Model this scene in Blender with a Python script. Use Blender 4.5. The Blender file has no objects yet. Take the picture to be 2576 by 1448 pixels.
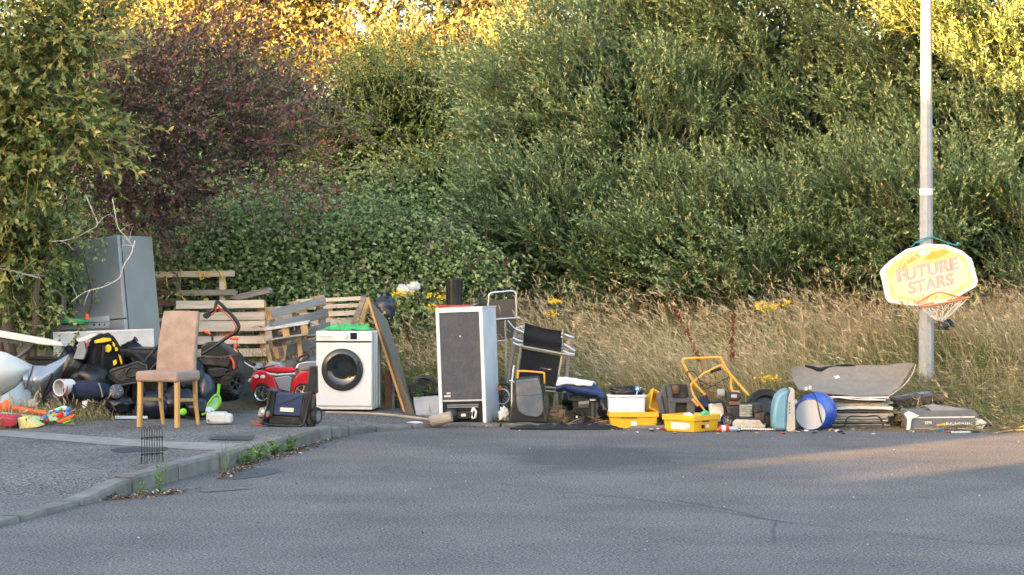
import bpy, math, random
import numpy as np
from mathutils import Vector, Matrix, Euler, noise as mnoise

R = math.radians
random.seed(7)
rng = np.random.default_rng(7)
scene = bpy.context.scene
COL = scene.collection

# ------------------------------------------------------------------ camera
F = 5190.0            # focal length in units of a 2576-pixel-wide frame
CAMH = 1.5            # eye height, metres
HOR = 705.0           # row of the horizon in the 2576x1448 frame
cam_d = bpy.data.cameras.new('camera')
cam = bpy.data.objects.new('camera', cam_d)
COL.objects.link(cam)
cam_d.sensor_width = 36.0
cam_d.lens = 36.0 * F / 2576.0
cam_d.shift_y = -(724.0 - HOR) / 2576.0
cam_d.clip_end = 3000.0
cam.location = (0, 0, CAMH)
cam.rotation_euler = (R(90), 0, 0)
scene.camera = cam
scene.render.resolution_x, scene.render.resolution_y = 1024, 575

# ------------------------------------------------------------------ sky, sun, exposure
SUN_EL, SUN_AZ = R(5.0), R(225.0)      # azimuth clockwise from +Y: behind left of the camera
sdir = Vector((math.sin(SUN_AZ) * math.cos(SUN_EL), math.cos(SUN_AZ) * math.cos(SUN_EL), math.sin(SUN_EL)))
world = bpy.data.worlds.new('World')
scene.world = world
world.use_nodes = True
nt = world.node_tree
sky = nt.nodes.new('ShaderNodeTexSky')
sky.sky_type = 'NISHITA'
sky.sun_disc = False
sky.sun_elevation = SUN_EL
sky.sun_rotation = SUN_AZ
sky.dust_density = 3.5
sky.ozone_density = 1.0
sky.air_density = 1.0
bgn = nt.nodes['Background']
bgn.inputs['Strength'].default_value = 0.15
tn = nt.nodes.new('ShaderNodeMix'); tn.data_type = 'RGBA'; tn.blend_type = 'MULTIPLY'
tn.inputs[0].default_value = 1.0; tn.inputs[7].default_value = (0.995, 0.985, 1.04, 1)      # neutral evening white balance
nt.links.new(sky.outputs[0], tn.inputs[6])
nt.links.new(tn.outputs[2], bgn.inputs['Color'])
sun_d = bpy.data.lights.new('sun', 'SUN')
sun_d.energy = 5.0
sun_d.angle = R(0.5)
sun_d.color = (1.0, 0.53, 0.17)
sun = bpy.data.objects.new('sun', sun_d)
COL.objects.link(sun)
sun.rotation_euler = (-sdir).to_track_quat('-Z', 'Y').to_euler()
sun.location = sdir * 60
vs = scene.view_settings
vs.view_transform = 'Standard'
vs.look = 'None'
vs.gamma = 1.0
vs.exposure = 3.6
scene.cycles.use_denoising = True
scene.cycles.max_bounces = 6
scene.cycles.diffuse_bounces = 3
scene.cycles.transparent_max_bounces = 8

# ------------------------------------------------------------------ helpers
def W(px, py, Y):
    """point at depth Y seen at pixel (px, py) of the 2576x1448 frame"""
    return Vector(((px - 1288.0) / F * Y, Y, CAMH - (py - HOR) / F * Y))
def GP(px, py, z=0.0):
    """point on the level z seen at pixel"""
    return W(px, py, (CAMH - z) * F / (py - HOR))

MATS = {}
def _n(nt, t, **k):
    n = nt.nodes.new(t)
    for a, b in k.items(): setattr(n, a, b)
    return n
def mat(name, color, rough=0.6, metal=0.0, var=0.15, scale=8.0, bump=0.0, bscale=60.0, dirt=None, dscale=3.0,
        trans=0.0, coat=0.0, stretch=None, spec=0.5, damt=0.5, orand=0.0):
    """procedural material: noise-varied colour, optional second 'dirt' colour in patches, fine bump"""
    if name in MATS: return MATS[name]
    m = bpy.data.materials.new(name); m.use_nodes = True
    nt = m.node_tree; b = nt.nodes['Principled BSDF']
    tc = _n(nt, 'ShaderNodeTexCoord')
    vec = tc.outputs['Object']
    if stretch:
        mp = _n(nt, 'ShaderNodeMapping'); mp.inputs['Scale'].default_value = stretch
        nt.links.new(vec, mp.inputs['Vector']); vec = mp.outputs[0]
    nz = _n(nt, 'ShaderNodeTexNoise'); nz.inputs['Scale'].default_value = scale; nz.inputs['Detail'].default_value = 6
    nt.links.new(vec, nz.inputs['Vector'])
    rp = _n(nt, 'ShaderNodeValToRGB')
    c = Vector(color[:3])
    lo = c * (1 - var); hi = c * (1 + var)
    rp.color_ramp.elements[0].position = 0.3; rp.color_ramp.elements[1].position = 0.7
    rp.color_ramp.elements[0].color = (*lo, 1); rp.color_ramp.elements[1].color = (*[min(1, x) for x in hi], 1)
    nt.links.new(nz.outputs['Fac'], rp.inputs['Fac'])
    out = rp.outputs['Color']
    if dirt:
        n2 = _n(nt, 'ShaderNodeTexNoise'); n2.inputs['Scale'].default_value = dscale; n2.inputs['Detail'].default_value = 8
        n2.inputs['Roughness'].default_value = 0.65
        nt.links.new(vec, n2.inputs['Vector'])
        r2 = _n(nt, 'ShaderNodeValToRGB')
        r2.color_ramp.elements[0].position = 0.48; r2.color_ramp.elements[1].position = 0.68
        r2.color_ramp.elements[0].color = (0, 0, 0, 1); r2.color_ramp.elements[1].color = (damt, damt, damt, 1)
        nt.links.new(n2.outputs['Fac'], r2.inputs['Fac'])
        mx = _n(nt, 'ShaderNodeMix', data_type='RGBA')
        nt.links.new(r2.outputs['Color'], mx.inputs[0]); nt.links.new(out, mx.inputs[6]); mx.inputs[7].default_value = (*dirt, 1)
        out = mx.outputs[2]
    if orand:
        oi = _n(nt, 'ShaderNodeObjectInfo'); mr = _n(nt, 'ShaderNodeMapRange'); mr.inputs[3].default_value = 1 - orand; mr.inputs[4].default_value = 1 + orand
        nt.links.new(oi.outputs['Random'], mr.inputs[0])
        vm = _n(nt, 'ShaderNodeVectorMath', operation='SCALE'); nt.links.new(out, vm.inputs[0]); nt.links.new(mr.outputs[0], vm.inputs['Scale'])
        out = vm.outputs[0]
    nt.links.new(out, b.inputs['Base Color'])
    b.inputs['Roughness'].default_value = rough
    b.inputs['Metallic'].default_value = metal
    b.inputs['Specular IOR Level'].default_value = spec
    b.inputs['Coat Weight'].default_value = coat
    b.inputs['Transmission Weight'].default_value = trans
    if bump:
        n3 = _n(nt, 'ShaderNodeTexNoise'); n3.inputs['Scale'].default_value = bscale; n3.inputs['Detail'].default_value = 4
        nt.links.new(vec, n3.inputs['Vector'])
        bp = _n(nt, 'ShaderNodeBump'); bp.inputs['Strength'].default_value = bump; bp.inputs['Distance'].default_value = 0.02
        nt.links.new(n3.outputs['Fac'], bp.inputs['Height']); nt.links.new(bp.outputs['Normal'], b.inputs['Normal'])
    MATS[name] = m
    return m

def leafmat(name, ramp, rough=0.55, transl=0.25, back=None, spec=0.35):
    """leaf material: colour from the per-leaf 'tint' attribute, part of the light passes through"""
    if name in MATS: return MATS[name]
    m = bpy.data.materials.new(name); m.use_nodes = True
    nt = m.node_tree; b = nt.nodes['Principled BSDF']
    at = _n(nt, 'ShaderNodeAttribute', attribute_name='tint')
    rp = _n(nt, 'ShaderNodeValToRGB')
    el = rp.color_ramp.elements
    el[0].position, el[0].color = ramp[0][0], (*ramp[0][1], 1)
    el[1].position, el[1].color = ramp[-1][0], (*ramp[-1][1], 1)
    for p, c in ramp[1:-1]:
        e = el.new(p); e.color = (*c, 1)
    nt.links.new(at.outputs['Fac'], rp.inputs['Fac'])
    out = rp.outputs['Color']
    if back:
        g = _n(nt, 'ShaderNodeNewGeometry')
        mx = _n(nt, 'ShaderNodeMix', data_type='RGBA')
        ml = _n(nt, 'ShaderNodeMath', operation='MULTIPLY'); ml.inputs[1].default_value = 0.6
        nt.links.new(g.outputs['Backfacing'], ml.inputs[0])
        nt.links.new(ml.outputs[0], mx.inputs[0]); nt.links.new(out, mx.inputs[6]); mx.inputs[7].default_value = (*back, 1)
        out = mx.outputs[2]
    nt.links.new(out, b.inputs['Base Color'])
    b.inputs['Roughness'].default_value = rough
    b.inputs['Specular IOR Level'].default_value = spec
    t = _n(nt, 'ShaderNodeBsdfTranslucent'); nt.links.new(out, t.inputs['Color'])
    ms = _n(nt, 'ShaderNodeMixShader'); ms.inputs[0].default_value = transl
    nt.links.new(b.outputs[0], ms.inputs[1]); nt.links.new(t.outputs[0], ms.inputs[2])
    nt.links.new(ms.outputs[0], nt.nodes['Material Output'].inputs['Surface'])
    MATS[name] = m
    return m

def link(o, parent=None):
    COL.objects.link(o)
    if parent is not None: o.parent = parent
    return o
def tag(o, label=None, cat=None, group=None, kind=None):
    if label: o['label'] = label
    if cat: o['category'] = cat
    if group: o['group'] = group
    if kind: o['kind'] = kind
    return o
def thing(name, label, cat, loc=(0, 0, 0), rz=0.0, group=None):
    o = bpy.data.objects.new(name, None); o.empty_display_size = 0.1
    link(o); o.location = loc; o.rotation_euler = (0, 0, rz)
    return tag(o, label, cat, group)

def rotm(rx=0, ry=0, rz=0):
    return Euler((R(rx), R(ry), R(rz))).to_matrix().to_4x4()
def place(loc=(0, 0, 0), rx=0, ry=0, rz=0):
    return Matrix.Translation(Vector(loc)) @ rotm(rx, ry, rz)

class MB:
    """collects shapes; build() links them as ONE mesh object"""
    def __init__(s): s.v = []; s.f = []; s.M = Matrix.Identity(4)
    def add(s, vs, fs, M=None):
        o = len(s.v); M = s.M if M is None else s.M @ M
        s.v += [M @ Vector(p) for p in vs]
        s.f += [tuple(i + o for i in f) for f in fs]
        return s
    def box(s, c, d, M=None, taper=(1, 1)):
        x, y, z = d[0] / 2, d[1] / 2, d[2] / 2; tx, ty = taper
        v = [(-x, -y, -z), (x, -y, -z), (x, y, -z), (-x, y, -z), (-x * tx, -y * ty, z), (x * tx, -y * ty, z), (x * tx, y * ty, z), (-x * tx, y * ty, z)]
        T = Matrix.Translation(Vector(c))
        return s.add(v, [(3, 2, 1, 0), (4, 5, 6, 7), (0, 1, 5, 4), (1, 2, 6, 5), (2, 3, 7, 6), (3, 0, 4, 7)], T if M is None else T @ M)
    def bar(s, a, b, w, h=None, up=(0, 0, 1)):
        """box beam from a to b, w wide, h along 'up'"""
        a, b = Vector(a), Vector(b); h = w if h is None else h
        d = b - a; L = d.length; d = d / L
        u = Vector(up); u = u - d * u.dot(d)
        if u.length < 1e-4: u = Vector((1, 0, 0)) - d * d.x
        u.normalize(); r = d.cross(u)
        M = Matrix((( r.x, d.x, u.x, (a.x + b.x) / 2), (r.y, d.y, u.y, (a.y + b.y) / 2), (r.z, d.z, u.z, (a.z + b.z) / 2), (0, 0, 0, 1)))
        return s.box((0, 0, 0), (w, L, h)) if False else s._boxm(M, (w, L, h))
    def _boxm(s, M, d):
        x, y, z = d[0] / 2, d[1] / 2, d[2] / 2
        v = [(-x, -y, -z), (x, -y, -z), (x, y, -z), (-x, y, -z), (-x, -y, z), (x, -y, z), (x, y, z), (-x, y, z)]
        return s.add(v, [(3, 2, 1, 0), (4, 5, 6, 7), (0, 1, 5, 4), (1, 2, 6, 5), (2, 3, 7, 6), (3, 0, 4, 7)], M)
    def tube(s, pts, r, n=8, closed=False, smoothn=0):
        pts = [Vector(p) for p in pts]
        if smoothn: pts = spline(pts, smoothn, closed)
        m = len(pts); rs = list(np.interp(np.linspace(0, 1, m), np.linspace(0, 1, len(r)), r)) if isinstance(r, (list, tuple)) else [r] * m
        vs, fs = [], []; nrm = None
        for i, p in enumerate(pts):
            a = pts[(i - 1) % m] if (i > 0 or closed) else p; b = pts[(i + 1) % m] if (i < m - 1 or closed) else p
            t = (b - a)
            t = t.normalized() if t.length > 1e-9 else Vector((0, 0, 1))
            if nrm is None:
                nrm = t.orthogonal().normalized()
            else:
                nrm = nrm - t * nrm.dot(t)
                nrm = nrm.normalized() if nrm.length > 1e-6 else t.orthogonal().normalized()
            bn = t.cross(nrm)
            for k in range(n):
                an = 2 * math.pi * k / n
                vs.append(p + (nrm * math.cos(an) + bn * math.sin(an)) * rs[i])
        segs = m if closed else m - 1
        for i in range(segs):
            j = (i + 1) % m
            for k in range(n):
                fs.append((i * n + k, i * n + (k + 1) % n, j * n + (k + 1) % n, j * n + k))
        if not closed:
            fs.append(tuple(range(n - 1, -1, -1))); fs.append(tuple((m - 1) * n + k for k in range(n)))
        return s.add(vs, fs)
    def lathe(s, prof, n=24, M=None, close=True):
        vs, fs = [], []
        for r, z in prof:
            for k in range(n):
                a = 2 * math.pi * k / n; vs.append((r * math.cos(a), r * math.sin(a), z))
        for i in range(len(prof) - 1):
            for k in range(n):
                fs.append((i * n + k, i * n + (k + 1) % n, (i + 1) * n + (k + 1) % n, (i + 1) * n + k))
        if close:
            if prof[0][0] > 1e-6: fs.append(tuple(range(n - 1, -1, -1)))
            if prof[-1][0] > 1e-6: fs.append(tuple((len(prof) - 1) * n + k for k in range(n)))
        return s.add(vs, fs, M)
    def prism(s, poly, y0, y1, M=None):
        """outline in x-z, thickness along y (poly counter-clockwise seen from -y)"""
        n = len(poly)
        vs = [(p[0], y0, p[1]) for p in poly] + [(p[0], y1, p[1]) for p in poly]
        fs = [tuple(range(n)), tuple(range(2 * n - 1, n - 1, -1))]
        fs += [(i, n + i, n + (i + 1) % n, (i + 1) % n) for i in range(n)]
        return s.add(vs, fs, M)
    def blob(s, c, r, amp=0.1, fr=2.0, seed=0, nu=20, nv=12, flat=None, M=None, ridge=False):
        """lumpy ellipsoid; flat = lowest z kept (relative to centre)"""
        vs, fs = [], []
        for j in range(nv + 1):
            th = math.pi * j / nv
            for i in range(nu):
                ph = 2 * math.pi * i / nu
                d = Vector((math.sin(th) * math.cos(ph), math.sin(th) * math.sin(ph), math.cos(th)))
                q = d * fr + Vector((seed * 7.3, seed * 3.1, seed * 5.7))
                k = mnoise.fractal(q, 0.8, 2.0, 4)
                if ridge: k = 0.6 - 2.2 * abs(k) * 0.9
                p = Vector((d.x * r[0], d.y * r[1], d.z * r[2])) * (1 + amp * k)
                if flat is not None and p.z < flat: p.z = flat + (p.z - flat) * 0.06
                vs.append(p + Vector(c))
        for j in range(nv):
            for i in range(nu):
                fs.append((j * nu + i, (j + 1) * nu + i, (j + 1) * nu + (i + 1) % nu, j * nu + (i + 1) % nu))
        return s.add(vs, fs, M)
    def sheet(s, fn, nu, nv, th=0.0, M=None):
        """surface fn(u,v) -> point, u,v in 0..1, optionally with thickness"""
        P = [[Vector(fn(i / nu, j / nv)) for i in range(nu + 1)] for j in range(nv + 1)]
        vs = [p for row in P for p in row]; k = nu + 1
        fs = [(j * k + i, j * k + i + 1, (j + 1) * k + i + 1, (j + 1) * k + i) for j in range(nv) for i in range(nu)]
        if th:
            off = len(vs); nv_ = []
            for j in range(nv + 1):
                for i in range(nu + 1):
                    a = P[j][min(i + 1, nu)] - P[j][max(i - 1, 0)]; b = P[min(j + 1, nv)][i] - P[max(j - 1, 0)][i]
                    nn = a.cross(b)
                    nn = nn.normalized() if nn.length > 1e-9 else Vector((0, 0, 1))
                    nv_.append(P[j][i] - nn * th)
            vs += nv_
            fs += [tuple(reversed([x + off for x in f])) for f in fs]
            ring = [i for i in range(k)] + [j * k + nu for j in range(1, nv + 1)] + [nv * k + i for i in range(nu - 1, -1, -1)] + [j * k for j in range(nv - 1, 0, -1)]
            for a, b in zip(ring, ring[1:] + ring[:1]): fs.append((b, a, a + off, b + off))
        return s.add(vs, fs, M)
    def build(s, name, material, parent=None, smooth=None, bevel=0.0, segs=2):
        me = bpy.data.meshes.new(name)
        me.from_pydata([tuple(p) for p in s.v], [], s.f)
        me.update()
        if smooth is not None:
            me.polygons.foreach_set('use_smooth', [True] * len(me.polygons))
            if smooth < 180: me.set_sharp_from_angle(angle=R(smooth))
        me.materials.append(material if not isinstance(material, str) else MATS[material])
        o = bpy.data.objects.new(name, me)
        link(o, parent)
        if bevel:
            b = o.modifiers.new('bevel', 'BEVEL'); b.width = bevel; b.segments = segs; b.limit_method = 'ANGLE'; b.angle_limit = R(40)
        return o

def spline(pts, k=6, closed=False):
    """Catmull-Rom"""
    out = []; n = len(pts)
    rngi = range(n if closed else n - 1)
    for i in rngi:
        if closed: p0, p1, p2, p3 = pts[(i - 1) % n], pts[i], pts[(i + 1) % n], pts[(i + 2) % n]
        else: p0, p1, p2, p3 = pts[max(i - 1, 0)], pts[i], pts[i + 1], pts[min(i + 2, n - 1)]
        for j in range(k):
            t = j / k
            out.append(0.5 * ((2 * p1) + (p2 - p0) * t + (2 * p0 - 5 * p1 + 4 * p2 - p3) * t * t + (3 * p1 - p0 - 3 * p2 + p3) * t ** 3))
    if not closed: out.append(pts[-1].copy())
    return out

def mesh_np(name, verts, tris, material, tint=None, parent=None, smooth=False):
    """fast mesh from numpy arrays (triangles)"""
    me = bpy.data.meshes.new(name)
    nv, nf = len(verts), len(tris)
    me.vertices.add(nv); me.vertices.foreach_set('co', np.ascontiguousarray(verts, dtype=np.float32).ravel())
    me.loops.add(nf * 3); me.loops.foreach_set('vertex_index', np.ascontiguousarray(tris, dtype=np.int32).ravel())
    me.polygons.add(nf)
    me.polygons.foreach_set('loop_start', np.arange(0, nf * 3, 3, dtype=np.int32))
    me.polygons.foreach_set('loop_total', np.full(nf, 3, dtype=np.int32))
    me.update(calc_edges=True)
    if tint is not None:
        a = me.attributes.new('tint', 'FLOAT', 'POINT'); a.data.foreach_set('value', np.ascontiguousarray(tint, dtype=np.float32))
    if smooth: me.polygons.foreach_set('use_smooth', [True] * nf)
    me.materials.append(MATS[material] if isinstance(material, str) else material)
    o = bpy.data.objects.new(name, me)
    return link(o, parent)

def unit(a): return a / np.maximum(np.linalg.norm(a, axis=-1, keepdims=True), 1e-9)

# ------------------------------------------------------------------ ground levels
EDGE_X, EDGE_Y, EDGE_K = 0.0, 21.15, -0.19       # road's far edge: Y = 21.15 - 0.19 X
KERB = lambda Y: -2.64 + 0.203 * (Y - 14.77)     # kerb face beside the footway
def tdist(X, Y): return (Y - EDGE_Y - EDGE_K * X) * 0.982
PAVE = 0.12
def sstep(a, b, x):
    t = np.clip((x - a) / (b - a), 0, 1); return t * t * (3 - 2 * t)
def terrain(X, Y):
    X = np.asarray(X, float); Y = np.asarray(Y, float)
    t = tdist(X, Y)
    z = np.where(t < 0, -0.05 + 0.06 * sstep(-0.25, 0.0, t), 0.008 + 0.02 * np.minimum(t, 4) + 0.125 * np.clip(t - 0.8, 0, 3.2) + 0.15 * np.clip(t - 4, 0, 12) + 0.02 * np.clip(t - 16, 0, 60))
    # verge behind the footway on the left, where the heap lies
    d = (X + 4.75) * 0.878 - (Y - 18.85) * 0.479        # distance right of the footway's back edge
    left = sstep(0.12, -0.10, d) * sstep(17.0, 18.0, Y)
    zl = 0.15 + 0.05 * np.clip(-d, 0, 3)
    z = np.maximum(z, left * zl + (1 - left) * -0.05)
    # behind the footway
    b = sstep(-1.0, -1.6, X) * sstep(21.75, 22.0, Y)
    z = np.maximum(z, b * (0.14 + 0.12 * np.clip(Y - 21.9, 0, 3)) + (1 - b) * -0.05)
    z = z + 0.018 * np.sin(X * 3.1 + Y * 1.7) * sstep(0.2, 1.0, t) + 0.012 * np.sin(X * 7.3 - Y * 5.1) * sstep(0.2, 1.0, t)
    return z
def tz(x, y): return float(terrain(x, y))
# ------------------------------------------------------------------ ground, road, footway
def ground_material():
    m = bpy.data.materials.new('soil'); m.use_nodes = True; MATS['soil'] = m
    nt = m.node_tree; b = nt.nodes['Principled BSDF']
    tc = _n(nt, 'ShaderNodeTexCoord')
    n1 = _n(nt, 'ShaderNodeTexNoise'); n1.inputs['Scale'].default_value = 1.6; n1.inputs['Detail'].default_value = 8
    n2 = _n(nt, 'ShaderNodeTexNoise'); n2.inputs['Scale'].default_value = 45; n2.inputs['Detail'].default_value = 5
    for q in (n1, n2): nt.links.new(tc.outputs['Object'], q.inputs['Vector'])
    r1 = _n(nt, 'ShaderNodeValToRGB'); e = r1.color_ramp.elements
    e[0].position, e[0].color = 0.35, (0.10, 0.085, 0.04, 1); e[1].position, e[1].color = 0.65, (0.22, 0.16, 0.085, 1)
    r2 = _n(nt, 'ShaderNodeValToRGB'); e = r2.color_ramp.elements
    e[0].position, e[0].color = 0.35, (0.35, 0.35, 0.35, 1); e[1].position, e[1].color = 0.7, (1.3, 1.25, 1.15, 1)
    nt.links.new(n1.outputs['Fac'], r1.inputs['Fac']); nt.links.new(n2.outputs['Fac'], r2.inputs['Fac'])
    mx = _n(nt, 'ShaderNodeMix', data_type='RGBA', blend_type='MULTIPLY'); mx.inputs[0].default_value = 1
    nt.links.new(r1.outputs[0], mx.inputs[6]); nt.links.new(r2.outputs[0], mx.inputs[7])
    nt.links.new(mx.outputs[2], b.inputs['Base Color']); b.inputs['Roughness'].default_value = 0.95
    bp = _n(nt, 'ShaderNodeBump'); bp.inputs['Strength'].default_value = 0.8; bp.inputs['Distance'].default_value = 0.04
    nt.links.new(n2.outputs['Fac'], bp.inputs['Height']); nt.links.new(bp.outputs[0], b.inputs['Normal'])
ground_material()
xs = np.concatenate([np.linspace(-600, -20, 16), np.linspace(-18, -7, 12), np.arange(-6.5, 8.5, 0.16), np.linspace(9, 18, 10), np.linspace(22, 600, 16)])
ys = np.concatenate([np.linspace(-400, 8, 16), np.linspace(10, 17.5, 8), np.arange(17.8, 28, 0.16), np.linspace(28.5, 45, 18), np.linspace(50, 900, 18)])
GX, GY = np.meshgrid(xs, ys)
GZ = terrain(GX, GY)
verts = np.stack([GX.ravel(), GY.ravel(), GZ.ravel()], 1)
nx = len(xs); ii, jj = np.meshgrid(np.arange(nx - 1), np.arange(len(ys) - 1)); a = (jj * nx + ii).ravel()
tris = np.concatenate([np.stack([a, a + 1, a + nx + 1], 1), np.stack([a, a + nx + 1, a + nx], 1)])
tag(mesh_np('ground', verts, tris, 'soil', smooth=True), 'grassy verge rising behind the road edge', None, None, 'structure')

def stainmask(nt, src):
    mr = _n(nt, 'ShaderNodeMapRange'); mr.interpolation_type = 'SMOOTHSTEP'
    nt.links.new(src, mr.inputs[0]); mr.inputs[1].default_value = 1.35; mr.inputs[2].default_value = 2.0; mr.inputs[3].default_value = 0.75; mr.inputs[4].default_value = 0.0
    return mr.outputs[0]
def asphalt(name, c_lo, c_hi, c_patch, patchpos=0.62, grain=62.0, tintc=(0.17, 0.14, 0.115), warm=0.4, stain=None):
    m = bpy.data.materials.new(name); m.use_nodes = True; MATS[name] = m
    nt = m.node_tree; b = nt.nodes['Principled BSDF']
    tc = _n(nt, 'ShaderNodeTexCoord'); V = tc.outputs['Object']
    def nz(s, d=5, r=0.6):
        q = _n(nt, 'ShaderNodeTexNoise'); q.inputs['Scale'].default_value = s; q.inputs['Detail'].default_value = d; q.inputs['Roughness'].default_value = r
        nt.links.new(V, q.inputs['Vector']); return q.outputs['Fac']
    def ramp(src, stops):
        r = _n(nt, 'ShaderNodeValToRGB'); e = r.color_ramp.elements
        e[0].position, e[0].color = stops[0][0], (*stops[0][1], 1); e[1].position, e[1].color = stops[-1][0], (*stops[-1][1], 1)
        for p, c in stops[1:-1]: k = e.new(p); k.color = (*c, 1)
        nt.links.new(src, r.inputs['Fac']); return r.outputs[0]
    def mix(f, a, bb, mode='MIX'):
        q = _n(nt, 'ShaderNodeMix', data_type='RGBA', blend_type=mode)
        if isinstance(f, float): q.inputs[0].default_value = f
        else: nt.links.new(f, q.inputs[0])
        nt.links.new(a, q.inputs[6])
        if isinstance(bb, tuple): q.inputs[7].default_value = (*bb, 1)
        else: nt.links.new(bb, q.inputs[7])
        return q.outputs[2]
    base = ramp(nz(0.9, 6), [(0.32, c_lo), (0.68, c_hi)])
    # darker worn patches, each with its own outline
    pm = ramp(nz(0.55, 3, 0.5), [(patchpos, (0, 0, 0)), (patchpos + 0.10, (0.8, 0.8, 0.8))])
    col = mix(pm, base, c_patch)
    # dusty brown areas
    dm = ramp(nz(0.38, 4, 0.6), [(0.52, (0, 0, 0)), (0.75, (warm, warm, warm))])
    col = mix(dm, col, tintc)
    if stain:       # one broad oily stain with a ragged outline
        mp = _n(nt, 'ShaderNodeMapping'); mp.vector_type = 'TEXTURE'; mp.inputs['Location'].default_value = (*stain[0], 0); mp.inputs['Scale'].default_value = (*stain[1], 1)
        nt.links.new(V, mp.inputs['Vector'])
        ln = _n(nt, 'ShaderNodeVectorMath', operation='LENGTH'); nt.links.new(mp.outputs[0], ln.inputs[0])
        ad = _n(nt, 'ShaderNodeMath', operation='MULTIPLY_ADD'); nt.links.new(nz(1.7, 5, .65), ad.inputs[0]); ad.inputs[1].default_value = 1.6; nt.links.new(ln.outputs['Value'], ad.inputs[2])
        col = mix(stainmask(nt, ad.outputs[0]), col, (0.040, 0.041, 0.044))
    # aggregate
    g = ramp(nz(grain, 2, 0.8), [(0.36, (0.24, 0.24, 0.25)), (0.50, (1, 1, 1)), (0.63, (2.5, 2.4, 2.3))])
    col = mix(1.0, col, g, 'MULTIPLY')
    vo = _n(nt, 'ShaderNodeTexVoronoi'); vo.inputs['Scale'].default_value = 34.0; vo.inputs['Randomness'].default_value = 1.0
    nt.links.new(V, vo.inputs['Vector'])
    ch = ramp(vo.outputs['Distance'], [(0.05, (1, 1, 1)), (0.10, (0, 0, 0))])
    wv = _n(nt, 'ShaderNodeSeparateColor'); nt.links.new(vo.outputs['Color'], wv.inputs[0])
    th = _n(nt, 'ShaderNodeMath', operation='GREATER_THAN'); th.inputs[1].default_value = 0.72; nt.links.new(wv.outputs[0], th.inputs[0])
    mm = _n(nt, 'ShaderNodeMath', operation='MULTIPLY'); nt.links.new(th.outputs[0], mm.inputs[0]); nt.links.new(ch, mm.inputs[1])
    col = mix(mm.outputs[0], col, (0.30, 0.275, 0.235))
    nt.links.new(col, b.inputs['Base Color'])
    b.inputs['Roughness'].default_value = 0.85; b.inputs['Specular IOR Level'].default_value = 0.3
    bp = _n(nt, 'ShaderNodeBump'); bp.inputs['Strength'].default_value = 0.9; bp.inputs['Distance'].default_value = 0.010
    nt.links.new(nz(grain * 0.8, 3, 0.7), bp.inputs['Height']); nt.links.new(bp.outputs[0], b.inputs['Normal'])
asphalt('road_asphalt', (0.074, 0.070, 0.069), (0.120, 0.113, 0.109), (0.060, 0.060, 0.062), patchpos=0.66, stain=((0.75, 17.4), (0.85, 1.35)))
asphalt('footway_asphalt', (0.080, 0.078, 0.077), (0.130, 0.125, 0.118), (0.066, 0.065, 0.066), patchpos=0.66, grain=55.0)

def poly_obj(name, pts, z, material, parent=None):
    me = bpy.data.meshes.new(name); me.from_pydata([(p[0], p[1], p[2] if len(p) > 2 else z) for p in pts], [], [tuple(range(len(pts)))]); me.update()
    me.materials.append(MATS[material] if isinstance(material, str) else material)
    return link(bpy.data.objects.new(name, me), parent)
def edgeY(X): return EDGE_Y + EDGE_K * X
KX = lambda Y: KERB(Y)
road = poly_obj('road', [(-60, -80), (60, -80), (60, edgeY(60)), (2.5, edgeY(2.5) + 0.03), (1.2, edgeY(1.2) - 0.02), (-0.9, edgeY(-0.9) + 0.04), (KX(19.6) - .1, 21.2), (-60, 21.2)], 0.0, 'road_asphalt')
tag(road, kind='structure')
# footway: flush section near, full height further on, dropped at the far corner
def pave_z(Y, X=-3.0):
    z = 0.035 + (PAVE - 0.035) * sstep(13.9, 14.8, Y)
    return float(z)
PB = 0.125           # kerb width
fw_v, fw_f = [], []
Ys = [-40, 5, 9, 11, 12, 13, 13.6, 14.0, 14.3, 14.6, 15, 16, 17, 18, 19, 19.4]
for Y in Ys:
    x1 = KX(Y) - PB; fw_v += [(-60, Y, pave_z(Y)), (x1 - 0.8, Y, pave_z(Y)), (x1, Y, pave_z(Y))]
fw_f = [(3 * i + k, 3 * i + k + 1, 3 * i + k + 4, 3 * i + k + 3) for i in range(len(Ys) - 1) for k in range(2)]
o = len(fw_v)
x1 = KX(19.4) - PB
# far corner: dropped apron running round to the kerb along the verge
cpts = [(x1, 19.4, PAVE), (x1 + .05, 19.8, 0.10), (-1.50, 20.35, 0.06), (-1.12, 20.85, 0.035), (-0.85, 21.12, 0.03), (-0.85, 21.35, .05), (-1.0, 22.2, PAVE), (-60, 22.2, PAVE), (-60, 19.4, PAVE)]
mid = (-2.3, 20.6, PAVE - .004)
fw_v += cpts + [mid]
m_ = o + len(cpts)
for i in range(len(cpts)): fw_f.append((o + i, o + (i + 1) % len(cpts), m_))
me = bpy.data.meshes.new('footway'); me.from_pydata(fw_v, [], fw_f); me.update(); me.materials.append(MATS['footway_asphalt'])
footway = tag(link(bpy.data.objects.new('footway', me)), kind='structure')
for p in me.polygons:
    if p.normal.z < 0: p.flip()

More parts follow.
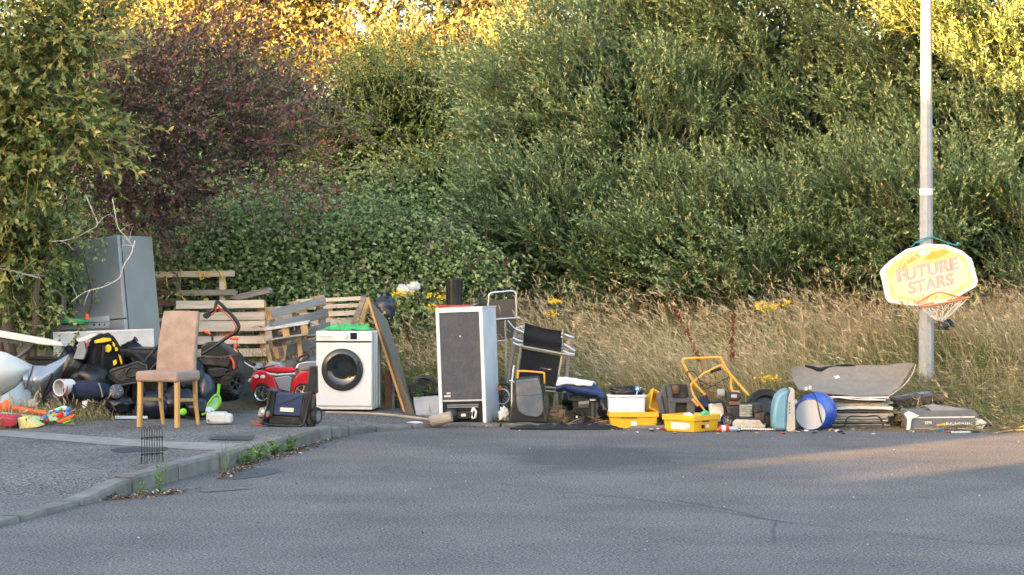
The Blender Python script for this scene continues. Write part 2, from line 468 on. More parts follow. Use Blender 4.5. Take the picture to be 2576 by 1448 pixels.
# kerb stones, each its own piece
mat('kerb_concrete', (0.155, 0.145, 0.135), 0.9, var=0.28, scale=7, bump=0.5, bscale=90, dirt=(0.12, 0.11, 0.09), dscale=5, damt=0.6, orand=.18)
mat('pale_concrete', (0.225, 0.215, 0.198), 0.9, var=0.2, scale=9, bump=0.5, bscale=110, dirt=(0.16, 0.15, 0.13), dscale=4, damt=0.6)
kerb = tag(bpy.data.objects.new('kerb', None), 'concrete kerb between footway and road', None, None, 'structure'); link(kerb)
def kerbstone(a, b, za, zb, jitter=0.0):
    m = MB(); a = Vector((*a, 0)); b = Vector((*b, 0)); d = (b - a).normalized(); n = Vector((-d.y, d.x, 0))
    g = d * 0.014; a = a + g; b = b - g
    prof = [(0.0, -0.1), (0.0, -0.02), (0.012, 0.0), (PB, 0.0), (PB, -0.12)]
    vs = []
    N = 7
    for i in range(N + 1):
        p = a.lerp(b, i / N); z = za + (zb - za) * i / N; chip = random.uniform(-.004, .003) - (random.random() < .12) * .012
        for w, h in prof:
            q = p + n * w; zz = z + h if h > -0.05 else -0.1
            if h == -0.02: zz = max(z - 0.022, 0.0)
            vs.append((q.x + random.uniform(-.003, .003), q.y, zz + (jitter + (chip if w < .05 else chip * .3) if h > -0.05 else 0)))
    k = len(prof)
    fs = [(r * k + i, r * k + i + k, r * k + i + 1 + k, r * k + i + 1) for r in range(N) for i in range(k - 1)] + [tuple(range(k)), tuple(range(N * k + k - 1, N * k - 1, -1))]
    m.add(vs, fs); return m.build('kerb_stone', 'kerb_concrete', kerb)
dk = Vector((0.203, 1)).normalized()
Yk = 5.6
while Yk < 19.3:
    Y2 = Yk + 0.915 * dk.y
    za = 0.035 + (PAVE - 0.035) * float(sstep(13.9, 14.8, Yk)) if True else 0
    zb = 0.035 + (PAVE - 0.035) * float(sstep(13.9, 14.8, min(Y2, 19.4)))
    Yend = min(Y2, 19.42)
    kerbstone((KX(Yk), Yk), (KX(Yend), Yend), za + .004, zb + .004, random.uniform(-.002, .004))
    Yk = Y2
cs = [(KX(19.42), 19.42, PAVE), (KX(19.42) + .12, 19.9, 0.09), (-1.34, 20.38, 0.06), (-1.0, 20.78, 0.045), (-0.72, 21.05, 0.04)]
for p, q in zip(cs, cs[1:]): kerbstone(p[:2], q[:2], p[2], q[2])
xk = -0.72
while xk < 1.6:
    x2 = xk + 0.6
    kerbstone((xk, edgeY(xk) - 0.10), (x2, edgeY(x2) - 0.10), 0.035, 0.035); xk = x2
# pale concrete strip across the footway and dark iron covers
strip = [(-5.6, 18.95), (-4.4, 18.12), (-3.4, 17.25), (-2.55, 16.72), (-2.36, 16.68), (-2.26, 17.4), (-3.0, 17.62), (-4.2, 18.60), (-5.6, 19.45)]
poly_obj('concrete_strip', strip, PAVE + 0.004, 'pale_concrete', footway)
mat('cast_iron', (0.045, 0.048, 0.052), 0.6, metal=0.3, var=0.3, scale=30, bump=0.4, bscale=80)
mat('tar', (0.045, 0.047, 0.052), 0.7, var=0.25, scale=25, bump=0.4, bscale=120)
def cover(parent, name, pts, z, material='cast_iron', ribs=True):
    o = poly_obj(name, pts, z, material, parent)
    return o
def gquad(pxs, z): return [tuple(GP(x, y, z))[:2] for x, y in pxs]
tag(cover(footway, 'access_cover', gquad([(275, 1134), (300, 1127), (420, 1127), (425, 1134), (300, 1140)], PAVE), PAVE + .004), 'dark iron cover set in the footway')
tag(cover(footway, 'access_cover', gquad([(522, 1108), (545, 1099), (640, 1099), (630, 1110)], PAVE), PAVE + .008), 'dark iron cover beside the pale strip')
cover(road, 'tar_patch', gquad([(545, 1206), (590, 1188), (640, 1180), (700, 1181), (708, 1188), (660, 1200), (600, 1207)], 0), .004, 'tar')
mat('rusty_stain', (0.10, 0.085, 0.08), 0.9, var=0.35, scale=12)
cover(road, 'stain', gquad([(497, 1238), (520, 1226), (575, 1230), (625, 1222), (628, 1232), (570, 1236), (520, 1240)], 0), .004, 'rusty_stain')
# tarred crack lines in the road
def crack(pxs, w=0.008):
    w *= .7
    P = [Vector((*GP(x, y)[:2], .004)) for x, y in pxs]
    P = spline(P, 5); vs, fs = [], []
    for i, p in enumerate(P):
        d = (P[min(i + 1, len(P) - 1)] - P[max(i - 1, 0)]).normalized(); n = Vector((-d.y, d.x, 0))
        ww = w * (0.5 + random.random())
        j = n * random.uniform(-.012, .012)
        vs += [p + n * ww + j, p - n * ww + j]
    fs = [(2 * i + 1, 2 * i + 3, 2 * i + 2, 2 * i) for i in range(len(P) - 1)]
    m = MB(); m.add(vs, fs); m.build('crack', 'tar', road)
crack([(1690, 1258), (1850, 1288), (1950, 1311), (2150, 1333), (2400, 1362), (2580, 1376)])
crack([(1400, 1238), (1560, 1252), (1700, 1270), (1930, 1308)], .008)
crack([(760, 1247), (830, 1249), (950, 1252), (1060, 1253)], .006)
crack([(1950, 1311), (1948, 1345), (1942, 1372)], .008)
crack([(590, 1254), (650, 1257), (700, 1258)], .006)
crack([(1250, 1215), (1290, 1222), (1350, 1222)], .007)
crack([(2310, 1250), (2325, 1254), (2345, 1252)], .008)

# ------------------------------------------------------------------ houses added unseen behind the camera, shaped to shade the street
mat('brick_wall', (0.30, 0.16, 0.10), 0.9, var=0.25, scale=10, bump=0.4)
mat('roof_tile', (0.12, 0.08, 0.065), 0.85, var=0.3, scale=6, bump=0.5)
mat('white_upvc', (0.75, 0.75, 0.74), 0.4, var=0.05)
mat('window_glass', (0.03, 0.04, 0.05), 0.08, var=0.1)
def uw(u, w): return Vector(((u + w) * 0.70711, (w - u) * 0.70711, 0))
def house(name, label, u0, u1, w0, depth, eave, ridge, hip):
    c = uw(u0, w0); root = thing(name, label, 'house', c, -math.pi / 4)
    L = u1 - u0
    MB().box((L / 2, -depth / 2, eave / 2), (L, depth, eave)).build('wall', 'brick_wall', root)
    m = MB(); ov = 0.3
    m.add([(-ov, ov, eave), (L + ov, ov, eave), (L + ov, -depth - ov, eave), (-ov, -depth - ov, eave), (hip, -depth / 2, ridge), (L - hip, -depth / 2, ridge)],
          [(0, 3, 2, 1), (0, 1, 5, 4), (2, 3, 4, 5), (1, 2, 5), (3, 0, 4)])
    roof = m.build('roof', 'roof_tile', root)
    MB().box((L * 0.5, -depth / 2, ridge - 0.2), (0.9, 0.6, 0.8)).build('chimney', 'brick_wall', roof)
    n = max(2, int(L / 3.5))
    for i in range(n):
        x = (i + 0.5) * L / n
        for z in ((1.5, 4.4) if eave > 5 else (1.5,)):
            w = MB().box((x, 0.02, z), (1.5, 0.08, 1.2)).build('window', 'white_upvc', root)
            for k in (-.36, .36): MB().box((x + k, 0.065, z), (0.62, 0.02, 1.06)).build('pane', 'window_glass', w)
    MB().box((L * 0.5 + 1.6, 0.02, 1.05), (0.95, 0.08, 2.1)).build('door', 'white_upvc', root)
    return root
house('shade_terrace', 'unseen long brick terrace with hipped roof, added to shade the street', -42.0, -10.75, -14.0, 8.0, 5.2, 9.2, 6.6)
house('shade_house', 'unseen brick house with hipped roof, added to shade the road', -9.0, 16.0, -14.0, 8.0, 6.2, 9.6, 3.5)
house('shade_garage', 'unseen low brick block between two houses, added to trim the sun streak', -10.9, -8.85, -15.0, 6.0, 2.45, 2.6, 0.3)
# ------------------------------------------------------------------ vegetation
def leaf_arrays(pos, d, n, L, Wd, fold=0.25, mid=0.45):
    """two-triangle leaves: pos base, d direction, n face normal"""
    d = unit(d); side = unit(np.cross(d, n)); up = unit(np.cross(side, d))
    L = L[:, None]; Wd = Wd[:, None]
    tip = pos + d * L - up * L * 0.06
    m = pos + d * L * mid
    a = m + side * Wd * 0.5 + up * Wd * fold
    b = m - side * Wd * 0.5 + up * Wd * fold
    v = np.stack([pos, a, tip, b], 1).reshape(-1, 3)
    k = np.arange(len(pos))[:, None] * 4
    t = np.concatenate([k + np.array([[0, 1, 2]]), k + np.array([[0, 2, 3]])], 1).reshape(-1, 3)
    return v, t
class Leaves:
    def __init__(s): s.V = []; s.T = []; s.C = []; s.n = 0
    def add(s, v, t, c):
        s.V.append(v); s.T.append(t + s.n); s.C.append(c); s.n += len(v)
    def leaves(s, pos, d, n, L, Wd, tint, **k):
        v, t = leaf_arrays(pos, d, n, L, Wd, **k); s.add(v, t, np.repeat(tint, 4))
    def stems(s, a, b, w, tint):
        """thin ribbon stems (two crossed triangles' worth)"""
        d = unit(b - a); side = unit(np.cross(d, np.array([0, 1.0, 0.1])[None])) * w[:, None] * .5
        v = np.stack([a - side, a + side, b + side * .3, b - side * .3], 1).reshape(-1, 3)
        k = np.arange(len(a))[:, None] * 4
        t = np.concatenate([k + np.array([[0, 1, 2]]), k + np.array([[0, 2, 3]])], 1).reshape(-1, 3)
        s.add(v, t, np.repeat(tint, 4))
    def build(s, name, material, parent=None):
        return mesh_np(name, np.concatenate(s.V), np.concatenate(s.T), material, np.concatenate(s.C), parent)
def rnd(n, k=3): return rng.normal(size=(n, k))
def U(a, b, n): return rng.uniform(a, b, n)

def sphere_dirs(n, front=0.75):
    d = unit(rnd(n))
    flip = (d[:, 1] > 0.15) & (rng.random(n) < front)
    d[flip, 1] *= -1
    return d

leafmat('willow_leaf', [(0.0, (0.030, 0.055, 0.018)), (0.32, (0.070, 0.130, 0.040)), (0.58, (0.19, 0.28, 0.100)), (0.93, (0.46, 0.53, 0.27)), (0.97, (0.50, 0.27, 0.05)), (1.0, (0.26, 0.18, 0.10))], 0.42, 0.17, back=(0.20, 0.28, 0.155), spec=0.5)
leafmat('hawthorn_leaf', [(0.0, (0.025, 0.050, 0.012)), (0.34, (0.095, 0.160, 0.042)), (0.66, (0.24, 0.33, 0.10)), (1.0, (0.40, 0.38, 0.16))], 0.42, 0.20)
leafmat('bramble_leaf', [(0.0, (0.055, 0.095, 0.026)), (0.34, (0.155, 0.225, 0.065)), (0.66, (0.33, 0.42, 0.145)), (0.95, (0.50, 0.54, 0.26)), (1.0, (0.33, 0.26, 0.16))], 0.5, 0.30, back=(0.16, 0.19, 0.12))
leafmat('plum_leaf', [(0.0, (0.036, 0.024, 0.026)), (0.45, (0.098, 0.060, 0.058)), (0.78, (0.21, 0.125, 0.098)), (0.93, (0.33, 0.07, 0.07)), (1.0, (0.20, 0.18, 0.08))], 0.36, 0.18, back=(0.10, 0.085, 0.07))
leafmat('cherry_leaf', [(0.0, (0.035, 0.065, 0.018)), (0.5, (0.11, 0.165, 0.045)), (0.85, (0.25, 0.29, 0.09)), (0.95, (0.42, 0.37, 0.13)), (1.0, (0.45, 0.25, 0.08))], 0.42, 0.28)
leafmat('ash_leaf', [(0.0, (0.07, 0.085, 0.025)), (0.45, (0.22, 0.20, 0.075)), (1.0, (0.42, 0.34, 0.16))], 0.5, 0.25)
mat('bark', (0.13, 0.10, 0.075), 0.9, var=0.4, scale=12, bump=0.8, bscale=30, stretch=(1, 1, .25))
mat('bark_pale', (0.34, 0.30, 0.26), 0.9, var=0.3, scale=12, bump=0.6, bscale=30)
mat('twig_brown', (0.17, 0.12, 0.085), 0.85, var=0.3, scale=15)
mat('twig_dead', (0.46, 0.43, 0.40), 0.85, var=0.2, scale=15)

def crown_boughs(lv, c, r, n_bough, shoots, lean, leaf, shoot_len=(0.35, 0.8), nleaf=18, up=0.7, out=0.6, spread=0.3, seed=0, wl=0.28, jitter=0.28, lowcut=-0.75, ang=0.75, shell=(0.72, 1.02), tintbias=0.0):
    """foliage as boughs: each bough is a fan of leafy shoots growing out of the crown's shell"""
    c = np.array(c); r = np.array(r)
    d = sphere_dirs(n_bough * 2); d = d[d[:, 2] > lowcut][:n_bough]; nb = len(d)
    lump = np.array([mnoise.noise(Vector(x * 2.3) + Vector((seed * 3.7, seed, 0))) for x in d])
    rad = U(shell[0], shell[1], nb) * (1 + 0.22 * lump)
    bp = c + d * r * rad[:, None]
    bd = unit(unit(d / r) * out + np.array([0, 0, up]) + np.array(lean) + rnd(nb) * 0.22)
    bt = U(-0.16, 0.16, nb)
    k = rng.poisson(shoots, nb)
    idx = np.repeat(np.arange(nb), k); n = len(idx)
    sp = bp[idx] + rnd(n) * np.array([spread, spread, spread * .8]) * 0.6 - bd[idx] * U(0, 0.35, n)[:, None]
    sd = unit(bd[idx] + rnd(n) * jitter)
    sl = U(*shoot_len, n)
    lv.stems(sp, sp + sd * sl[:, None], np.full(n, 0.007), np.full(n, 0.997))
    m = nleaf
    t = np.tile(np.linspace(0.08, 1.0, m), (n, 1)) + rng.normal(size=(n, m)) * 0.02
    P = sp[:, None, :] + sd[:, None, :] * (sl[:, None] * t)[:, :, None]
    ref = unit(np.cross(sd, np.array([0.3, 0.9, 0.2])))
    ref2 = np.cross(sd, ref)
    ph = (np.arange(m) * 2.4)[None, :] + U(0, 6.28, n)[:, None]
    pr = ref[:, None, :] * np.cos(ph)[:, :, None] + ref2[:, None, :] * np.sin(ph)[:, :, None]
    ld = sd[:, None, :] * (1.0 - 0.35 * (1 - t))[:, :, None] + pr * ang * (1.15 - 0.6 * t)[:, :, None] + rng.normal(size=(n, m, 3)) * 0.18
    nn = sd[:, None, :] * 0.7 - pr * 0.5 + rng.normal(size=(n, m, 3)) * 0.35 + np.array([0, 0, 0.5])
    LL = (U(leaf[0], leaf[1], n * m).reshape(n, m) * (0.7 + 0.5 * np.sin(np.clip(t, 0, 1) * 2.6)))
    tint = np.clip(0.37 + 1.5 * bt[idx][:, None] + 0.62 * (t - 0.5) + rng.normal(size=(n, m)) * 0.16 + tintbias, 0, 0.94)  # crown contrast put into leaf colour: shoot bases darker, tips lighter
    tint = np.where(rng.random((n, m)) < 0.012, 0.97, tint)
    lv.leaves(P.reshape(-1, 3), ld.reshape(-1, 3), nn.reshape(-1, 3), LL.ravel(), LL.ravel() * wl, tint.ravel())
    return bp, bd
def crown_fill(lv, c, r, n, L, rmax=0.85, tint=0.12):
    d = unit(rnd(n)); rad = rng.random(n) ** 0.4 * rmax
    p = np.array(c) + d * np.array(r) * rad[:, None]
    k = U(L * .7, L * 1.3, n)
    lv.leaves(p, rnd(n), rnd(n), k, k * .55, np.clip(tint + rng.normal(size=n) * .06, 0, .5))  # inner leaves coloured dark to deepen the shade inside the crown

def limb(m, a, b, r0, r1, wob=0.08, k=5, n=6):
    a, b = Vector(a), Vector(b); L = (b - a).length
    pts = [a.lerp(b, i / k) + (Vector(rnd(1)[0]) * wob * L * (0.5 if 0 < i < k else 0)) for i in range(k + 1)]
    m.tube(spline(pts, 3), [r0, (r0 + r1) / 2, r1], n)
    return pts

# --- willow scrub on the right: five big bushes
def willow_bush(label, c, r, n_bough, shoots, base, seed, tintb=0.0, fill=9000, lowcut=-0.8):
    root = thing('willow_bush', label, 'bush', (base[0], base[1], tz(base[0], base[1])), 0, 'willow scrub behind the verge')
    off = np.array(root.location)
    lv = Leaves()
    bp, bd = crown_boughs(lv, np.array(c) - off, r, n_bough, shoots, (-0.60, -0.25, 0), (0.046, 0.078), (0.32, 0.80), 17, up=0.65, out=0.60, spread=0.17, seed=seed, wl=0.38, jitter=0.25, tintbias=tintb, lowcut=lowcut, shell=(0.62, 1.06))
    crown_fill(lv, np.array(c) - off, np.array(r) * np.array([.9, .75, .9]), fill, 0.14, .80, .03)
    lv.build('crown', 'willow_leaf', root)
    m = MB()
    for k in range(6):
        b = bp[rng.integers(len(bp))] * 0.92
        limb(m, (rng.normal() * .15, rng.normal() * .15, -.15), b, 0.05, 0.012)
    for k in range(26):
        i = rng.integers(len(bp)); limb(m, bp[i] * np.array([.6, .6, .7]), bp[i] + bd[i] * .2, 0.016, 0.004, k=4, n=5)
    m.build('trunk', 'bark', root, smooth=60)
    return root
def crownP(px, py, Y, rx, ry, rz):
    p = W(px, py, Y); return (tuple(p), (rx, ry, rz))
WB = [
    ('tall grey-green willow bush left of the others, above the white fridge', (1480, 400, 28.3), (1.85, 1.5, 2.35), 150, 21, 1, 0.03, -0.8),
    ('big willow bush rising highest in the middle of the scrub', (1930, 300, 29.3), (2.3, 1.7, 3.1), 230, 21, 2, 0.0, -0.7),
    ('willow bush behind the lamp post with sunlit top', (2420, 330, 28.8), (2.2, 1.6, 3.0), 215, 21, 3, 0.02, -0.75),
    ('low dark willow bush behind the orange mower handle', (1770, 640, 26.9), (1.9, 1.2, 1.15), 105, 19, 4, -0.05, -0.6),
    ('low willow bush behind the basketball board', (2290, 600, 27.2), (2.1, 1.3, 1.35), 120, 19, 5, -0.02, -0.6),
    ('small dark willow bush between bramble mound and tall willows', (1330, 610, 26.9), (0.95, 0.9, 0.95), 55, 18, 6, -0.06, -0.7),
    ('willow bush filling the skyline behind the two tallest willows', (1640, 110, 30.2), (1.6, 1.2, 1.7), 95, 18, 8, 0.03, -0.8),
    ('willow bush at the far right end of the verge', (2860, 420, 28.0), (1.9, 1.5, 2.9), 90, 18, 7, 0.0, -0.7),
]
for lab, (px, py, Y), r, nb, sh, sd_, tb, lc in WB:
    c = W(px, py, Y)
    willow_bush(lab, tuple(c), r, nb, sh, (c.x, c.y + .2), sd_, tb, lowcut=lc)

# --- hawthorn thicket, mid green, behind the brambles
def thicket(name, label, cat, c, r, nb, sh, seed, material='hawthorn_leaf', leaf=(0.03, 0.05), wl=0.6, lean=(-.15, -.1, 0), shoot=(0.2, 0.5), nleaf=16, fill=9000, grp=None, tb=0.0, up=0.5, trunk='bark', lowcut=-.75, ang=0.9):
    base = (c[0], c[1] + .1); root = thing(name, label, cat, (base[0], base[1], tz(*base)), 0, grp)
    off = np.array(root.location); lv = Leaves()
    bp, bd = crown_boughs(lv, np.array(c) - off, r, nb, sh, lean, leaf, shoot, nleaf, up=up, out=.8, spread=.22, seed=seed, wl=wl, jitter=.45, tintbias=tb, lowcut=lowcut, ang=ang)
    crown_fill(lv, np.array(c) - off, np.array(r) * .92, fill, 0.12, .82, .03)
    lv.build('crown', material, root)
    m = MB()
    for k in range(10):
        i = rng.integers(len(bp)); limb(m, (rng.normal() * .2, rng.normal() * .15, -.15), bp[i] * .93, 0.05, 0.012)
    m.build('trunk', trunk, root, smooth=60)
    return root
g = 'hawthorn thicket behind the brambles'
thicket('hawthorn_bush', 'dense mid-green hawthorn in the dip below the sunlit trees', 'bush', tuple(W(1010, 350, 30.5)), (1.75, 1.3, 1.35), 130, 19, 11, grp=g)
thicket('hawthorn_bush', 'hawthorn partly hidden behind the purple plum tree', 'bush', tuple(W(660, 380, 31.0)), (1.9, 1.3, 1.5), 110, 17, 12, grp=g)
thicket('hawthorn_bush', 'low hawthorn between plum tree and willow scrub', 'bush', tuple(W(1120, 540, 28.0)), (1.0, .9, .8), 60, 18, 13, grp=g, tb=.04)
thicket('hawthorn_bush', 'hawthorn behind the left cherry tree', 'bush', tuple(W(200, 420, 29.0)), (2.0, 1.2, 2.0), 90, 16, 14, grp=g, tb=-.05)
# thick old hedge further back that closes the view
for i, (px, Y, r) in enumerate([(250, 36, (3.2, 1.5, 2.6)), (900, 37, (3.0, 1.5, 1.35)), (1500, 36, (3.2, 1.5, 2.6)), (2200, 36, (3.2, 1.5, 3.0)), (2900, 36, (3.2, 1.5, 3.0)), (-350, 34, (3.0, 1.5, 2.8))]):
    x = (px - 1288) / F * Y
    thicket('hedge_bush', ['hedge bush hidden behind the cherry and plum trees', 'hedge bush behind the hawthorn below the sunlit trees', 'hedge bush behind the left willow', 'hedge bush behind the middle willow', 'hedge bush behind the willow at the far right', 'hedge bush beyond the left end of the heap'][i],
            'bush', (x, Y, tz(x, Y) + r[2] * .75), r, 120, 12, 20 + i, leaf=(0.06, 0.09), nleaf=10, fill=8000, grp='old hedge far behind the verge', shoot=(.3, .7))

# --- bramble mound
def bramble(label, blobs, seed, n):
    x0, y0 = blobs[0][0][0], blobs[0][0][1]
    root = thing('bramble_patch', label, 'bramble', (x0, y0, tz(x0, y0)), 0, 'bramble mounds behind the pallets'); off = np.array(root.location)
    lv = Leaves(); tot = sum(b[1][0] * b[1][2] for b in blobs)
    m = MB()
    for bi, (c, r) in enumerate(blobs):
        k = int(n * r[0] * r[2] / tot); c = np.array(c) - off; r = np.array(r)
        d = sphere_dirs(k, .8); d[:, 2] = np.abs(d[:, 2]) * np.where(rng.random(k) < .8, 1, -.5)
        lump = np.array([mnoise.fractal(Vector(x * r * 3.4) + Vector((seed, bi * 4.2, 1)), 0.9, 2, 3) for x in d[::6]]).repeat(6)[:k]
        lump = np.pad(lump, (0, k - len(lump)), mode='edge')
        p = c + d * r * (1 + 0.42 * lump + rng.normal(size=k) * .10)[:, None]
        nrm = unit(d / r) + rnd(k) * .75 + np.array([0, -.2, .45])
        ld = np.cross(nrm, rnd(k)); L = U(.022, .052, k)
        tint = np.clip(.42 + .5 * lump + rng.normal(size=k) * .20, 0, 1.0); tint = np.where(rng.random(k) < .012, 1.0, np.minimum(tint, .94))  # hollows darker than bulges: shade of the lumps put into leaf colour
        for j, a in enumerate((-.75, 0, .75)):       # three leaflets
            s = unit(np.cross(ld, nrm)); dj = unit(ld) * math.cos(a) + s * math.sin(a)
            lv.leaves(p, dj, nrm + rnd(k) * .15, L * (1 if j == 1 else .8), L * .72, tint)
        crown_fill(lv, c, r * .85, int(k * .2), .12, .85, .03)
        for q in range(int(10 * r[0])):
            i = rng.integers(k); a = Vector(p[i]); dd = Vector(unit(d[i] * np.array([1, 1, .3]) + np.array([rng.normal() * .6, -.3, .3])))
            pts = [a, a + dd * .25 + Vector((0, 0, .10)), a + dd * .5 + Vector((0, 0, .05)), a + dd * .7 + Vector((0, 0, -.12))]
            m.tube(spline(pts, 4), [.006, .003], 4)
    lv.build('crown', 'bramble_leaf', root)
    tag(m.build('stem', 'twig_brown', root), kind='stuff')
def bl(px, py, Y, rx, ry, rz): return (tuple(W(px, py, Y)), (rx, ry, rz))
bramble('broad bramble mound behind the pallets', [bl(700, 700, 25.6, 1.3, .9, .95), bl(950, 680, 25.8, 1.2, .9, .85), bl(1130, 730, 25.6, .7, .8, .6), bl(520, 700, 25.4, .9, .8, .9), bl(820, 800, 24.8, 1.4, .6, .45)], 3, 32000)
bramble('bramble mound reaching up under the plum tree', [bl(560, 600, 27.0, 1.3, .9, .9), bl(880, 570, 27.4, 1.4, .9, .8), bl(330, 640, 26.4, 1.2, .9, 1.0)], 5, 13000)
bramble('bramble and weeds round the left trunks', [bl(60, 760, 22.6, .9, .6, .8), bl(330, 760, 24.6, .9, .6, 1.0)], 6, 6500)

# --- purple plum tree
def tree(name, label, base, forks, crowns, leafm, leaf, nb, sh, seed, wl=.45, lean=(0, 0, 0), trunk_r=.09, shoot=(.3, .7), nleaf=13, up=.2, out=.8, bark='bark', fill=2500, tb=0., ang=.9, jitter=.5, lowcut=-.95, droop=0., shell=(.35, 1.0), grp=None, spread=.35):
    root = thing(name, label, 'tree', (base[0], base[1], tz(base[0], base[1])), 0, grp); off = np.array(root.location)
    lv = Leaves(); m = MB(); allb = []
    for i, (c, r) in enumerate(crowns):
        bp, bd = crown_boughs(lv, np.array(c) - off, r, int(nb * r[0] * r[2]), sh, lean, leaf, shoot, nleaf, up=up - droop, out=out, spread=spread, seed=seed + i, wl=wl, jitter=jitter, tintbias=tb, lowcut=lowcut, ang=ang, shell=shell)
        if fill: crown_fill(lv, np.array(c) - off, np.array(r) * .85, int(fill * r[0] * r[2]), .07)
        allb.append((bp, bd))
    lv.build('crown', leafm, root)
    ends = []
    for a, b, r0, r1 in forks:
        pts = limb(m, Vector(a) - Vector(off), Vector(b) - Vector(off), r0, r1, wob=.10, k=6, n=8); ends.append((pts, r1))
    for bp, bd in allb:
        for k in range(max(6, int(len(bp) * .35))):
            i = rng.integers(len(bp)); q = Vector(bp[i])
            best = min((pt for pts, _ in ends for pt in pts[2:]), key=lambda p: (p - q).length + max(0, p.z - q.z) * .5)
            limb(m, best, q + Vector(bd[i]) * .15, .014, .003, wob=.10, k=4, n=5)
    m.build('trunk', bark, root, smooth=60)
    return root
pb = W(300, 900, 23.9); pb = (pb.x, pb.y)
pz = tz(*pb)
P0 = (pb[0], pb[1], pz - .1)
P1 = tuple(W(330, 560, 23.9))
tree('purple_plum_tree', 'purple-leaved plum tree arching over the heap', pb,
     [(P0, P1, .085, .065), (P1, tuple(W(560, 430, 23.5)), .055, .02), (tuple(W(560, 430, 23.5)), tuple(W(900, 300, 23.3)), .02, .006), (P1, tuple(W(420, 200, 23.9)), .055, .02), (P1, tuple(W(200, 260, 23.9)), .05, .015), (tuple(W(470, 480, 23.5)), tuple(W(740, 500, 23.2)), .02, .006), (tuple(W(420, 250, 23.9)), tuple(W(700, 130, 24)), .02, .006)],
     [(tuple(W(425, 330, 23.7)), (1.1, 1.0, 1.1)), (tuple(W(215, 300, 23.5)), (.6, .6, .8)), (tuple(W(235, 500, 23.3)), (.55, .5, .5)), (tuple(W(645, 350, 23.6)), (.75, .7, .7)), (tuple(W(385, 130, 24.0)), (1.0, .9, .6)), (tuple(W(615, 190, 24.0)), (.8, .7, .55)), (tuple(W(335, 520, 23.5)), (.75, .7, .5)), (tuple(W(815, 240, 23.6)), (.5, .5, .35))],
     'plum_leaf', (.042, .075), 27, 12, 31, wl=.5, lean=(.25, -.1, 0), up=.25, tb=.12, fill=200, shoot=(.35, .9), spread=.25)
# --- green cherry tree at the left edge, drooping leaves, several stems
C0 = W(70, 930, 21.6); cz = tz(C0.x, C0.y)
def cp(px, py, Y=21.5): return tuple(W(px, py, Y))
tree('cherry_tree', 'green cherry tree with drooping yellowish leaves at the left end of the heap', (C0.x, C0.y),
     [((C0.x - .1, C0.y, cz - .1), cp(20, 420), .07, .04), ((C0.x + .05, C0.y, cz - .1), cp(110, 560), .045, .03), (cp(110, 560), cp(190, 120), .03, .012), (cp(20, 420), cp(250, 60, 21.2), .03, .01), ((C0.x + .2, C0.y + .1, cz - .1), cp(150, 640), .025, .015), ((C0.x - .3, C0.y + .1, cz - .1), cp(-60, 500), .04, .02)],
     [(cp(60, 180, 21.3), (.95, .8, .95)), (cp(190, 90, 21.3), (.55, .6, .55)), (cp(60, 420, 21.2), (.55, .6, .6)), (cp(200, 330, 21.3), (.42, .5, .4)), (cp(-120, 300, 21.4), (.9, .8, 1.1)), (cp(40, 600, 21.4), (.42, .45, .45))],
     'cherry_leaf', (.06, .10), 50, 9, 41, wl=.46, lean=(.12, -.2, 0), up=.1, droop=.35, tb=.20, bark='bark', fill=700, spread=.24)
tree('ivy_clad_thorn', 'scrubby thorn tangled with bright green climbing leaves beside the cherry', (C0.x + .35, C0.y + .25),
     [((C0.x + .35, C0.y + .2, cz - .1), cp(160, 700, 21.8), .03, .02), ((C0.x + .1, C0.y + .2, cz - .1), cp(80, 690, 21.8), .03, .02), ((C0.x + .6, C0.y + .3, cz - .1), cp(210, 640, 21.9), .02, .01)],
     [(cp(60, 660, 21.7), (.36, .35, .42)), (cp(130, 590, 21.8), (.4, .4, .35)), (cp(-40, 640, 21.8), (.35, .4, .5)), (cp(95, 790, 21.7), (.30, .3, .2))],
     'hawthorn_leaf', (.035, .055), 150, 9, 51, wl=.75, up=0, fill=1500, tb=.12, shoot=(.12, .35), nleaf=9)
# dead pale twigs hanging out of the plum tree
def dead_branch(label, pxs, Y, r=.009):
    P = [W(x, y, Y) for x, y in pxs]
    base = P[-1]; root = thing('dead_branch', label, 'branch', base, 0, 'bare dead branches over the steel fridge')
    P = [p - base for p in P]; m = MB(); sp = spline(P, 4); m.tube(sp, [r, r * .8, r * .5], 6)
    m.build('stem', 'twig_dead', root, smooth=60)
    m = MB()
    for k in range(5):
        i = rng.integers(2, len(sp) - 2); a = sp[i]; d = Vector((rng.normal(), rng.normal() * .6, rng.normal())).normalized()
        MB().tube([a, a + d * .09 + Vector((0, 0, .02)), a + d * .17], [r * .5, r * .2], 5).build('twig', 'twig_dead', root, smooth=60)
dead_branch('pale bare branch curling in front of the steel fridge', [(340, 605), (330, 640), (312, 668), (300, 700), (262, 722), (215, 735), (180, 760)], 20.9)
dead_branch('pale bare twig bending over left of the steel fridge', [(215, 490), (232, 530), (245, 565), (225, 580), (180, 602), (130, 608)], 21.0, .008)
dead_branch('thin bare twig dropping to the top of the steel fridge', [(283, 500), (290, 540), (298, 575), (320, 600), (335, 625)], 21.0, .007)
dead_branch('short bare branch low in the left thorn scrub', [(100, 700), (60, 690), (20, 680), (-40, 670)], 21.1, .01)

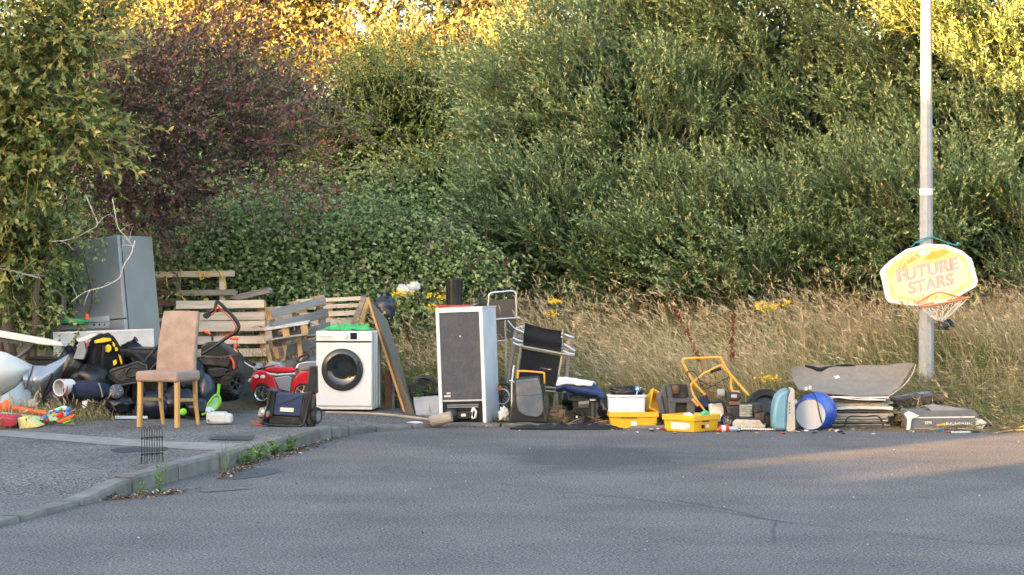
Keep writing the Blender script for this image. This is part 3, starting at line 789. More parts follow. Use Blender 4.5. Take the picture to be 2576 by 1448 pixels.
# --- sunlit trees far behind
def far_tree(label, px, py, Y, r, nb, seed, lim):
    c = W(px, py, Y); x, y = c.x, c.y; z = tz(x, y)
    f = [((x, y, z - .2), tuple(c - Vector((0, 0, r[2] * .45))), .22, .15)]
    for dx, dz in lim: f.append((tuple(c - Vector((0, 0, r[2] * .5))), (x + dx, y + rng.normal() * .6, c.z + dz), .11, .03))
    tree('field_tree', label, (x, y), f, [((x + dx * .7, y - .2, c.z + dz * .7), (r[0] * .55, r[1] * .6, r[2] * .5)) for dx, dz in lim], 'ash_leaf', (.09, .15), nb, 9, seed, wl=.5, up=.3, fill=0, shoot=(.4, .9), nleaf=10, trunk_r=.2, shell=(.3, 1.05), grp='sunlit trees beyond the hedge', spread=.6)
far_tree('sunlit golden tree with open branches against the sky', 980, 30, 44, (2.4, 2, 2.2), 14, 61, [(-2.2, .1), (-1.5, 2.0), (.9, 2.3), (2.3, .4), (-.2, 2.9)])
far_tree('dense golden tree behind the top of the plum tree', 660, 40, 42, (2.4, 2, 2.2), 26, 62, [(-1.4, .4), (-.3, 1.4), (.9, .8), (1.4, -.5), (0, -.9), (-1.3, -.8)])
far_tree('golden tree glowing just left of the willow scrub', 1270, 55, 45, (2.0, 2, 2.0), 20, 63, [(-1.2, .0), (-.2, 1.2), (.9, .8), (.9, -.6), (-.5, -.9)])
far_tree('golden tree low behind the hawthorn dip', 1040, 170, 41, (2.6, 1.6, 1.0), 30, 64, [(-1.7, .0), (-.6, .3), (.6, .2), (1.6, .1)])
far_tree('golden tree behind the cherry tree', 300, 60, 43, (2.4, 2, 2.4), 22, 65, [(-1.4, .4), (-.3, 1.4), (.9, .8), (1.4, -.5), (0, -.9)])
# ------------------------------------------------------------------ grass and weeds
leafmat('grass_blade', [(0.0, (0.055, 0.095, 0.022)), (0.35, (0.13, 0.17, 0.045)), (0.5, (0.27, 0.23, 0.11)), (0.75, (0.47, 0.37, 0.21)), (1.0, (0.66, 0.54, 0.38))], 0.6, 0.25)
def blades(pos, h, w, lean, bend, tint0, tint1, head=None, seg=3):
    """curved tapering blades; head = fraction of blades ending in a feathery seed head"""
    n = len(pos); side = unit(np.stack([U(.3, 1, n), U(-.6, .6, n), np.zeros(n)], 1))
    V, C = [], []
    for i in range(seg + 1):
        t = i / seg
        c = pos + np.stack([lean[:, 0] * h * (t * .5 + bend * t * t), lean[:, 1] * h * (t * .5 + bend * t * t), h * t * (1 - .28 * bend * t * np.abs(lean[:, 0]))], 1)
        ww = (w * (1 - t * .85))[:, None]
        V += [c - side * ww * .5, c + side * ww * .5]
        tt = tint0 + (tint1 - tint0) * t; C += [tt, tt]
        if i == seg - 1: prev = c
    tip = c; V = np.stack(V, 1).reshape(-1, 3); C = np.stack(C, 1).reshape(-1)
    k = np.arange(n)[:, None] * (2 * (seg + 1)); T = []
    for i in range(seg):
        b = 2 * i; T += [k + np.array([[b, b + 1, b + 3]]), k + np.array([[b, b + 3, b + 2]])]
    T = np.concatenate(T, 1).reshape(-1, 3)
    return V, T, C, tip, unit(tip - prev)
def grass(name, label, pos, h, w, leanx, t0, t1, heads=0.0, seg=3, parent=None):
    n = len(pos); lv = Leaves()
    lean = np.stack([leanx + rng.normal(size=n) * .38, rng.normal(size=n) * .25 - .08], 1)
    V, T, C, tip, td = blades(pos, h, w, lean, U(.3, 1.1, n), t0, t1, seg=seg)
    lv.add(V, T, np.clip(C, 0, 1))
    hm = rng.random(n) < heads
    if hm.any():
        k = hm.sum(); p = tip[hm] - td[hm] * .02
        for j in range(3):
            lv.leaves(p + rnd(k) * .004 + td[hm] * (.035 * j), td[hm] + rnd(k) * .18 + np.array([-.1, 0, -.12 * j]), rnd(k), U(.05, .09, k), U(.010, .018, k), np.clip(U(.60, .98, k), 0, 1))
    o = lv.build(name, 'grass_blade', parent)
    return tag(o, label, 'grass', None, 'stuff')
def scatter(n, x0, x1, y0, y1, cond=None):
    p = np.stack([U(x0, x1, n), U(y0, y1, n)], 1)
    if cond is not None: p = p[cond(p[:, 0], p[:, 1])]
    return np.column_stack([p, terrain(p[:, 0], p[:, 1])])
def fbm(p, s, o=0): return np.array([mnoise.fractal(Vector((x * s + o, y * s, o)), .8, 2, 3) for x, y in p[:, :2]])
verge = lambda X, Y: (tdist(X, Y) > 0.12) & (X > -1.35 - .15 * (Y - 21)) & ((tdist(X, Y) > 1.05 + .3 * sstep(2.4, 2.7, X) - .95 * sstep(4.1, 4.3, X)) | (X > 5.0))
# tall dry grass; thinner and matted towards the post on the right
p = scatter(34000, -2.0, 9.0, 20.2, 27.6, verge)
t = tdist(p[:, 0], p[:, 1]); f = fbm(p, .9); f2 = fbm(p, .5, 9)
right = sstep(3.0, 4.6, p[:, 0])
keep = rng.random(len(p)) < np.clip(.35 + .4 * sstep(.2, 1.6, t) + .6 * f, .05, 1) * (1 - .9 * right * sstep(4.6, 3.0, t))
p = p[keep]; t = t[keep]; f = f[keep]; f2 = f2[keep]; right = right[keep]
h = U(.34, .70, len(p)) * (.55 + .45 * sstep(.1, 1.3, t)) * (1 - .42 * right * sstep(4.2, 2.5, t)) * (1 + .25 * f)
tb = np.clip(.57 + .65 * f2 - .10 * sstep(1.5, -.5, p[:, 0]) + .12 * right + rng.normal(size=len(p)) * .14, .12, .95)
grass('dry_grass', 'tall dry straw-coloured grass leaning left along the verge', p, h, U(.0045, .009, len(p)), -.55, tb - .30, tb + .05, .38, seg=3)
# single tall stalks with pale heads standing above the rest
p = scatter(2600, -1.4, 8.5, 21.5, 27.0, verge); n = len(p); f = fbm(p, 1.1, 21); p = p[rng.random(n) < np.clip(.5 + f, .1, 1)]; n = len(p)
grass('tall_stalks', 'single tall grass stalks with pale seed heads above the verge', p, U(.72, 1.08, n), U(.004, .006, n), -.32, U(.55, .8, n), U(.7, .95, n), 1.0, seg=4)
# green undergrowth
p = scatter(52000, -2.0, 9.0, 20.2, 27.6, verge)
t = tdist(p[:, 0], p[:, 1]); f = fbm(p, .8, 5); right = sstep(3.2, 4.6, p[:, 0])
keep = rng.random(len(p)) < np.clip(.55 + .7 * f, .08, 1) * (1 - .55 * right); p = p[keep]; f = f[keep]; t = t[keep]
h = U(.14, .42, len(p)) * (.7 + .3 * sstep(0, .8, t))
tb = np.clip(.22 + .16 * rng.normal(size=len(p)) - .25 * f, 0, .7)
grass('green_grass', 'green grass growing up through the dry stalks', p, h, U(.006, .012, len(p)), -.4, tb - .1, tb + .12, 0, seg=2)
p = scatter(30000, -1.6, 6.0, 20.2, 23.2, lambda X, Y: (tdist(X, Y) > .10 + .55 * sstep(2.4, 2.6, X) * sstep(4.3, 4.1, X) + .2 * sstep(.5, .8, X) * sstep(2.6, 2.4, X)) & (tdist(X, Y) < 1.5) & (X > -1.35)); n = len(p)
f = fbm(p, 1.4, 3); keep = rng.random(n) < np.clip(.6 + .8 * f, .1, 1); p = p[keep]; n = len(p)
grass('low_turf', 'short trodden turf under the junk along the road edge', p, U(.03, .11, n), U(.004, .009, n), -.2, U(.05, .6, n), U(.2, .75, n), 0, seg=2)
# matted fallen straw, strongest near the post
p = scatter(34000, -1.2, 9.0, 20.3, 26.5, lambda X, Y: tdist(X, Y) > .08 + .6 * sstep(2.4, 2.6, X) * sstep(4.3, 4.1, X))
right = sstep(2.2, 4.4, p[:, 0]); keep = rng.random(len(p)) < (.25 + .75 * right); p = p[keep]; p[:, 2] += U(.008, .14, len(p)) * (.12 + .88 * sstep(.9, 1.5, tdist(p[:, 0], p[:, 1])))
n = len(p); lv = Leaves(); d = np.stack([U(-1, 1, n), U(-.6, .6, n), U(-.12, .22, n)], 1)
lv.leaves(p, d, np.array([0, -.4, 1.]) + rnd(n) * .4, U(.16, .42, n), U(.005, .010, n), np.clip(U(.5, .95, n) , 0, 1))
tag(lv.build('fallen_straw', 'grass_blade'), 'matted brown straw lying on the verge', 'grass', None, 'stuff')
# grass and straw along the footway's back edge under the heap
def leftv(X, Y):
    d = (X + 4.75) * 0.878 - (Y - 18.85) * 0.479
    return (d < 0.05) & (d > -.9)
p = scatter(5200, -5.6, -3.2, 18.4, 21.6, leftv); n = len(p)
grass('edge_grass', 'dry grass tufts along the back edge of the footway', p, U(.05, .20, n), U(.004, .008, n), .1, U(.1, .7, n), U(.3, .9, n), .05, seg=2)
# under hedge: leafy weeds behind the junk between heap and verge
p = scatter(5000, -5.2, -1.4, 23.1, 25.2); n = len(p)
grass('rough_grass', 'rough green grass behind the pallets', p, U(.15, .5, n), U(.006, .012, n), -.1, U(.0, .4, n), U(.1, .55, n), .05, seg=2)

# weeds, each a plant of its own
leafmat('weed_leaf', [(0.0, (0.05, 0.11, 0.02)), (0.6, (0.13, 0.23, 0.05)), (1.0, (0.28, 0.36, 0.10))], 0.5, 0.25)
leafmat('ragwort_flower', [(0.0, (0.75, 0.48, 0.01)), (1.0, (0.85, 0.62, 0.02))], 0.6, 0.2)
leafmat('dock_seed', [(0.0, (0.10, 0.025, 0.015)), (1.0, (0.26, 0.07, 0.035))], 0.7, 0.15)
leafmat('purple_flower', [(0.0, (0.20, 0.08, 0.28)), (1.0, (0.38, 0.20, 0.45))], 0.6, 0.2)
mat('stem_green', (0.13, 0.19, 0.06), 0.7, var=.3); mat('stem_red', (0.28, 0.12, 0.06), 0.7, var=.3)
def along(sp, t):
    A = np.array([tuple(q) for q in sp]); s = t * (len(A) - 1); i = np.minimum(s.astype(int), len(A) - 2); f = (s - i)[:, None]
    return A[i] * (1 - f) + A[i + 1] * f
def plant(name, label, base, stems, leafm=None, nl=0, leaf=(.04, .08), wl=.4, head=None, headm=None, hn=0, hl=(.012, .02), hspread=(.06, .06, .03), stemm='stem_green', r=.004, grp=None, spike=False, nst=None):
    root = thing(name, label, 'plant', base, 0, grp)
    lv = Leaves(); hd = Leaves()
    for i, (dx, dy, dz) in enumerate(stems):
        q = Vector((dx, dy, dz)); pts = [Vector((dx * .05, dy * .05, -.03)), q * .5 + Vector((-dx * .1, 0, dz * .05)), q]
        sp = spline(pts, 4); MB().tube(sp, [r, r * .6], 5).build('stem', stemm, root, smooth=60)
        if nl:
            k = nl; tt = rng.random(k) ** 1.1; P = along(sp, tt)
            d = rnd(k) * np.array([1, 1, .35]) + np.array([0, -.1, .25]); L = U(*leaf, k) * (1.1 - .5 * tt)
            lv.leaves(P, d, rnd(k) * .3 + np.array([0, -.3, 1]), L, L * wl, np.clip(.5 + rng.normal(size=k) * .25, 0, 1))
        if hn:
            k = hn
            if spike: P = along(sp, U(.5, 1, k)) + rnd(k) * .013
            else: P = np.array(q) + rnd(k) * np.array(hspread)
            L = U(*hl, k)
            for a in range(2):
                hd.leaves(P, rnd(k), np.array([0, -.5, 1]) + rnd(k) * .5, L, L * .9, rng.random(k))
    if nl: tag(lv.build('foliage', leafm, root), kind='stuff')
    if hn: tag(hd.build('flower_head' if headm != 'dock_seed' else 'seed_head', headm, root), kind='stuff')
    return root
def vpt(px, py, Y):
    x = (px - 1288) / F * Y; return Vector((x, Y, tz(x, Y)))
def ragwort(label, px, py, Y, n=3, spread=.12):
    b = vpt(px, 0, Y); top = W(px, py, Y).z - b.z
    plant('ragwort_plant', label, b, [(rng.normal() * spread, rng.normal() * .05, top * U(.86, 1.04, 1)[0]) for _ in range(n)], 'weed_leaf', 14, (.04, .09), .4, True, 'ragwort_flower', 22, (.018, .032), (.045, .045, .018), grp='yellow ragwort plants')
ragwort('yellow ragwort standing alone in the dry grass behind the folded lounger', 1398, 765, 23.6, 2, .05)
ragwort('big yellow ragwort in the dry grass left of the basketball board', 1935, 768, 23.8, 4, .13)
ragwort('yellow ragwort in front of the white bag', 1012, 740, 23.4, 4, .13)
ragwort('small yellow ragwort between the white bag and the black pot', 1072, 748, 23.6, 2, .06)
ragwort('low yellow ragwort between pallet and leaning board', 937, 800, 22.6, 3, .08)
ragwort('withered low ragwort right of the orange mower handle', 1932, 945, 22.0, 2, .04)
def dock(label, px, py, Y, tipx):
    b = vpt(px, 0, Y); t = W(tipx, py, Y)
    plant('dock_plant', label, b, [tuple(t - b)], 'weed_leaf', 5, (.06, .12), .35, True, 'dock_seed', 110, (.016, .028), stemm='stem_red', grp='rust-red dock stalks', spike=True, r=.005)
dock('rust-red dock stalk leaning left through the mower handle', 1800, 785, 21.7, 1700)
dock('rust-red dock stalk standing upright behind the mower handle', 1835, 785, 21.9, 1846)
dock('thin dry dock stalk before the dark willow bush', 1310, 640, 25.6, 1265)
for i, (px, py) in enumerate([(1060, 590), (1095, 560), (1120, 620), (1080, 640)]):
    b = vpt(px, 0, 24.9 + .1 * i); top = W(px, py, 24.9).z - b.z
    plant('willowherb_plant', ['purple willowherb beside the brambles, left of its clump', 'tallest purple willowherb in its clump by the brambles', 'purple willowherb nearest the dark willow bush', 'short purple willowherb at the front of its clump'][i], b, [(rng.normal() * .12, 0, top * U(.85, 1.05, 1)[0]) for _ in range(4)], 'weed_leaf', 22, (.04, .07), .25, True, 'purple_flower', 22, (.012, .022), grp='purple willowherb', spike=True)
# kerb weeds
def kerbweed(label, px, py, n, h, nl, leaf=(.03, .07), wl=.45, sp=.06, grp='weeds along the kerb'):
    b = GP(px, py, 0.0)
    plant('kerb_weed', label, b, [(rng.normal() * sp, rng.normal() * sp * 1.5, h * U(.5, 1.05, 1)[0]) for _ in range(n)], 'weed_leaf', nl, leaf, wl, grp=grp, r=.0025)
kerbweed('bright green leafy weed against the kerb near the ramped kerb stone', 400, 1240, 7, .22, 16, (.02, .045), .5)
kerbweed('low weed at the foot of the ramped kerb stone', 355, 1243, 5, .07, 8, (.03, .05), .5)
kerbweed('small weed where the dropped kerb begins', 285, 1253, 4, .04, 8, (.02, .04), .6)
kerbweed('weed beside the tar patch with thin seed stalks', 562, 1192, 9, .24, 5, (.02, .04), .25)
for i, (px, py) in enumerate([(620, 1168), (655, 1155), (690, 1145), (725, 1136)]):
    kerbweed(['leafy weed at the kerb above the tar patch', 'broad dandelion leaves at the kerb beyond the tar patch', 'largest leafy weed clump along the far kerb', 'spreading weed at the far end of the kerb'][i], px, py, 8, .14, 12, (.05, .11), .3, .08)
kerbweed('small weed growing in the footway joint by the blue mower', 705, 1095, 5, .08, 8, (.03, .05), .5)
kerbweed('sparse weed on the footway corner', 870, 1085, 4, .05, 7, (.02, .04), .5)
for i, (px, py) in enumerate([(30, 1078), (75, 1080)]):
    kerbweed(['weed under the red foam block', 'weed under the yellow foam wedge'][i], px, py - 12, 7, .12, 10, (.03, .06), .35, .08)
for i, (px, Y, hh, k) in enumerate([(1035, 22.4, .55, 7), (1075, 22.0, .45, 6), (1330, 23.4, .6, 6), (1480, 22.7, .4, 7), (1580, 23.6, .55, 6), (1690, 22.6, .4, 6), (2080, 23.2, .5, 6), (2200, 22.7, .35, 7), (2470, 23.6, .5, 6), (1180, 24.0, .7, 6)]):
    plant('nettle_clump', 'leafy green nettle clump ' + ['right of the leaning board', 'left of the white fridge', 'behind the folded lounger', 'behind the navy quilt', 'high on the verge behind the white tub', 'behind the grey case', 'on the verge behind the blue barrel', 'behind the curled carpet', 'right of the lamp post', 'under the small willow behind the black pot'][i],
          vpt(px, 0, Y), [(rng.normal() * .12, rng.normal() * .12, hh * U(.6, 1.05, 1)[0]) for _ in range(k)], 'weed_leaf', 26, (.04, .08), .45, grp='nettle clumps in the verge')
# leaf litter and grit
leafmat('litter', [(0.0, (0.07, 0.035, 0.02)), (0.5, (0.20, 0.10, 0.055)), (0.8, (0.34, 0.22, 0.12)), (1.0, (0.62, 0.58, 0.5))], 0.8, 0.1)
def litter(name, label, pxs, n, spread, z=0.0, size=(.012, .035)):
    P = []
    for (a, b) in zip(pxs, pxs[1:]):
        A, B = GP(*a, z), GP(*b, z)
        for k in range(n): 
            q = A.lerp(B, rng.random()); P.append((q.x + abs(rng.normal()) * spread, q.y + rng.normal() * spread, z + U(.004, .02, 1)[0]))
    P = np.array(P); k = len(P); L = U(*size, k); lv = Leaves()
    lv.leaves(P, rnd(k) * np.array([1, 1, .2]), np.array([0, 0, 1.]) + rnd(k) * .4, L, L * .7, np.clip(rng.random(k) ** 1.4, 0, 1))
    tag(lv.build(name, 'litter'), label, 'leaves', None, 'stuff')
litter('leaf_litter', 'dry brown leaves gathered along the kerb', [(255, 1258), (360, 1250), (450, 1238)], 170, .05)
litter('leaf_litter', 'brown leaves and dirt along the far kerb', [(540, 1205), (620, 1168), (730, 1141), (830, 1100)], 260, .07)
litter('road_grit', 'grit and scraps along the road edge under the junk', [(850, 1095), (1010, 1076), (1280, 1076), (1800, 1088), (2100, 1088), (2500, 1092)], 60, .06, .0, (.008, .03))
k = 420; A = np.array([GP(px, py) for px, py in zip(U(300, 2576, k), U(1095, 1448, k))]); A = A[A[:, 0] > KERB(A[:, 1]) + .05]; A[:, 2] = .006; k = len(A)
lv = Leaves(); L = U(.006, .022, k); lv.leaves(A, rnd(k) * np.array([1, 1, .3]), np.array([0, 0, 1.]) + rnd(k) * .3, L, L * .8, np.clip(U(.3, 1, k), 0, 1))
tag(lv.build('road_grit', 'litter'), 'small stones and scraps scattered over the road', 'grit', None, 'stuff')
# ------------------------------------------------------------------ materials of the dumped things
mat('white_enamel', (0.68, 0.68, 0.68), 0.28, var=0.03, stretch=(1, 1, .35), dirt=(0.55, 0.53, 0.48), dscale=5, damt=0.45)
mat('white_edge', (0.72, 0.72, 0.71), 0.5, var=0.06, dirt=(0.45, 0.42, 0.36), damt=0.4)
mat('grey_enamel', (0.56, 0.59, 0.64), 0.5, var=0.06, dirt=(0.36, 0.36, 0.36), damt=0.35)
mat('dark_felt', (0.070, 0.076, 0.090), 0.95, var=0.16, scale=55, bump=0.35, bscale=180, dirt=(0.15, 0.15, 0.15), dscale=7, damt=.35)
mat('black_plastic', (0.010, 0.011, 0.013), 0.38, var=0.25, dirt=(0.05, 0.048, 0.044), dscale=6, damt=.4)
mat('black_rubber', (0.014, 0.014, 0.015), 0.75, var=0.3, bump=.3, dirt=(0.07, 0.065, 0.055), dscale=7, damt=.5)
mat('grey_plastic', (0.060, 0.066, 0.078), 0.5, var=0.12, dirt=(0.16, 0.15, 0.13), dscale=6, damt=.4)
mat('mid_grey', (0.24, 0.245, 0.25), 0.6, var=0.12, dirt=(0.35, 0.34, 0.32), damt=.35)
mat('bin_bag', (0.007, 0.0075, 0.010), 0.34, var=0.3, scale=6, bump=0.5, bscale=14)
mat('navy_bag', (0.009, 0.014, 0.032), 0.45, var=0.3, scale=6, bump=0.5, bscale=14)
mat('slate_bag', (0.026, 0.034, 0.055), 0.35, var=0.25, scale=6, bump=0.5, bscale=14)
mat('white_plastic', (0.66, 0.65, 0.62), 0.4, var=0.05, dirt=(0.5, 0.45, 0.36), dscale=5, damt=.4)
mat('translucent_tub', (0.66, 0.69, 0.76), 0.35, var=0.05, dirt=(0.5, 0.5, 0.5), damt=.3)
mat('chrome', (0.62, 0.62, 0.63), 0.28, metal=0.9, var=0.1)
mat('galvanised', (0.27, 0.295, 0.335), 0.6, metal=0.0, var=0.14, scale=14, dirt=(0.30, 0.30, 0.30), dscale=6, damt=.5)
mat('steel_brushed', (0.36, 0.39, 0.42), 0.42, metal=0.2, var=0.12, scale=4, stretch=(1, 1, .12), dirt=(0.22, 0.24, 0.26), dscale=1.6, damt=.6)
mat('fridge_side', (0.26, 0.27, 0.265), 0.55, var=0.07, scale=5, bump=.15, bscale=120)
mat('drum_glass', (0.012, 0.016, 0.020), 0.07, var=0.3, spec=0.7)
mat('door_ring', (0.035, 0.037, 0.040), 0.25, var=0.15)
mat('gap_dark', (0.012, 0.012, 0.012), 0.9, var=0.1)
mat('tan_suede', (0.33, 0.235, 0.185), 0.92, var=0.16, scale=11, bump=0.25, bscale=160, dirt=(0.22, 0.155, 0.115), dscale=6, damt=.6)
mat('oak_leg', (0.50, 0.295, 0.105), 0.45, var=0.2, scale=9, stretch=(3, 3, .4))
mat('pallet_new', (0.76, 0.61, 0.475), 0.85, var=0.16, scale=6, bump=.35, bscale=60, stretch=(.35, 3, 3), dirt=(0.36, 0.28, 0.20), dscale=5, damt=.5, orand=.16)
mat('pallet_block', (0.50, 0.31, 0.15), 0.85, var=0.22, scale=8, bump=.3)
mat('pallet_grey', (0.235, 0.225, 0.215), 0.9, var=0.25, scale=6, bump=.5, bscale=50, stretch=(.35, 3, 3), dirt=(0.13, 0.12, 0.11), dscale=4, damt=.6, orand=.2)
mat('pallet_brown', (0.125, 0.075, 0.062), 0.9, var=0.3, scale=6, bump=.5, stretch=(.35, 3, 3), dirt=(0.3, 0.25, 0.22), dscale=4, damt=.4)
mat('drift_wood', (0.36, 0.295, 0.24), 0.9, var=0.28, scale=7, bump=.5, stretch=(.4, 3, 3))
mat('ply_white', (0.60, 0.59, 0.56), 0.8, var=0.12, scale=5, bump=.2)
mat('yellow_strap', (0.80, 0.50, 0.02), 0.55, var=0.1)
mat('yellow_tub', (0.83, 0.42, 0.012), 0.42, var=0.06, dirt=(0.50, 0.27, 0.06), dscale=5, damt=.65)
mat('red_paint', (0.56, 0.012, 0.020), 0.16, var=0.06, coat=.6)
mat('red_plastic', (0.62, 0.03, 0.02), 0.4, var=0.1)
mat('orange_red', (0.80, 0.11, 0.02), 0.42, var=0.08)
mat('orange_paint', (0.80, 0.36, 0.035), 0.42, var=0.08, dirt=(0.75, 0.50, 0.25), dscale=9, damt=.5)
mat('silver_paint', (0.36, 0.37, 0.39), 0.24, metal=.55, var=0.05, coat=.4)
mat('cream_paint', (0.60, 0.58, 0.54), 0.28, var=0.03, dirt=(0.55, 0.52, 0.47), damt=.3)
mat('pale_blue', (0.42, 0.49, 0.53), 0.4, var=0.06, dirt=(0.33, 0.37, 0.4), damt=.4)
mat('marble_panel', (0.50, 0.54, 0.59), 0.4, var=0.12, scale=5, dirt=(0.34, 0.37, 0.40), dscale=3, damt=.6)
mat('net_green', (0.05, 0.36, 0.11), 0.6, var=0.25, scale=12)
mat('lime', (0.24, 0.66, 0.03), 0.45, var=0.08)
mat('mint', (0.48, 0.74, 0.50), 0.5, var=0.06)
mat('foam_red', (0.42, 0.035, 0.06), 0.85, var=0.1)
mat('foam_yellow', (0.72, 0.60, 0.22), 0.85, var=0.1, dirt=(0.5, 0.42, 0.2), damt=.3)
mat('toy_blue', (0.03, 0.20, 0.65), 0.4, var=0.08)
mat('toy_green', (0.05, 0.42, 0.16), 0.4, var=0.08)
mat('yellow_fabric', (0.75, 0.52, 0.015), 0.75, var=0.12)
mat('navy_cloth', (0.010, 0.017, 0.050), 0.85, var=0.3, scale=9, bump=.4, bscale=30)
mat('denim', (0.028, 0.042, 0.090), 0.85, var=0.2, scale=9, bump=.3)
mat('olive_tarp', (0.022, 0.025, 0.015), 0.6, var=0.3, scale=5, bump=.5, bscale=12)
mat('brown_board', (0.155, 0.135, 0.118), 0.55, var=0.08, scale=3, dirt=(0.21, 0.19, 0.17), dscale=2, damt=.4)
mat('chip_edge', (0.52, 0.27, 0.10), 0.8, var=0.15)
mat('wet_timber', (0.14, 0.065, 0.035), 0.85, var=0.35, scale=9)
mat('grey_sheet', (0.33, 0.35, 0.38), 0.4, var=0.2, scale=5, dirt=(0.22, 0.23, 0.24), dscale=5, damt=.6)
mat('mesh_fabric', (0.075, 0.068, 0.060), 0.95, var=0.2, scale=120, bump=.4, bscale=250)
mat('black_fabric', (0.007, 0.008, 0.012), 0.95, var=0.35, scale=60, bump=.4, bscale=200)
mat('taupe_tube', (0.33, 0.28, 0.23), 0.45, metal=.2, var=0.15, dirt=(0.24, 0.2, 0.17), damt=.4)
mat('dusty_panel', (0.085, 0.10, 0.125), 0.6, var=0.15, dirt=(0.25, 0.21, 0.17), dscale=6, damt=.65)
mat('blue_quilt', (0.015, 0.035, 0.13), 0.7, var=0.2, bump=.3, bscale=20)
mat('white_cloth', (0.62, 0.61, 0.58), 0.85, var=0.06, bump=.3, bscale=25)
mat('card_brown', (0.38, 0.23, 0.125), 0.85, var=0.2, scale=8, bump=.3)
mat('barrel_blue', (0.012, 0.075, 0.42), 0.38, var=0.12, dirt=(0.10, 0.16, 0.36), dscale=5, damt=.6)
mat('barrel_lid', (0.46, 0.475, 0.50), 0.6, var=0.07, scale=5)
mat('casing_blue', (0.14, 0.30, 0.40), 0.45, var=0.08, dirt=(0.25, 0.36, 0.42), damt=.35)
mat('casing_beige', (0.42, 0.39, 0.36), 0.6, var=0.08)
mat('carpet_grey', (0.19, 0.175, 0.155), 0.97, var=0.12, scale=22, bump=.5, bscale=140, dirt=(0.30, 0.27, 0.22), dscale=4, damt=.4)
mat('board_edge', (0.40, 0.345, 0.29), 0.9, var=0.25, scale=8, bump=.4, stretch=(.3, 2, 2))
mat('board_dark', (0.135, 0.11, 0.095), 0.9, var=0.3, scale=8, bump=.4, stretch=(.3, 2, 2))
mat('box_print', (0.125, 0.13, 0.145), 0.65, var=0.15, scale=10, dirt=(0.2, 0.2, 0.2), damt=.4)
mat('engine_metal', (0.40, 0.40, 0.36), 0.45, metal=.5, var=0.3, scale=14, dirt=(0.15, 0.12, 0.08), dscale=12, damt=.7)
mat('engine_black', (0.016, 0.016, 0.017), 0.4, var=0.3, dirt=(0.14, 0.12, 0.10), dscale=10, damt=.5)
mat('rust', (0.17, 0.085, 0.05), 0.9, var=0.35, scale=14)
mat('deck_dirty', (0.50, 0.47, 0.42), 0.8, var=0.2, dirt=(0.28, 0.22, 0.16), dscale=7, damt=.7)
mat('sign_white', (0.72, 0.70, 0.67), 0.5, var=0.03)
mat('sign_yellow', (0.74, 0.50, 0.18), 0.5, var=0.14, scale=30, dirt=(0.82, 0.68, 0.40), dscale=9, damt=.7)
mat('sign_pale', (0.78, 0.64, 0.40), 0.5, var=0.1, scale=20, dirt=(0.74, 0.54, 0.24), dscale=8, damt=.5)
mat('sign_orange', (0.78, 0.36, 0.06), 0.5, var=0.1)
mat('sign_pink', (0.76, 0.36, 0.34), 0.5, var=0.1)
mat('sign_red', (0.70, 0.24, 0.21), 0.5, var=0.1)
mat('rim_orange', (0.62, 0.20, 0.07), 0.5, var=0.15, dirt=(0.35, 0.12, 0.05), damt=.5)
mat('net_cord', (0.72, 0.68, 0.58), 0.85, var=0.1)
mat('cyan_rope', (0.03, 0.26, 0.33), 0.7, var=0.2)
mat('black_iron', (0.012, 0.013, 0.015), 0.45, var=0.2)

class J:
    """a thing standing at pixel (px,py) of the frame on level z (or at depth Y); l() maps pixels to its local plane"""
    def __init__(s, name, label, cat, px, py, z=0.0, Y=None, group=None, rz=0.0):
        p = W(px, py, Y) if Y else GP(px, py, z)
        s.root = thing(name, label, cat, p, R(rz), group); s.Y = p.y; s.k = F / p.y; s.px, s.py = px, py
    def l(s, px, py, dy=0.0):
        k = F / (s.Y + dy)
        b = W(s.px, s.py, s.Y); q = W(px, py, s.Y + dy); return q - b
    def L(s, pts, dy=0.0): return [s.l(p[0], p[1], p[2] if len(p) > 2 else dy) for p in pts]
    def xz(s, pts): return [(v.x, v.z) for v in s.L(pts)]
    def poly(s, name, pts, y0, y1, m, parent=None, bevel=0.0, smooth=None):
        q = s.xz(pts)
        a = sum(q[i][0] * q[(i + 1) % len(q)][1] - q[(i + 1) % len(q)][0] * q[i][1] for i in range(len(q)))
        if a < 0: q = q[::-1]
        return MB().prism(q, y0, y1).build(name, m, parent or s.root, smooth=smooth, bevel=bevel)
    def tube(s, name, pts, r, m, dy=0.0, parent=None, n=8, sm=5, closed=False):
        P = s.L(pts, dy); P = spline(P, sm, closed) if sm else P
        return MB().tube(P, r, n, closed).build(name, m, parent or s.root, smooth=60)
    def box(s, name, x0, y0, x1, y1, d0, d1, m, parent=None, bevel=0.0):
        a, b = s.l(x0, y0), s.l(x1, y1)
        return MB().box(((a.x + b.x) / 2, (d0 + d1) / 2, (a.z + b.z) / 2), (abs(b.x - a.x), d1 - d0, abs(b.z - a.z))).build(name, m, parent or s.root, bevel=bevel)
def obj_single(o, label, cat, group=None): return tag(o, label, cat, group)
def AX(p, d):
    """matrix at p with local z along d"""
    return Matrix.Translation(Vector(p)) @ Vector(d).to_track_quat('Z', 'Y').to_matrix().to_4x4()
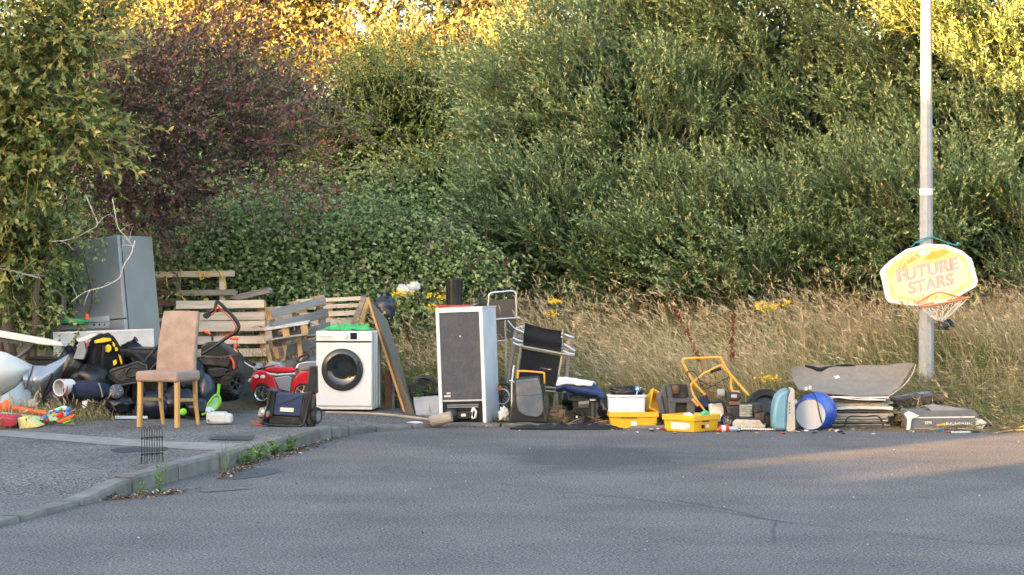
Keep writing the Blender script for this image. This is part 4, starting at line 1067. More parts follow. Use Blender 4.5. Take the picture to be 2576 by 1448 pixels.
def wheel(parent, c, axis, r, w, tyre='black_rubber', rim='mid_grey', spokes=5, rimr=.62, name='wheel'):
    e = MB(); M = AX(c, axis); e.M = M
    e.lathe([(r * rimr, -w / 2 * .8), (r * .93, -w / 2), (r, -w / 2 * .6), (r, w / 2 * .6), (r * .93, w / 2), (r * rimr, w / 2 * .8), (r * rimr, -w / 2 * .8)], 28, close=False)
    t = e.build(name, tyre, parent, smooth=40)
    h = MB(); h.M = M; h.lathe([(0, -w * .32), (r * .16, -w * .40), (r * .16, w * .40), (0, w * .42)], 14)
    h.build('hub', rim, t, smooth=40)
    for i in range(spokes):
        a = 2 * math.pi * i / spokes; s = MB(); s.M = M
        d = Vector((math.cos(a), math.sin(a), 0)); s.bar(d * r * .12 + Vector((0, 0, w * .25)), d * r * rimr * 1.02 + Vector((0, 0, w * .25)), r * .13, w * .25, (0, 0, 1)); s.build('spoke', rim, t)
    q = MB(); q.M = M; q.lathe([(r * rimr * .88, w * .3), (r * rimr * 1.0, w * .38), (r * rimr * 1.0, -w * .38), (r * rimr * .88, -w * .3), (r * rimr * .88, w * .3)], 28, close=False); q.build('rim', rim, t, smooth=40)
    return t
def bag(name, label, px, py, Y, r, m='bin_bag', seed=0, cat='rubbish bag', grp=None, amp=.22, knot=True, fr=1.9):
    """crumpled sack sitting on what is below it; (px,py) its centre"""
    c = W(px, py, Y); z = c.z - r[2] * .8
    root = thing(name, label, cat, (c.x, c.y, z), 0, grp)
    MB().blob((0, 0, r[2] * .8), r, amp, fr, seed, 26, 16, flat=-r[2] * .8).build('sack', m, root, smooth=180)
    if knot: MB().tube([(r[0] * .1, 0, r[2] * 1.65), (r[0] * .12, -.01, r[2] * 1.85), (r[0] * .3, -.02, r[2] * 2.0)], [.03, .012, .035], 7).build('knot', m, root, smooth=60)
    return root
# ------------------------------------------------------------------ washing machine, fridges, chair
P_ = GP(866, 1036, PAVE)
wm = thing('washing_machine', 'white front-loading washing machine with round black door', 'washing machine', (P_.x, P_.y, PAVE), R(-7))
w, d, h = .597, .52, .845
MB().box((0, d / 2, h / 2 + .01), (w, d, h - .02)).build('body', 'white_enamel', wm, bevel=.008)
fp = MB().box((0, -.012, h - .055), (w - .004, .022, .10)).build('control_panel', 'white_enamel', wm, bevel=.004)
MB().box((0, -.003, h - .113), (w - .01, .012, .012)).build('panel_gap', 'gap_dark', wm)
MB().box((0, -.010, (h - .125) / 2 + .03), (w - .004, .02, h - .185)).build('front_panel', 'white_enamel', wm, bevel=.006)
MB().box((-.19, -.026, h - .052), (.15, .008, .062)).build('drawer', 'white_enamel', fp, bevel=.003)
MB().box((-.19, -.031, h - .062), (.13, .004, .006)).build('drawer_grip', 'mid_grey', fp)
MB().lathe([(0, .0), (.030, .0), (.027, .022), (0, .024)], 24, AX((.01, -.022, h - .052), (0, -1, 0))).build('dial', 'white_edge', fp, smooth=40)
MB().box((.105, -.025, h - .052), (.07, .006, .068)).build('display', 'drum_glass', fp)
dc = (-.015, -.02, .44)
dr = MB().lathe([(.155, .0), (.215, .004), (.222, .014), (.205, .032), (.168, .038), (.155, .020)], 48, AX(dc, (0, -1, 0)), close=False).build('door', 'door_ring', wm, smooth=50)
MB().lathe([(.166, .030), (.14, .014), (.08, .008), (0, .006)], 40, AX(dc, (0, -1, 0)), close=False).build('door_glass', 'drum_glass', dr, smooth=180)
MB().box((.165, -.052, .47), (.035, .012, .13)).build('door_handle', 'black_plastic', dr, bevel=.004)
for i in range(3):
    MB().box((w / 2 + .002, .10 + i * .16, h / 2), (.008, .05, h - .09)).build('side_rib', 'white_edge', wm, bevel=.003)
for i in range(2): MB().box((w / 2 + .0015, .05 + i * .42, h / 2), (.004, .018, h - .06)).build('side_seam', 'mid_grey', wm)
for sx in (-1, 1):
    for y in (.06, d - .06): MB().lathe([(.022, -.012), (.022, .0), (.012, .012)], 12, place((sx * .24, y, .012))).build('foot', 'black_plastic', wm, smooth=40)
# green netting on top
t = W(0, 0, 21.7); zt = PAVE + h
netp = W(872, 833, 21.72)
m = MB()
def gn(u, v):
    x = (u - .5) * .52; y = (v - .5) * .34; k = mnoise.fractal(Vector((u * 5, v * 3.5, 2)), .8, 2, 4)
    e = min(u, 1 - u, v, 1 - v) * 6; return (x + .02 * k, y, .002 + max(0, .03 + .05 * k) * min(1, e + .25) + .02 * math.exp(-((u - .52) / .1) ** 2) * min(1, e))
m.sheet(gn, 40, 24, .004)
o = m.build('garden_netting', 'net_green', smooth=60); o.location = (netp.x, P_.y + .2, zt + .004); o.rotation_euler = (0, 0, R(-7))
tag(o, 'crumpled bright green netting on top of the washing machine', 'netting')

P_ = GP(1166, 1066, 0.02)
fr = thing('fridge', 'white fridge seen from behind with dark grey back panel', 'fridge', (P_.x, P_.y, 0.02), R(-11)); fr.rotation_euler = (0, R(-2.2), R(-14))
w, d, h = .50, .56, 1.19
MB().box((0, d / 2 + .002, h / 2), (w - .012, d, h)).build('body', 'grey_enamel', fr, bevel=.006)
for sx in (-1, 1): MB().box((sx * (w / 2 - .018), -.006, h / 2), (.036, .03, h + .004)).build('edge_strip', 'white_edge', fr, bevel=.004)
MB().box((0, -.004, h - .02), (w - .074, .026, .045)).build('edge_strip', 'white_edge', fr, bevel=.003)
MB().box((0, d / 2, h + .004), (w, d + .02, .012)).build('top', 'white_enamel', fr, bevel=.003)
MB().box((-.006, .0, h * .585), (w - .076, .012, h * .755)).build('back_panel', 'dark_felt', fr)
MB().box((.0, -.002, h * .1), (w - .074, .012, h * .185)).build('compressor_bay', 'gap_dark', fr)
c = MB().lathe([(0, 0), (.06, .0), (.075, .03), (.075, .09), (.06, .12), (0, .125)], 20, place((-.11, -.03, .03))).build('compressor', 'black_plastic', fr, smooth=50)
MB().box((.03, -.035, .085), (.16, .05, .07)).build('relay_box', 'black_plastic', fr, bevel=.006)
MB().box((.02, -.062, .09), (.05, .004, .028)).build('label_sticker', 'white_plastic', fr)
MB().tube([(-.16, -.02, .19), (.17, -.02, .19), (.17, -.02, .17), (-.16, -.02, .17)], .008, 6).build('pipe', 'mid_grey', fr, smooth=60)
MB().tube([(.12, -.03, .16), (.15, -.04, .12), (.14, -.05, .06), (.11, -.05, .05), (.10, -.045, .1), (.12, -.03, .16)], .013, 8).build('cable_loop', 'white_plastic', fr, smooth=60)
MB().box((-.16, -.008, .285), (.07, .004, .018)).build('label_sticker', 'white_plastic', fr)
MB().box((-.145, -.008, .315), (.04, .004, .018)).build('label_sticker', 'white_plastic', fr)
for x, z in ((-.195, .60), (.155, .60)): MB().lathe([(0, 0), (.028, .0), (.026, .003), (0, .004)], 20, AX((x, -.006, z), (0, -1, 0))).build('screw_cap', 'grey_plastic', fr, smooth=40)
MB().lathe([(0, 0), (.009, .0), (.007, .004), (0, .005)], 12, AX((.0, -.006, .90), (0, -1, 0))).build('plug', 'white_plastic', fr, smooth=40)
# pot and tray on the fridge
def on_fridge(px, dy=.2):
    q = W(px, 776, P_.y + dy); return (q.x, q.y, .02 + h + .013)
q = on_fridge(1143); pt = thing('plant_pot', 'black ribbed plastic pot standing on the white fridge', 'pot', q)
MB().lathe([(.0, 0), (.078, 0), (.084, .26), (.090, .262), (.090, .285), (.080, .285), (.074, .03), (0, .03)], 28).build('pot_body', 'black_plastic', pt, smooth=40)
for i in range(14):
    a = 2 * math.pi * i / 14; MB().bar((.080 * math.cos(a), .080 * math.sin(a), .01), (.0865 * math.cos(a), .0865 * math.sin(a), .26), .008, .008).build('rib', 'black_plastic', pt)
q = on_fridge(1140, .2); tr = thing('red_tray', 'flat red plastic tray under the black pot', 'tray', (q[0], q[1], q[2] - .001))
MB().box((0, 0, .004), (.36, .22, .008)).build('base', 'red_plastic', tr, bevel=.003)
for y in (-.11, .11): MB().box((0, y, .010), (.36, .008, .014)).build('lip', 'red_plastic', tr)
pt.location.z += .009
q = on_fridge(1212, .25); sc = thing('brake_lever', 'black handlebar lever lying on the white fridge', 'bike part', q)
MB().tube([(-.05, 0, .01), (-.02, 0, .05), (-.03, 0, .11), (.0, 0, .125)], [.012, .018, .022, .012], 8, smoothn=4).build('clamp', 'black_plastic', sc, smooth=60)
MB().tube([(-.03, 0, .09), (.03, 0, .10), (.06, 0, .085)], [.012, .006], 8, smoothn=4).build('lever', 'black_plastic', sc, smooth=60)
MB().tube([(-.02, 0, .05), (.03, 0, .05), (.045, 0, .015)], [.016, .010], 8, smoothn=4).build('grip', 'engine_black', sc, smooth=60)
MB().tube([(-.05, 0, .03), (-.12, .0, .012), (-.2, .02, .006)], .004, 6, smoothn=4).build('cable', 'chrome', sc, smooth=60)

# steel fridge on the left
Yf = 22.2; b = W(268, 1016, Yf)
zf = tz(b.x, b.y)
sf = thing('steel_fridge', 'tall brushed steel fridge freezer leaning left behind the heap', 'fridge', (b.x, b.y, zf - .02), 0); sf.rotation_euler = (0, R(-6), R(-24))
w, d, h = .66, .60, 1.76
MB().box((0, d / 2 + .05, h / 2), (w, d, h)).build('body', 'fridge_side', sf, bevel=.008)
for z0, z1 in ((.08, .86), (.87, h)):
    dd = MB().box((0, .02, (z0 + z1) / 2), (w - .004, .055, z1 - z0)).build('door', 'steel_brushed', sf, bevel=.008)
    MB().box((-.26, -.018, (z0 + z1) / 2), (.02, .02, .4)).build('door_handle', 'chrome', dd, bevel=.004)
MB().box((0, .045, .04), (w - .02, .05, .075)).build('plinth', 'grey_plastic', sf)
MB().box((w / 2 + .002, .055, h / 2), (.004, .010, h - .02)).build('side_seam', 'grey_plastic', sf)
# pale glass sheet behind it
gl = thing('glass_sheet', 'pale sheet leaning behind the left of the steel fridge', 'sheet', W(185, 1000, 22.7)); gl.location.z = tz(gl.location.x, gl.location.y) - .02
gl.rotation_euler = (R(-6), R(-3), R(10))
MB().box((0, 0, .78), (.55, .012, 1.56)).build('pane', 'grey_sheet', gl, bevel=.002)
MB().box((0, -.008, 1.55), (.57, .03, .03)).build('edge_trim', 'mid_grey', gl)
# pale worktop panel leaning in front
j = J('worktop_panel', 'pale grey marbled panel propped behind the black bags', 'panel', 270, 1035, Y=21.55)
j.poly('slab', [(133, 838), (386, 829), (393, 1030), (140, 1036)], 0, .035, 'marble_panel', bevel=.004)
j.poly('edge_trim', [(133, 836.5), (386, 827.5), (386, 831), (133, 840)], -.003, .038, 'white_edge')
j = J('metal_shelf', 'grey metal strip with holes lying along the panel top', 'shelf', 211, 827, Y=21.75)
j.poly('strip', [(148, 818), (274, 812), (274, 824), (148, 831)], 0, .04, 'mid_grey')
j.poly('upper_strip', [(222, 800), (274, 795), (274, 808), (222, 812)], .02, .06, 'galvanised')
for x in (235, 248, 261): j.box('hole', x, 815, x + 4, 820, -.003, .01, 'gap_dark')
j = J('green_tray', 'dark green plastic tray among the branches', 'tray', 180, 812, Y=21.7)
j.poly('rim', [(137, 800), (222, 803), (222, 810), (140, 808)], -.05, .2, 'toy_green'); j.poly('tray_base', [(150, 808), (215, 810), (212, 815), (155, 813)], -.03, .18, 'toy_green')
j = J('orange_cone', 'small orange cap beside the green tray', 'cap', 219, 803, Y=21.65)
MB().lathe([(.022, 0), (.018, .05), (.010, .055), (0, .055)], 14).build('cap_body', 'orange_red', j.root, smooth=40); MB().lathe([(.03, -.004), (.03, .004), (.02, .006)], 14).build('brim', 'orange_red', j.root, smooth=40)

# dining chair
c0 = GP(424, 1072.5, PAVE)
ch = thing('dining_chair', 'high-backed tan suede dining chair with oak legs', 'chair', (c0.x, c0.y, PAVE), R(-20))
sw, sd = .435, .43
m = MB().box((0, -.01, .475), (sw + .02, sd + .02, .10)).build('seat', 'tan_suede', ch, bevel=.03, segs=4)
m = MB()
def bk(u, v):
    z = .44 + .63 * v; x = (u - .5) * (.41 - .035 * v * v) ; y = sd / 2 - .045 + .02 * v + .10 * v ** 2.0
    return (x, y, z)
m.sheet(bk, 8, 14, -.055); m.build('backrest', 'tan_suede', ch, smooth=50, bevel=.012)
for sx in (-1, 1):
    MB().bar((sx * .195, -.185, .43), (sx * .200, -.19, 0), .042, .042, (0, 1, 0)).build('leg', 'oak_leg', ch, bevel=.004)
    MB().tube([(sx * .185, .175, .43), (sx * .187, .185, .22), (sx * .19, .235, 0)], [.024, .022, .018], 4, smoothn=4).build('leg', 'oak_leg', ch)
    MB().bar((sx * .192, -.18, .26), (sx * .188, .18, .24), .016, .03).build('stretcher', 'oak_leg', ch, bevel=.002)

# wire border panel standing on the footway
j = J('wire_border_panel', 'small black wire garden edging panel standing by the kerb', 'garden edging', 383, 1167, PAVE)
xs_ = np.linspace(357, 408, 5); 
for a, b in zip(xs_, xs_[1:]):
    j.tube('hoop', [(a, 1165 - (a - 383) * .12), (a, 1090), (a + 2, 1079), ((a + b) / 2, 1074), (b - 2, 1079), (b, 1090), (b, 1165 - (b - 383) * .12)], .0035, 'black_iron', sm=4, n=6, dy=-.02 * (a - 357) / 50)
    x = (a + b) / 2; j.tube('upright', [(x, 1078), (x, 1160 - (x - 383) * .12)], .003, 'black_iron', sm=0, n=6, dy=-.012)
for y in (1102, 1143): j.tube('rail', [(355, y + 1), (411, y - 3)], .005, 'black_iron', sm=0, n=6)
for x in xs_:
    for y in (1102, 1143): MB().blob(j.l(x, y - (x - 383) * .06), (.009, .009, .012), 0, nu=8, nv=6).build('collar', 'black_iron', j.root, smooth=60)
for x, y in ((355, 1173), (411, 1164)): j.tube('spike', [(x, 1150), (x, y)], [.004, .002], 'black_iron', sm=0, n=6)

# white jerry can
j = J('jerry_can', 'white plastic jerry can lying on its side in front of the chair', 'jerry can', 551, 1069, PAVE)
m = MB(); a = j.l(517, 1069); L_ = 70 / j.k
m.box((-.025, .06, .062), (.20, .15, .115)); o = m.build('can_body', 'white_plastic', j.root, bevel=.03, segs=4)
MB().box((.075, .055, .055), (.10, .13, .10)).build('can_shoulder', 'white_plastic', j.root, bevel=.035, segs=4)
MB().tube([(-.09, -.0, .115), (-.11, 0, .135), (-.10, .03, .15), (-.06, .05, .13)], [.018, .022, .018], 8, smoothn=4).build('can_handle', 'white_plastic', j.root, smooth=60)
MB().lathe([(0, 0), (.016, 0), (.016, .02), (0, .022)], 14, AX((-.10, -.012, .04), (0, -1, 0))).build('cap', 'mid_grey', j.root, smooth=40)
# green racket
j = J('toy_racket', 'lime green toy racket propped behind the white can', 'racket', 530, 1045, Y=20.1)
hd = [(547 + 0, 994), (553, 1002), (553, 1014), (546, 1026), (535, 1034), (525, 1035), (522, 1027), (526, 1014), (534, 1003), (541, 996)]
j.tube('frame', hd, .013, 'lime', closed=True, sm=4)
j.tube('handle', [(551, 967), (550, 980), (548, 996)], [.017, .014, .015], 'lime', sm=3)
j.tube('tail', [(524, 1034), (516, 1041), (508, 1044)], [.013, .009, .012], 'lime', sm=3)
j.poly('racket_mesh', [(546, 998), (550, 1004), (550, 1013), (544, 1023), (534, 1031), (526, 1031), (525, 1026), (529, 1014), (536, 1004)], -.002, .002, 'mint')
for k in range(5): j.tube('string', [(528 + k * 5, 1030 - k * 4), (532 + k * 4, 1010 - k * 1.5)], .0025, 'lime', sm=0, n=5, dy=-.004)

# ------------------------------------------------------------------ timber: frame, pallets, planks
j = J('timber_frame', 'old timber frame with dark slats and yellow straps behind the pallets', 'timber frame', 480, 950, Y=24.1); j.root.location.z = tz(*j.root.location[:2]) ; j.py = HOR + (CAMH - j.root.location.z) * F / j.Y
j.poly('rail', [(389, 684), (590, 681.5), (590, 696), (389, 699)], -.02, .025, 'pallet_new'); j.poly('rail', [(452, 731), (593, 728.5), (593, 743), (452, 745)], -.02, .02, 'drift_wood')
for x0, x1, y0, y1, m_ in ((393, 407, 698, 960, 'pallet_block'), (442, 452, 698, 960, 'drift_wood'), (551, 565, 697, 960, 'pallet_new')): j.poly('post', [(x0, y0), (x1, y0), (x1 + 1, y1), (x0 + 1, y1)], .03, .075, m_)
for y0, y1, x0, x1, m_ in ((705, 720, 378, 441, 'pallet_brown'), (729, 745, 380, 442, 'pallet_brown'), (753, 772, 382, 443, 'pallet_brown'), (783, 798, 384, 443, 'pallet_brown'), (800, 808, 387, 443, 'ply_white'), (811, 828, 387, 443, 'pallet_brown'), (842, 858, 388, 443, 'pallet_brown')):
    j.poly('slat', [(x0, y0 + 3), (x1, y0 - 2), (x1, y1 - 2), (x0, y1 + 3)], -.012, .012, m_)
for pts in ([(501, 682), (505, 698), (504, 703), (512, 700), (514, 683)], [(550, 680), (556, 694), (566, 712), (568, 727)], [(418, 700), (420, 716), (422, 726)], [(524, 682), (523, 699)], [(455, 744), (466, 757)]):
    j.tube('strap', pts, .010, 'yellow_strap', dy=-.03, sm=3, n=6)
j.box('bottle_cap', 515, 751, 525, 757, -.06, -.02, 'yellow_strap')
def ground_fix(j, bottom_y=None):
    """drop a thing's origin to the ground below it"""
    z = tz(j.root.location.x, j.root.location.y); j.root.location.z = z; j.py = HOR + (CAMH - z) * F / j.Y
    return j
j = ground_fix(J('wooden_pallet', 'pale new wooden pallet standing on edge behind the chair', 'pallet', 556, 950, Y=23.5, group='wooden pallets in the heap'))
for y0, y1 in ((757, 777), (787, 807), (809, 835), (847, 867), (879, 899), (912, 930), (945, 962)): j.poly('board', [(443 + (y0 - 757) * .05, y0 + 1), (664 + (y0 - 757) * .06, y0 - 2), (664 + (y0 - 757) * .06, y1 - 2), (443 + (y0 - 757) * .05, y1 + 1)], -.011, .011, 'pallet_new', bevel=.002)
for x0, x1 in ((446, 471), (546, 567), (648, 667)):
    j.poly('stringer', [(x0, 760), (x1, 760), (x1 + 8, 960), (x0 + 8, 960)], .072, .092, 'pallet_block')
    for y in (767, 822, 889, 950): j.box('block', x0 + (y - 757) * .04, y - 10, x1 + (y - 757) * .04, y + 10, .0115, .0715, 'pallet_block')
for y0, y1 in ((762, 780), (815, 835), (905, 925)): j.poly('back_board', [(444, y0), (664, y0), (664, y1), (444, y1)], .0925, .112, 'drift_wood')
# plank lying across
j = J('grey_plank', 'weathered grey plank slanting behind the pale pallet', 'plank', 628, 752, Y=23.85)
j.poly('plank_board', [(578, 750), (600, 742), (676, 725), (680, 729), (678, 738), (600, 755)], -.1, .25, 'drift_wood'); j.poly('split_edge', [(590, 743), (676, 724), (676, 727), (590, 747)], -.11, .24, 'pallet_grey')
j = J('white_board', 'broad pale board standing behind the flat pallet', 'board', 705, 900, Y=24.0); ground_fix(j)
j.poly('panel', [(660, 776), (752, 772), (752, 960), (660, 960)], 0, .02, 'pallet_new'); j.poly('top_trim', [(660, 774), (752, 770), (752, 773), (660, 777)], -.004, .024, 'ply_white')
# flat pallet propped on broken timber
j = J('wooden_pallet', 'worn pallet lying level with whitish top between two upright pallets', 'pallet', 725, 830, Y=22.75, group='wooden pallets in the heap')
def flat(u, v): 
    a = j.l(664, 829).lerp(j.l(774, 812), u); b2 = Vector((a.x - .02 - .02 * u, .8, a.z + .07 - .04 * u)); return a.lerp(b2, v)
for k in range(6):
    v0, v1 = k / 6, k / 6 + .148; MB().sheet(lambda u, v: flat(u, v0 + (v1 - v0) * v), 3, 1, .018).build('board', 'ply_white', j.root)
for k in range(3):
    u0 = (.03, .42, .84)[k]
    for v in (.02, .82):
        a = flat(u0, v); e = flat(min(u0 + .15, 1), v); c = (a + e) / 2
        MB().bar(a + Vector((0, .05, -.068)), e + Vector((0, .05, -.068)), .09, .092).build('block', 'pallet_block' if k else 'drift_wood', j.root)
for v in (.02, .82): MB().bar(flat(.0, v) + Vector((0, .05, -.125)), flat(1, v) + Vector((0, .05, -.125)), .09, .018).build('bottom_board', 'drift_wood', j.root)
for i, (a, b_, r_) in enumerate((((672, 868), (700, 955), .035), ((705, 862), (672, 950), .03), ((690, 866), (720, 960), .03), ((716, 858), (700, 955), .03), ((752, 850), (764, 955), .035), ((738, 855), (742, 950), .03))):
    A, B = W(*a, 22.95 + .1 * (i % 3)), W(*b_, 22.9 + .1 * (i % 2)); B.z = tz(B.x, B.y) - .03
    root = thing('broken_timber', ['short broken timber propping the level pallet, nearest the pale pallet', 'crossed broken timber under the level pallet', 'pale broken timber leaning under the level pallet', 'thin broken timber under the middle of the level pallet', 'stout broken timber under the grey pallet side', 'dark timber post under the far end of the level pallet'][i], 'timber', B, 0, 'broken timbers under the level pallet')
    MB().bar((0, 0, 0), A - B, r_ * 1.3, r_, (0, 1, 0)).build('timber_body', ('drift_wood', 'pallet_block', 'pallet_new')[i % 3], root)
    MB().bar((A - B) * .35 + Vector((.01, -.02, 0)), (A - B) * 1.0 + Vector((.025, -.02, -.05)), r_ * .5, r_ * .5, (0, 1, 0)).build('splinter', 'pallet_block', root)
# grey tilted pallet
a = W(792, 905, 23.2); zp = tz(a.x, a.y)
gp = thing('wooden_pallet', 'dark grey weathered pallet tilted on edge behind the washing machine', 'pallet', (a.x, a.y, zp - .02), 0, 'wooden pallets in the heap'); gp.rotation_euler = (R(-4), R(-11), R(42))
for k in range(7):
    z = .05 + k * .147; MB().box((0, 0, z), (.76, .02, .088 + .01 * (k % 2))).build('board', 'pallet_grey', gp, bevel=.002)
for x in (-.34, 0, .34):
    MB().box((x, .085, .5), (.09, .02, 1.0)).build('stringer', 'drift_wood', gp)
    for z in (.06, .49, .93): MB().box((x, .0425, z), (.09, .064, .13)).build('block', 'pallet_block', gp)
for z in (.08, .5, .92): MB().box((0, .106, z), (.76, .02, .095)).build('back_board', 'pallet_new', gp)
# pale pallet behind
j = ground_fix(J('wooden_pallet', 'pale slatted pallet with a slanting end post beside the leaning board', 'pallet', 850, 900, Y=24.0, group='wooden pallets in the heap'))
for y0, y1 in ((748, 758), (765, 775), (783, 795), (801, 820), (830, 842), (852, 864), (876, 888), (900, 912), (926, 938)): j.poly('board', [(745, y0 + 6), (908 - (y0 - 748) * .3, y0 - 2), (908 - (y0 - 748) * .3, y1 - 2), (745, y1 + 6)], -.01, .01, 'pallet_new', bevel=.002)
j.poly('end_post', [(910, 744), (922, 746), (897, 822), (862, 935), (848, 932), (884, 815)], -.035, -.011, 'drift_wood'); j.poly('end_board', [(923, 748), (929, 752), (912, 826), (880, 935), (866, 935), (898, 822)], -.03, .25, 'pallet_block')
for x in (755, 820): j.poly('stringer', [(x, 756), (x + 16, 756), (x + 16, 945), (x, 945)], .0105, .09, 'pallet_block')

# leaning brown board
A = W(927, 750, 21.95); B = W(975, 806, 22.4); C_ = W(1049, 1057, 21.72); D = W(1020, 1039, 21.85)
lb = thing('leaning_board', 'tall narrow brown board with raw orange edge leaning beside the washing machine', 'board', C_)
A2, B2, C2, D2 = [p - C_ for p in (A, B, C_, D)]
n_ = (B2 - A2).cross(D2 - A2).normalized()
m = MB(); m.add([A2, B2, C2, D2, A2 + n_ * .018, B2 + n_ * .018, C2 + n_ * .018, D2 + n_ * .018], [(3, 2, 1, 0), (4, 5, 6, 7), (0, 1, 5, 4), (1, 2, 6, 5), (2, 3, 7, 6), (3, 0, 4, 7)]); m.build('board_panel', 'brown_board', lb)
MB().bar(A2 + Vector((-.008, -.012, 0)), D2 + Vector((-.008, -.012, 0)), .024, .02, (0, 1, 0)).build('edge_band', 'chip_edge', lb)
j = J('short_timber', 'dark wet timber offcut standing between washing machine and leaning board', 'timber', 976, 1030, Y=22.0); ground_fix(j)
j.poly('timber_body', [(968, 934), (984, 932), (985, 1034), (969, 1034)], 0, .12, 'wet_timber', bevel=.004); j.poly('grey_face', [(982, 934), (992, 940), (992, 1034), (984, 1034)], .03, .1, 'pallet_grey')
# mallet
j = J('wooden_mallet', 'old wooden mallet with long handle lying on the kerb', 'mallet', 1110, 1070, .03)
mh = W(819, 1026, 21.05); mh.z = PAVE + .03
MB().tube([mh - j.root.location, j.l(960, 1043) , j.l(1090, 1058)], [.012, .014, .016], 8, smoothn=4).build('handle', 'drift_wood', j.root, smooth=60)
MB().lathe([(0, -.11), (.052, -.11), (.060, -.09), (.060, .09), (.052, .11), (0, .11)], 14, AX((0, .0, .06), (.9, -.15, .22))).build('mallet_head', 'drift_wood', j.root, smooth=30)
j = J('foam_dish', 'white broken foam dish lying at the road edge', 'dish', 1037, 1076, .0)
MB().lathe([(0, .0), (.08, .0), (.115, .03), (.108, .036), (.075, .012), (0, .010)], 22, place((0, 0, .004), 8, -4)).build('bowl', 'white_plastic', j.root, smooth=50)
MB().box((.13, -.02, .008), (.06, .04, .010), rotm(0, 0, 20)).build('broken_piece', 'white_plastic', j.root)
j = J('grey_plastic_panel', 'crumpled grey plastic panel leaning against the white fridge', 'panel', 1075, 1060, .02)
m = MB(); c4 = j.L([(1040, 1002, .22), (1112, 997, .22), (1116, 1056, .05), (1048, 1056, .0)])
m.sheet(lambda u, v: (c4[0].lerp(c4[1], u)).lerp(c4[3].lerp(c4[2], u), v) + Vector((0, -.02 * mnoise.noise(Vector((u * 4, v * 3, 4))), 0)), 12, 10, .012); m.build('sheet_body', 'grey_sheet', j.root, smooth=50)
j.tube('folded_edge', [(1040, 1002, .215), (1112, 997, .215)], .008, 'mid_grey', sm=0)
j = J('scooter_wheel', 'black scooter wheel and fork behind the grey plastic panel', 'scooter part', 1062, 1000, Y=21.95); ground_fix(j)
wheel(j.root, tuple(j.l(1062, 985)), (.25, -1, .1), .135, .05, rim='black_plastic', spokes=6)
j.tube('fork', [(1064, 984), (1090, 990), (1120, 992)], .016, 'black_plastic', sm=3, dy=-.05)
j.tube('mudguard', [(1032, 975), (1046, 957), (1066, 951), (1088, 958), (1098, 972)], .018, 'black_plastic', sm=4)
bag('rubbish_bag', 'dark blue bin bag hung among the ragwort beside the leaning board', 968, 778, 23.0, (.125, .11, .16), 'slate_bag', 4, grp=None)
wb = bag('white_bag', 'torn white plastic bag caught in the weeds behind the ragwort', 1020, 733, 24.0, (.10, .07, .07), 'white_cloth', 5, 'plastic bag', amp=.5, fr=2.6, knot=False)
MB().blob((.05, 0, .14), (.06, .04, .06), .6, 3.0, 9, 14, 9, M=rotm(0, 25)).build('torn_corner', 'white_cloth', wb, smooth=180)
for o_ in [o for o in COL.objects if o.name.startswith(('rubbish_bag', 'white_bag')) and o.parent is None]:
    pass
# ------------------------------------------------------------------ left heap
# car bumpers
j = J('car_bumper', 'cream white car bumper bowl-shaped end at the left end of the heap', 'bumper', 20, 1040, Y=20.3)
def cream(u, v):
    a = [j.l(-60, 870), j.l(10, 890), j.l(35, 905), j.l(61, 925)]; b = [j.l(-60, 1005), j.l(-10, 998), j.l(30, 975), j.l(57, 940)]
    def q(L, t): k = min(int(t * 3), 2); return L[k].lerp(L[k + 1], t * 3 - k)
    p = q(a, u).lerp(q(b, u), v); p.y = .26 * (1 - math.sin(v * math.pi)) ** 1.2 * .6 + .30 * u ** 2.2 - .05; return p
MB().sheet(cream, 18, 14, -.012).build('bumper_shell', 'cream_paint', j.root, smooth=60)
def lower(u, v):
    a = [j.l(-60, 1008), j.l(-5, 1000), j.l(30, 977), j.l(59, 938)]; b = [j.l(-60, 1040), j.l(0, 1030), j.l(30, 1032), j.l(62, 1026)]
    def q(L, t): k = min(int(t * 3), 2); return L[k].lerp(L[k + 1], t * 3 - k)
    p = q(a, u).lerp(q(b, u), v); p.y = .06 + .25 * u ** 2 - .06 * v; return p
MB().sheet(lower, 14, 8, -.01).build('lower_valance', 'pale_blue', j.root, smooth=60)
j.poly('end_cap', [(58, 1010), (78, 1006), (80, 1026), (57, 1028)], .2, .3, 'pale_blue', bevel=.01)
j = J('car_bumper', 'silver car bumper with dark slot beside the cream one', 'bumper', 105, 1010, Y=20.55)
top = [(58, 917), (80, 921), (110, 922), (140, 908), (162, 893)]; bot = [(64, 1002), (80, 1007), (98, 1003), (118, 985), (140, 950)]
def silver(u, v):
    def q(L, t): n = len(L) - 1; k = min(int(t * n), n - 1); return j.l(*L[k]).lerp(j.l(*L[k + 1]), t * n - k)
    p = q(top, u).lerp(q(bot, u), v); p.y = -.10 * math.sin(math.pi * min(1, v * 1.1)) * (1 - .4 * u) + .18 * u * u + .05 - .02 * (abs(u - .25) < .035) * -1; return p
MB().sheet(silver, 22, 14, -.012).build('bumper_shell', 'silver_paint', j.root, smooth=60)
j.tube('slot', [(131, 940), (123, 958), (115, 978), (107, 996)], [.016, .022, .02, .012], 'black_plastic', dy=-.03, sm=4)
j.tube('trim_groove', [(83, 921), (78, 940), (69, 965), (63, 980)], .010, 'grey_plastic', dy=-.045, sm=4)
j.poly('lower_grille', [(64, 1000), (98, 1002), (112, 992), (100, 1012), (70, 1016)], .02, .06, 'black_plastic')
j = J('white_trim_beam', 'long white plastic beam slanting over the bumpers', 'plastic beam', 80, 860, Y=20.75)
j.poly('beam', [(-60, 826), (0, 832), (120, 853), (158, 862), (162, 872), (110, 868), (0, 849), (-60, 842)], -.04, .06, 'white_plastic', bevel=.008)
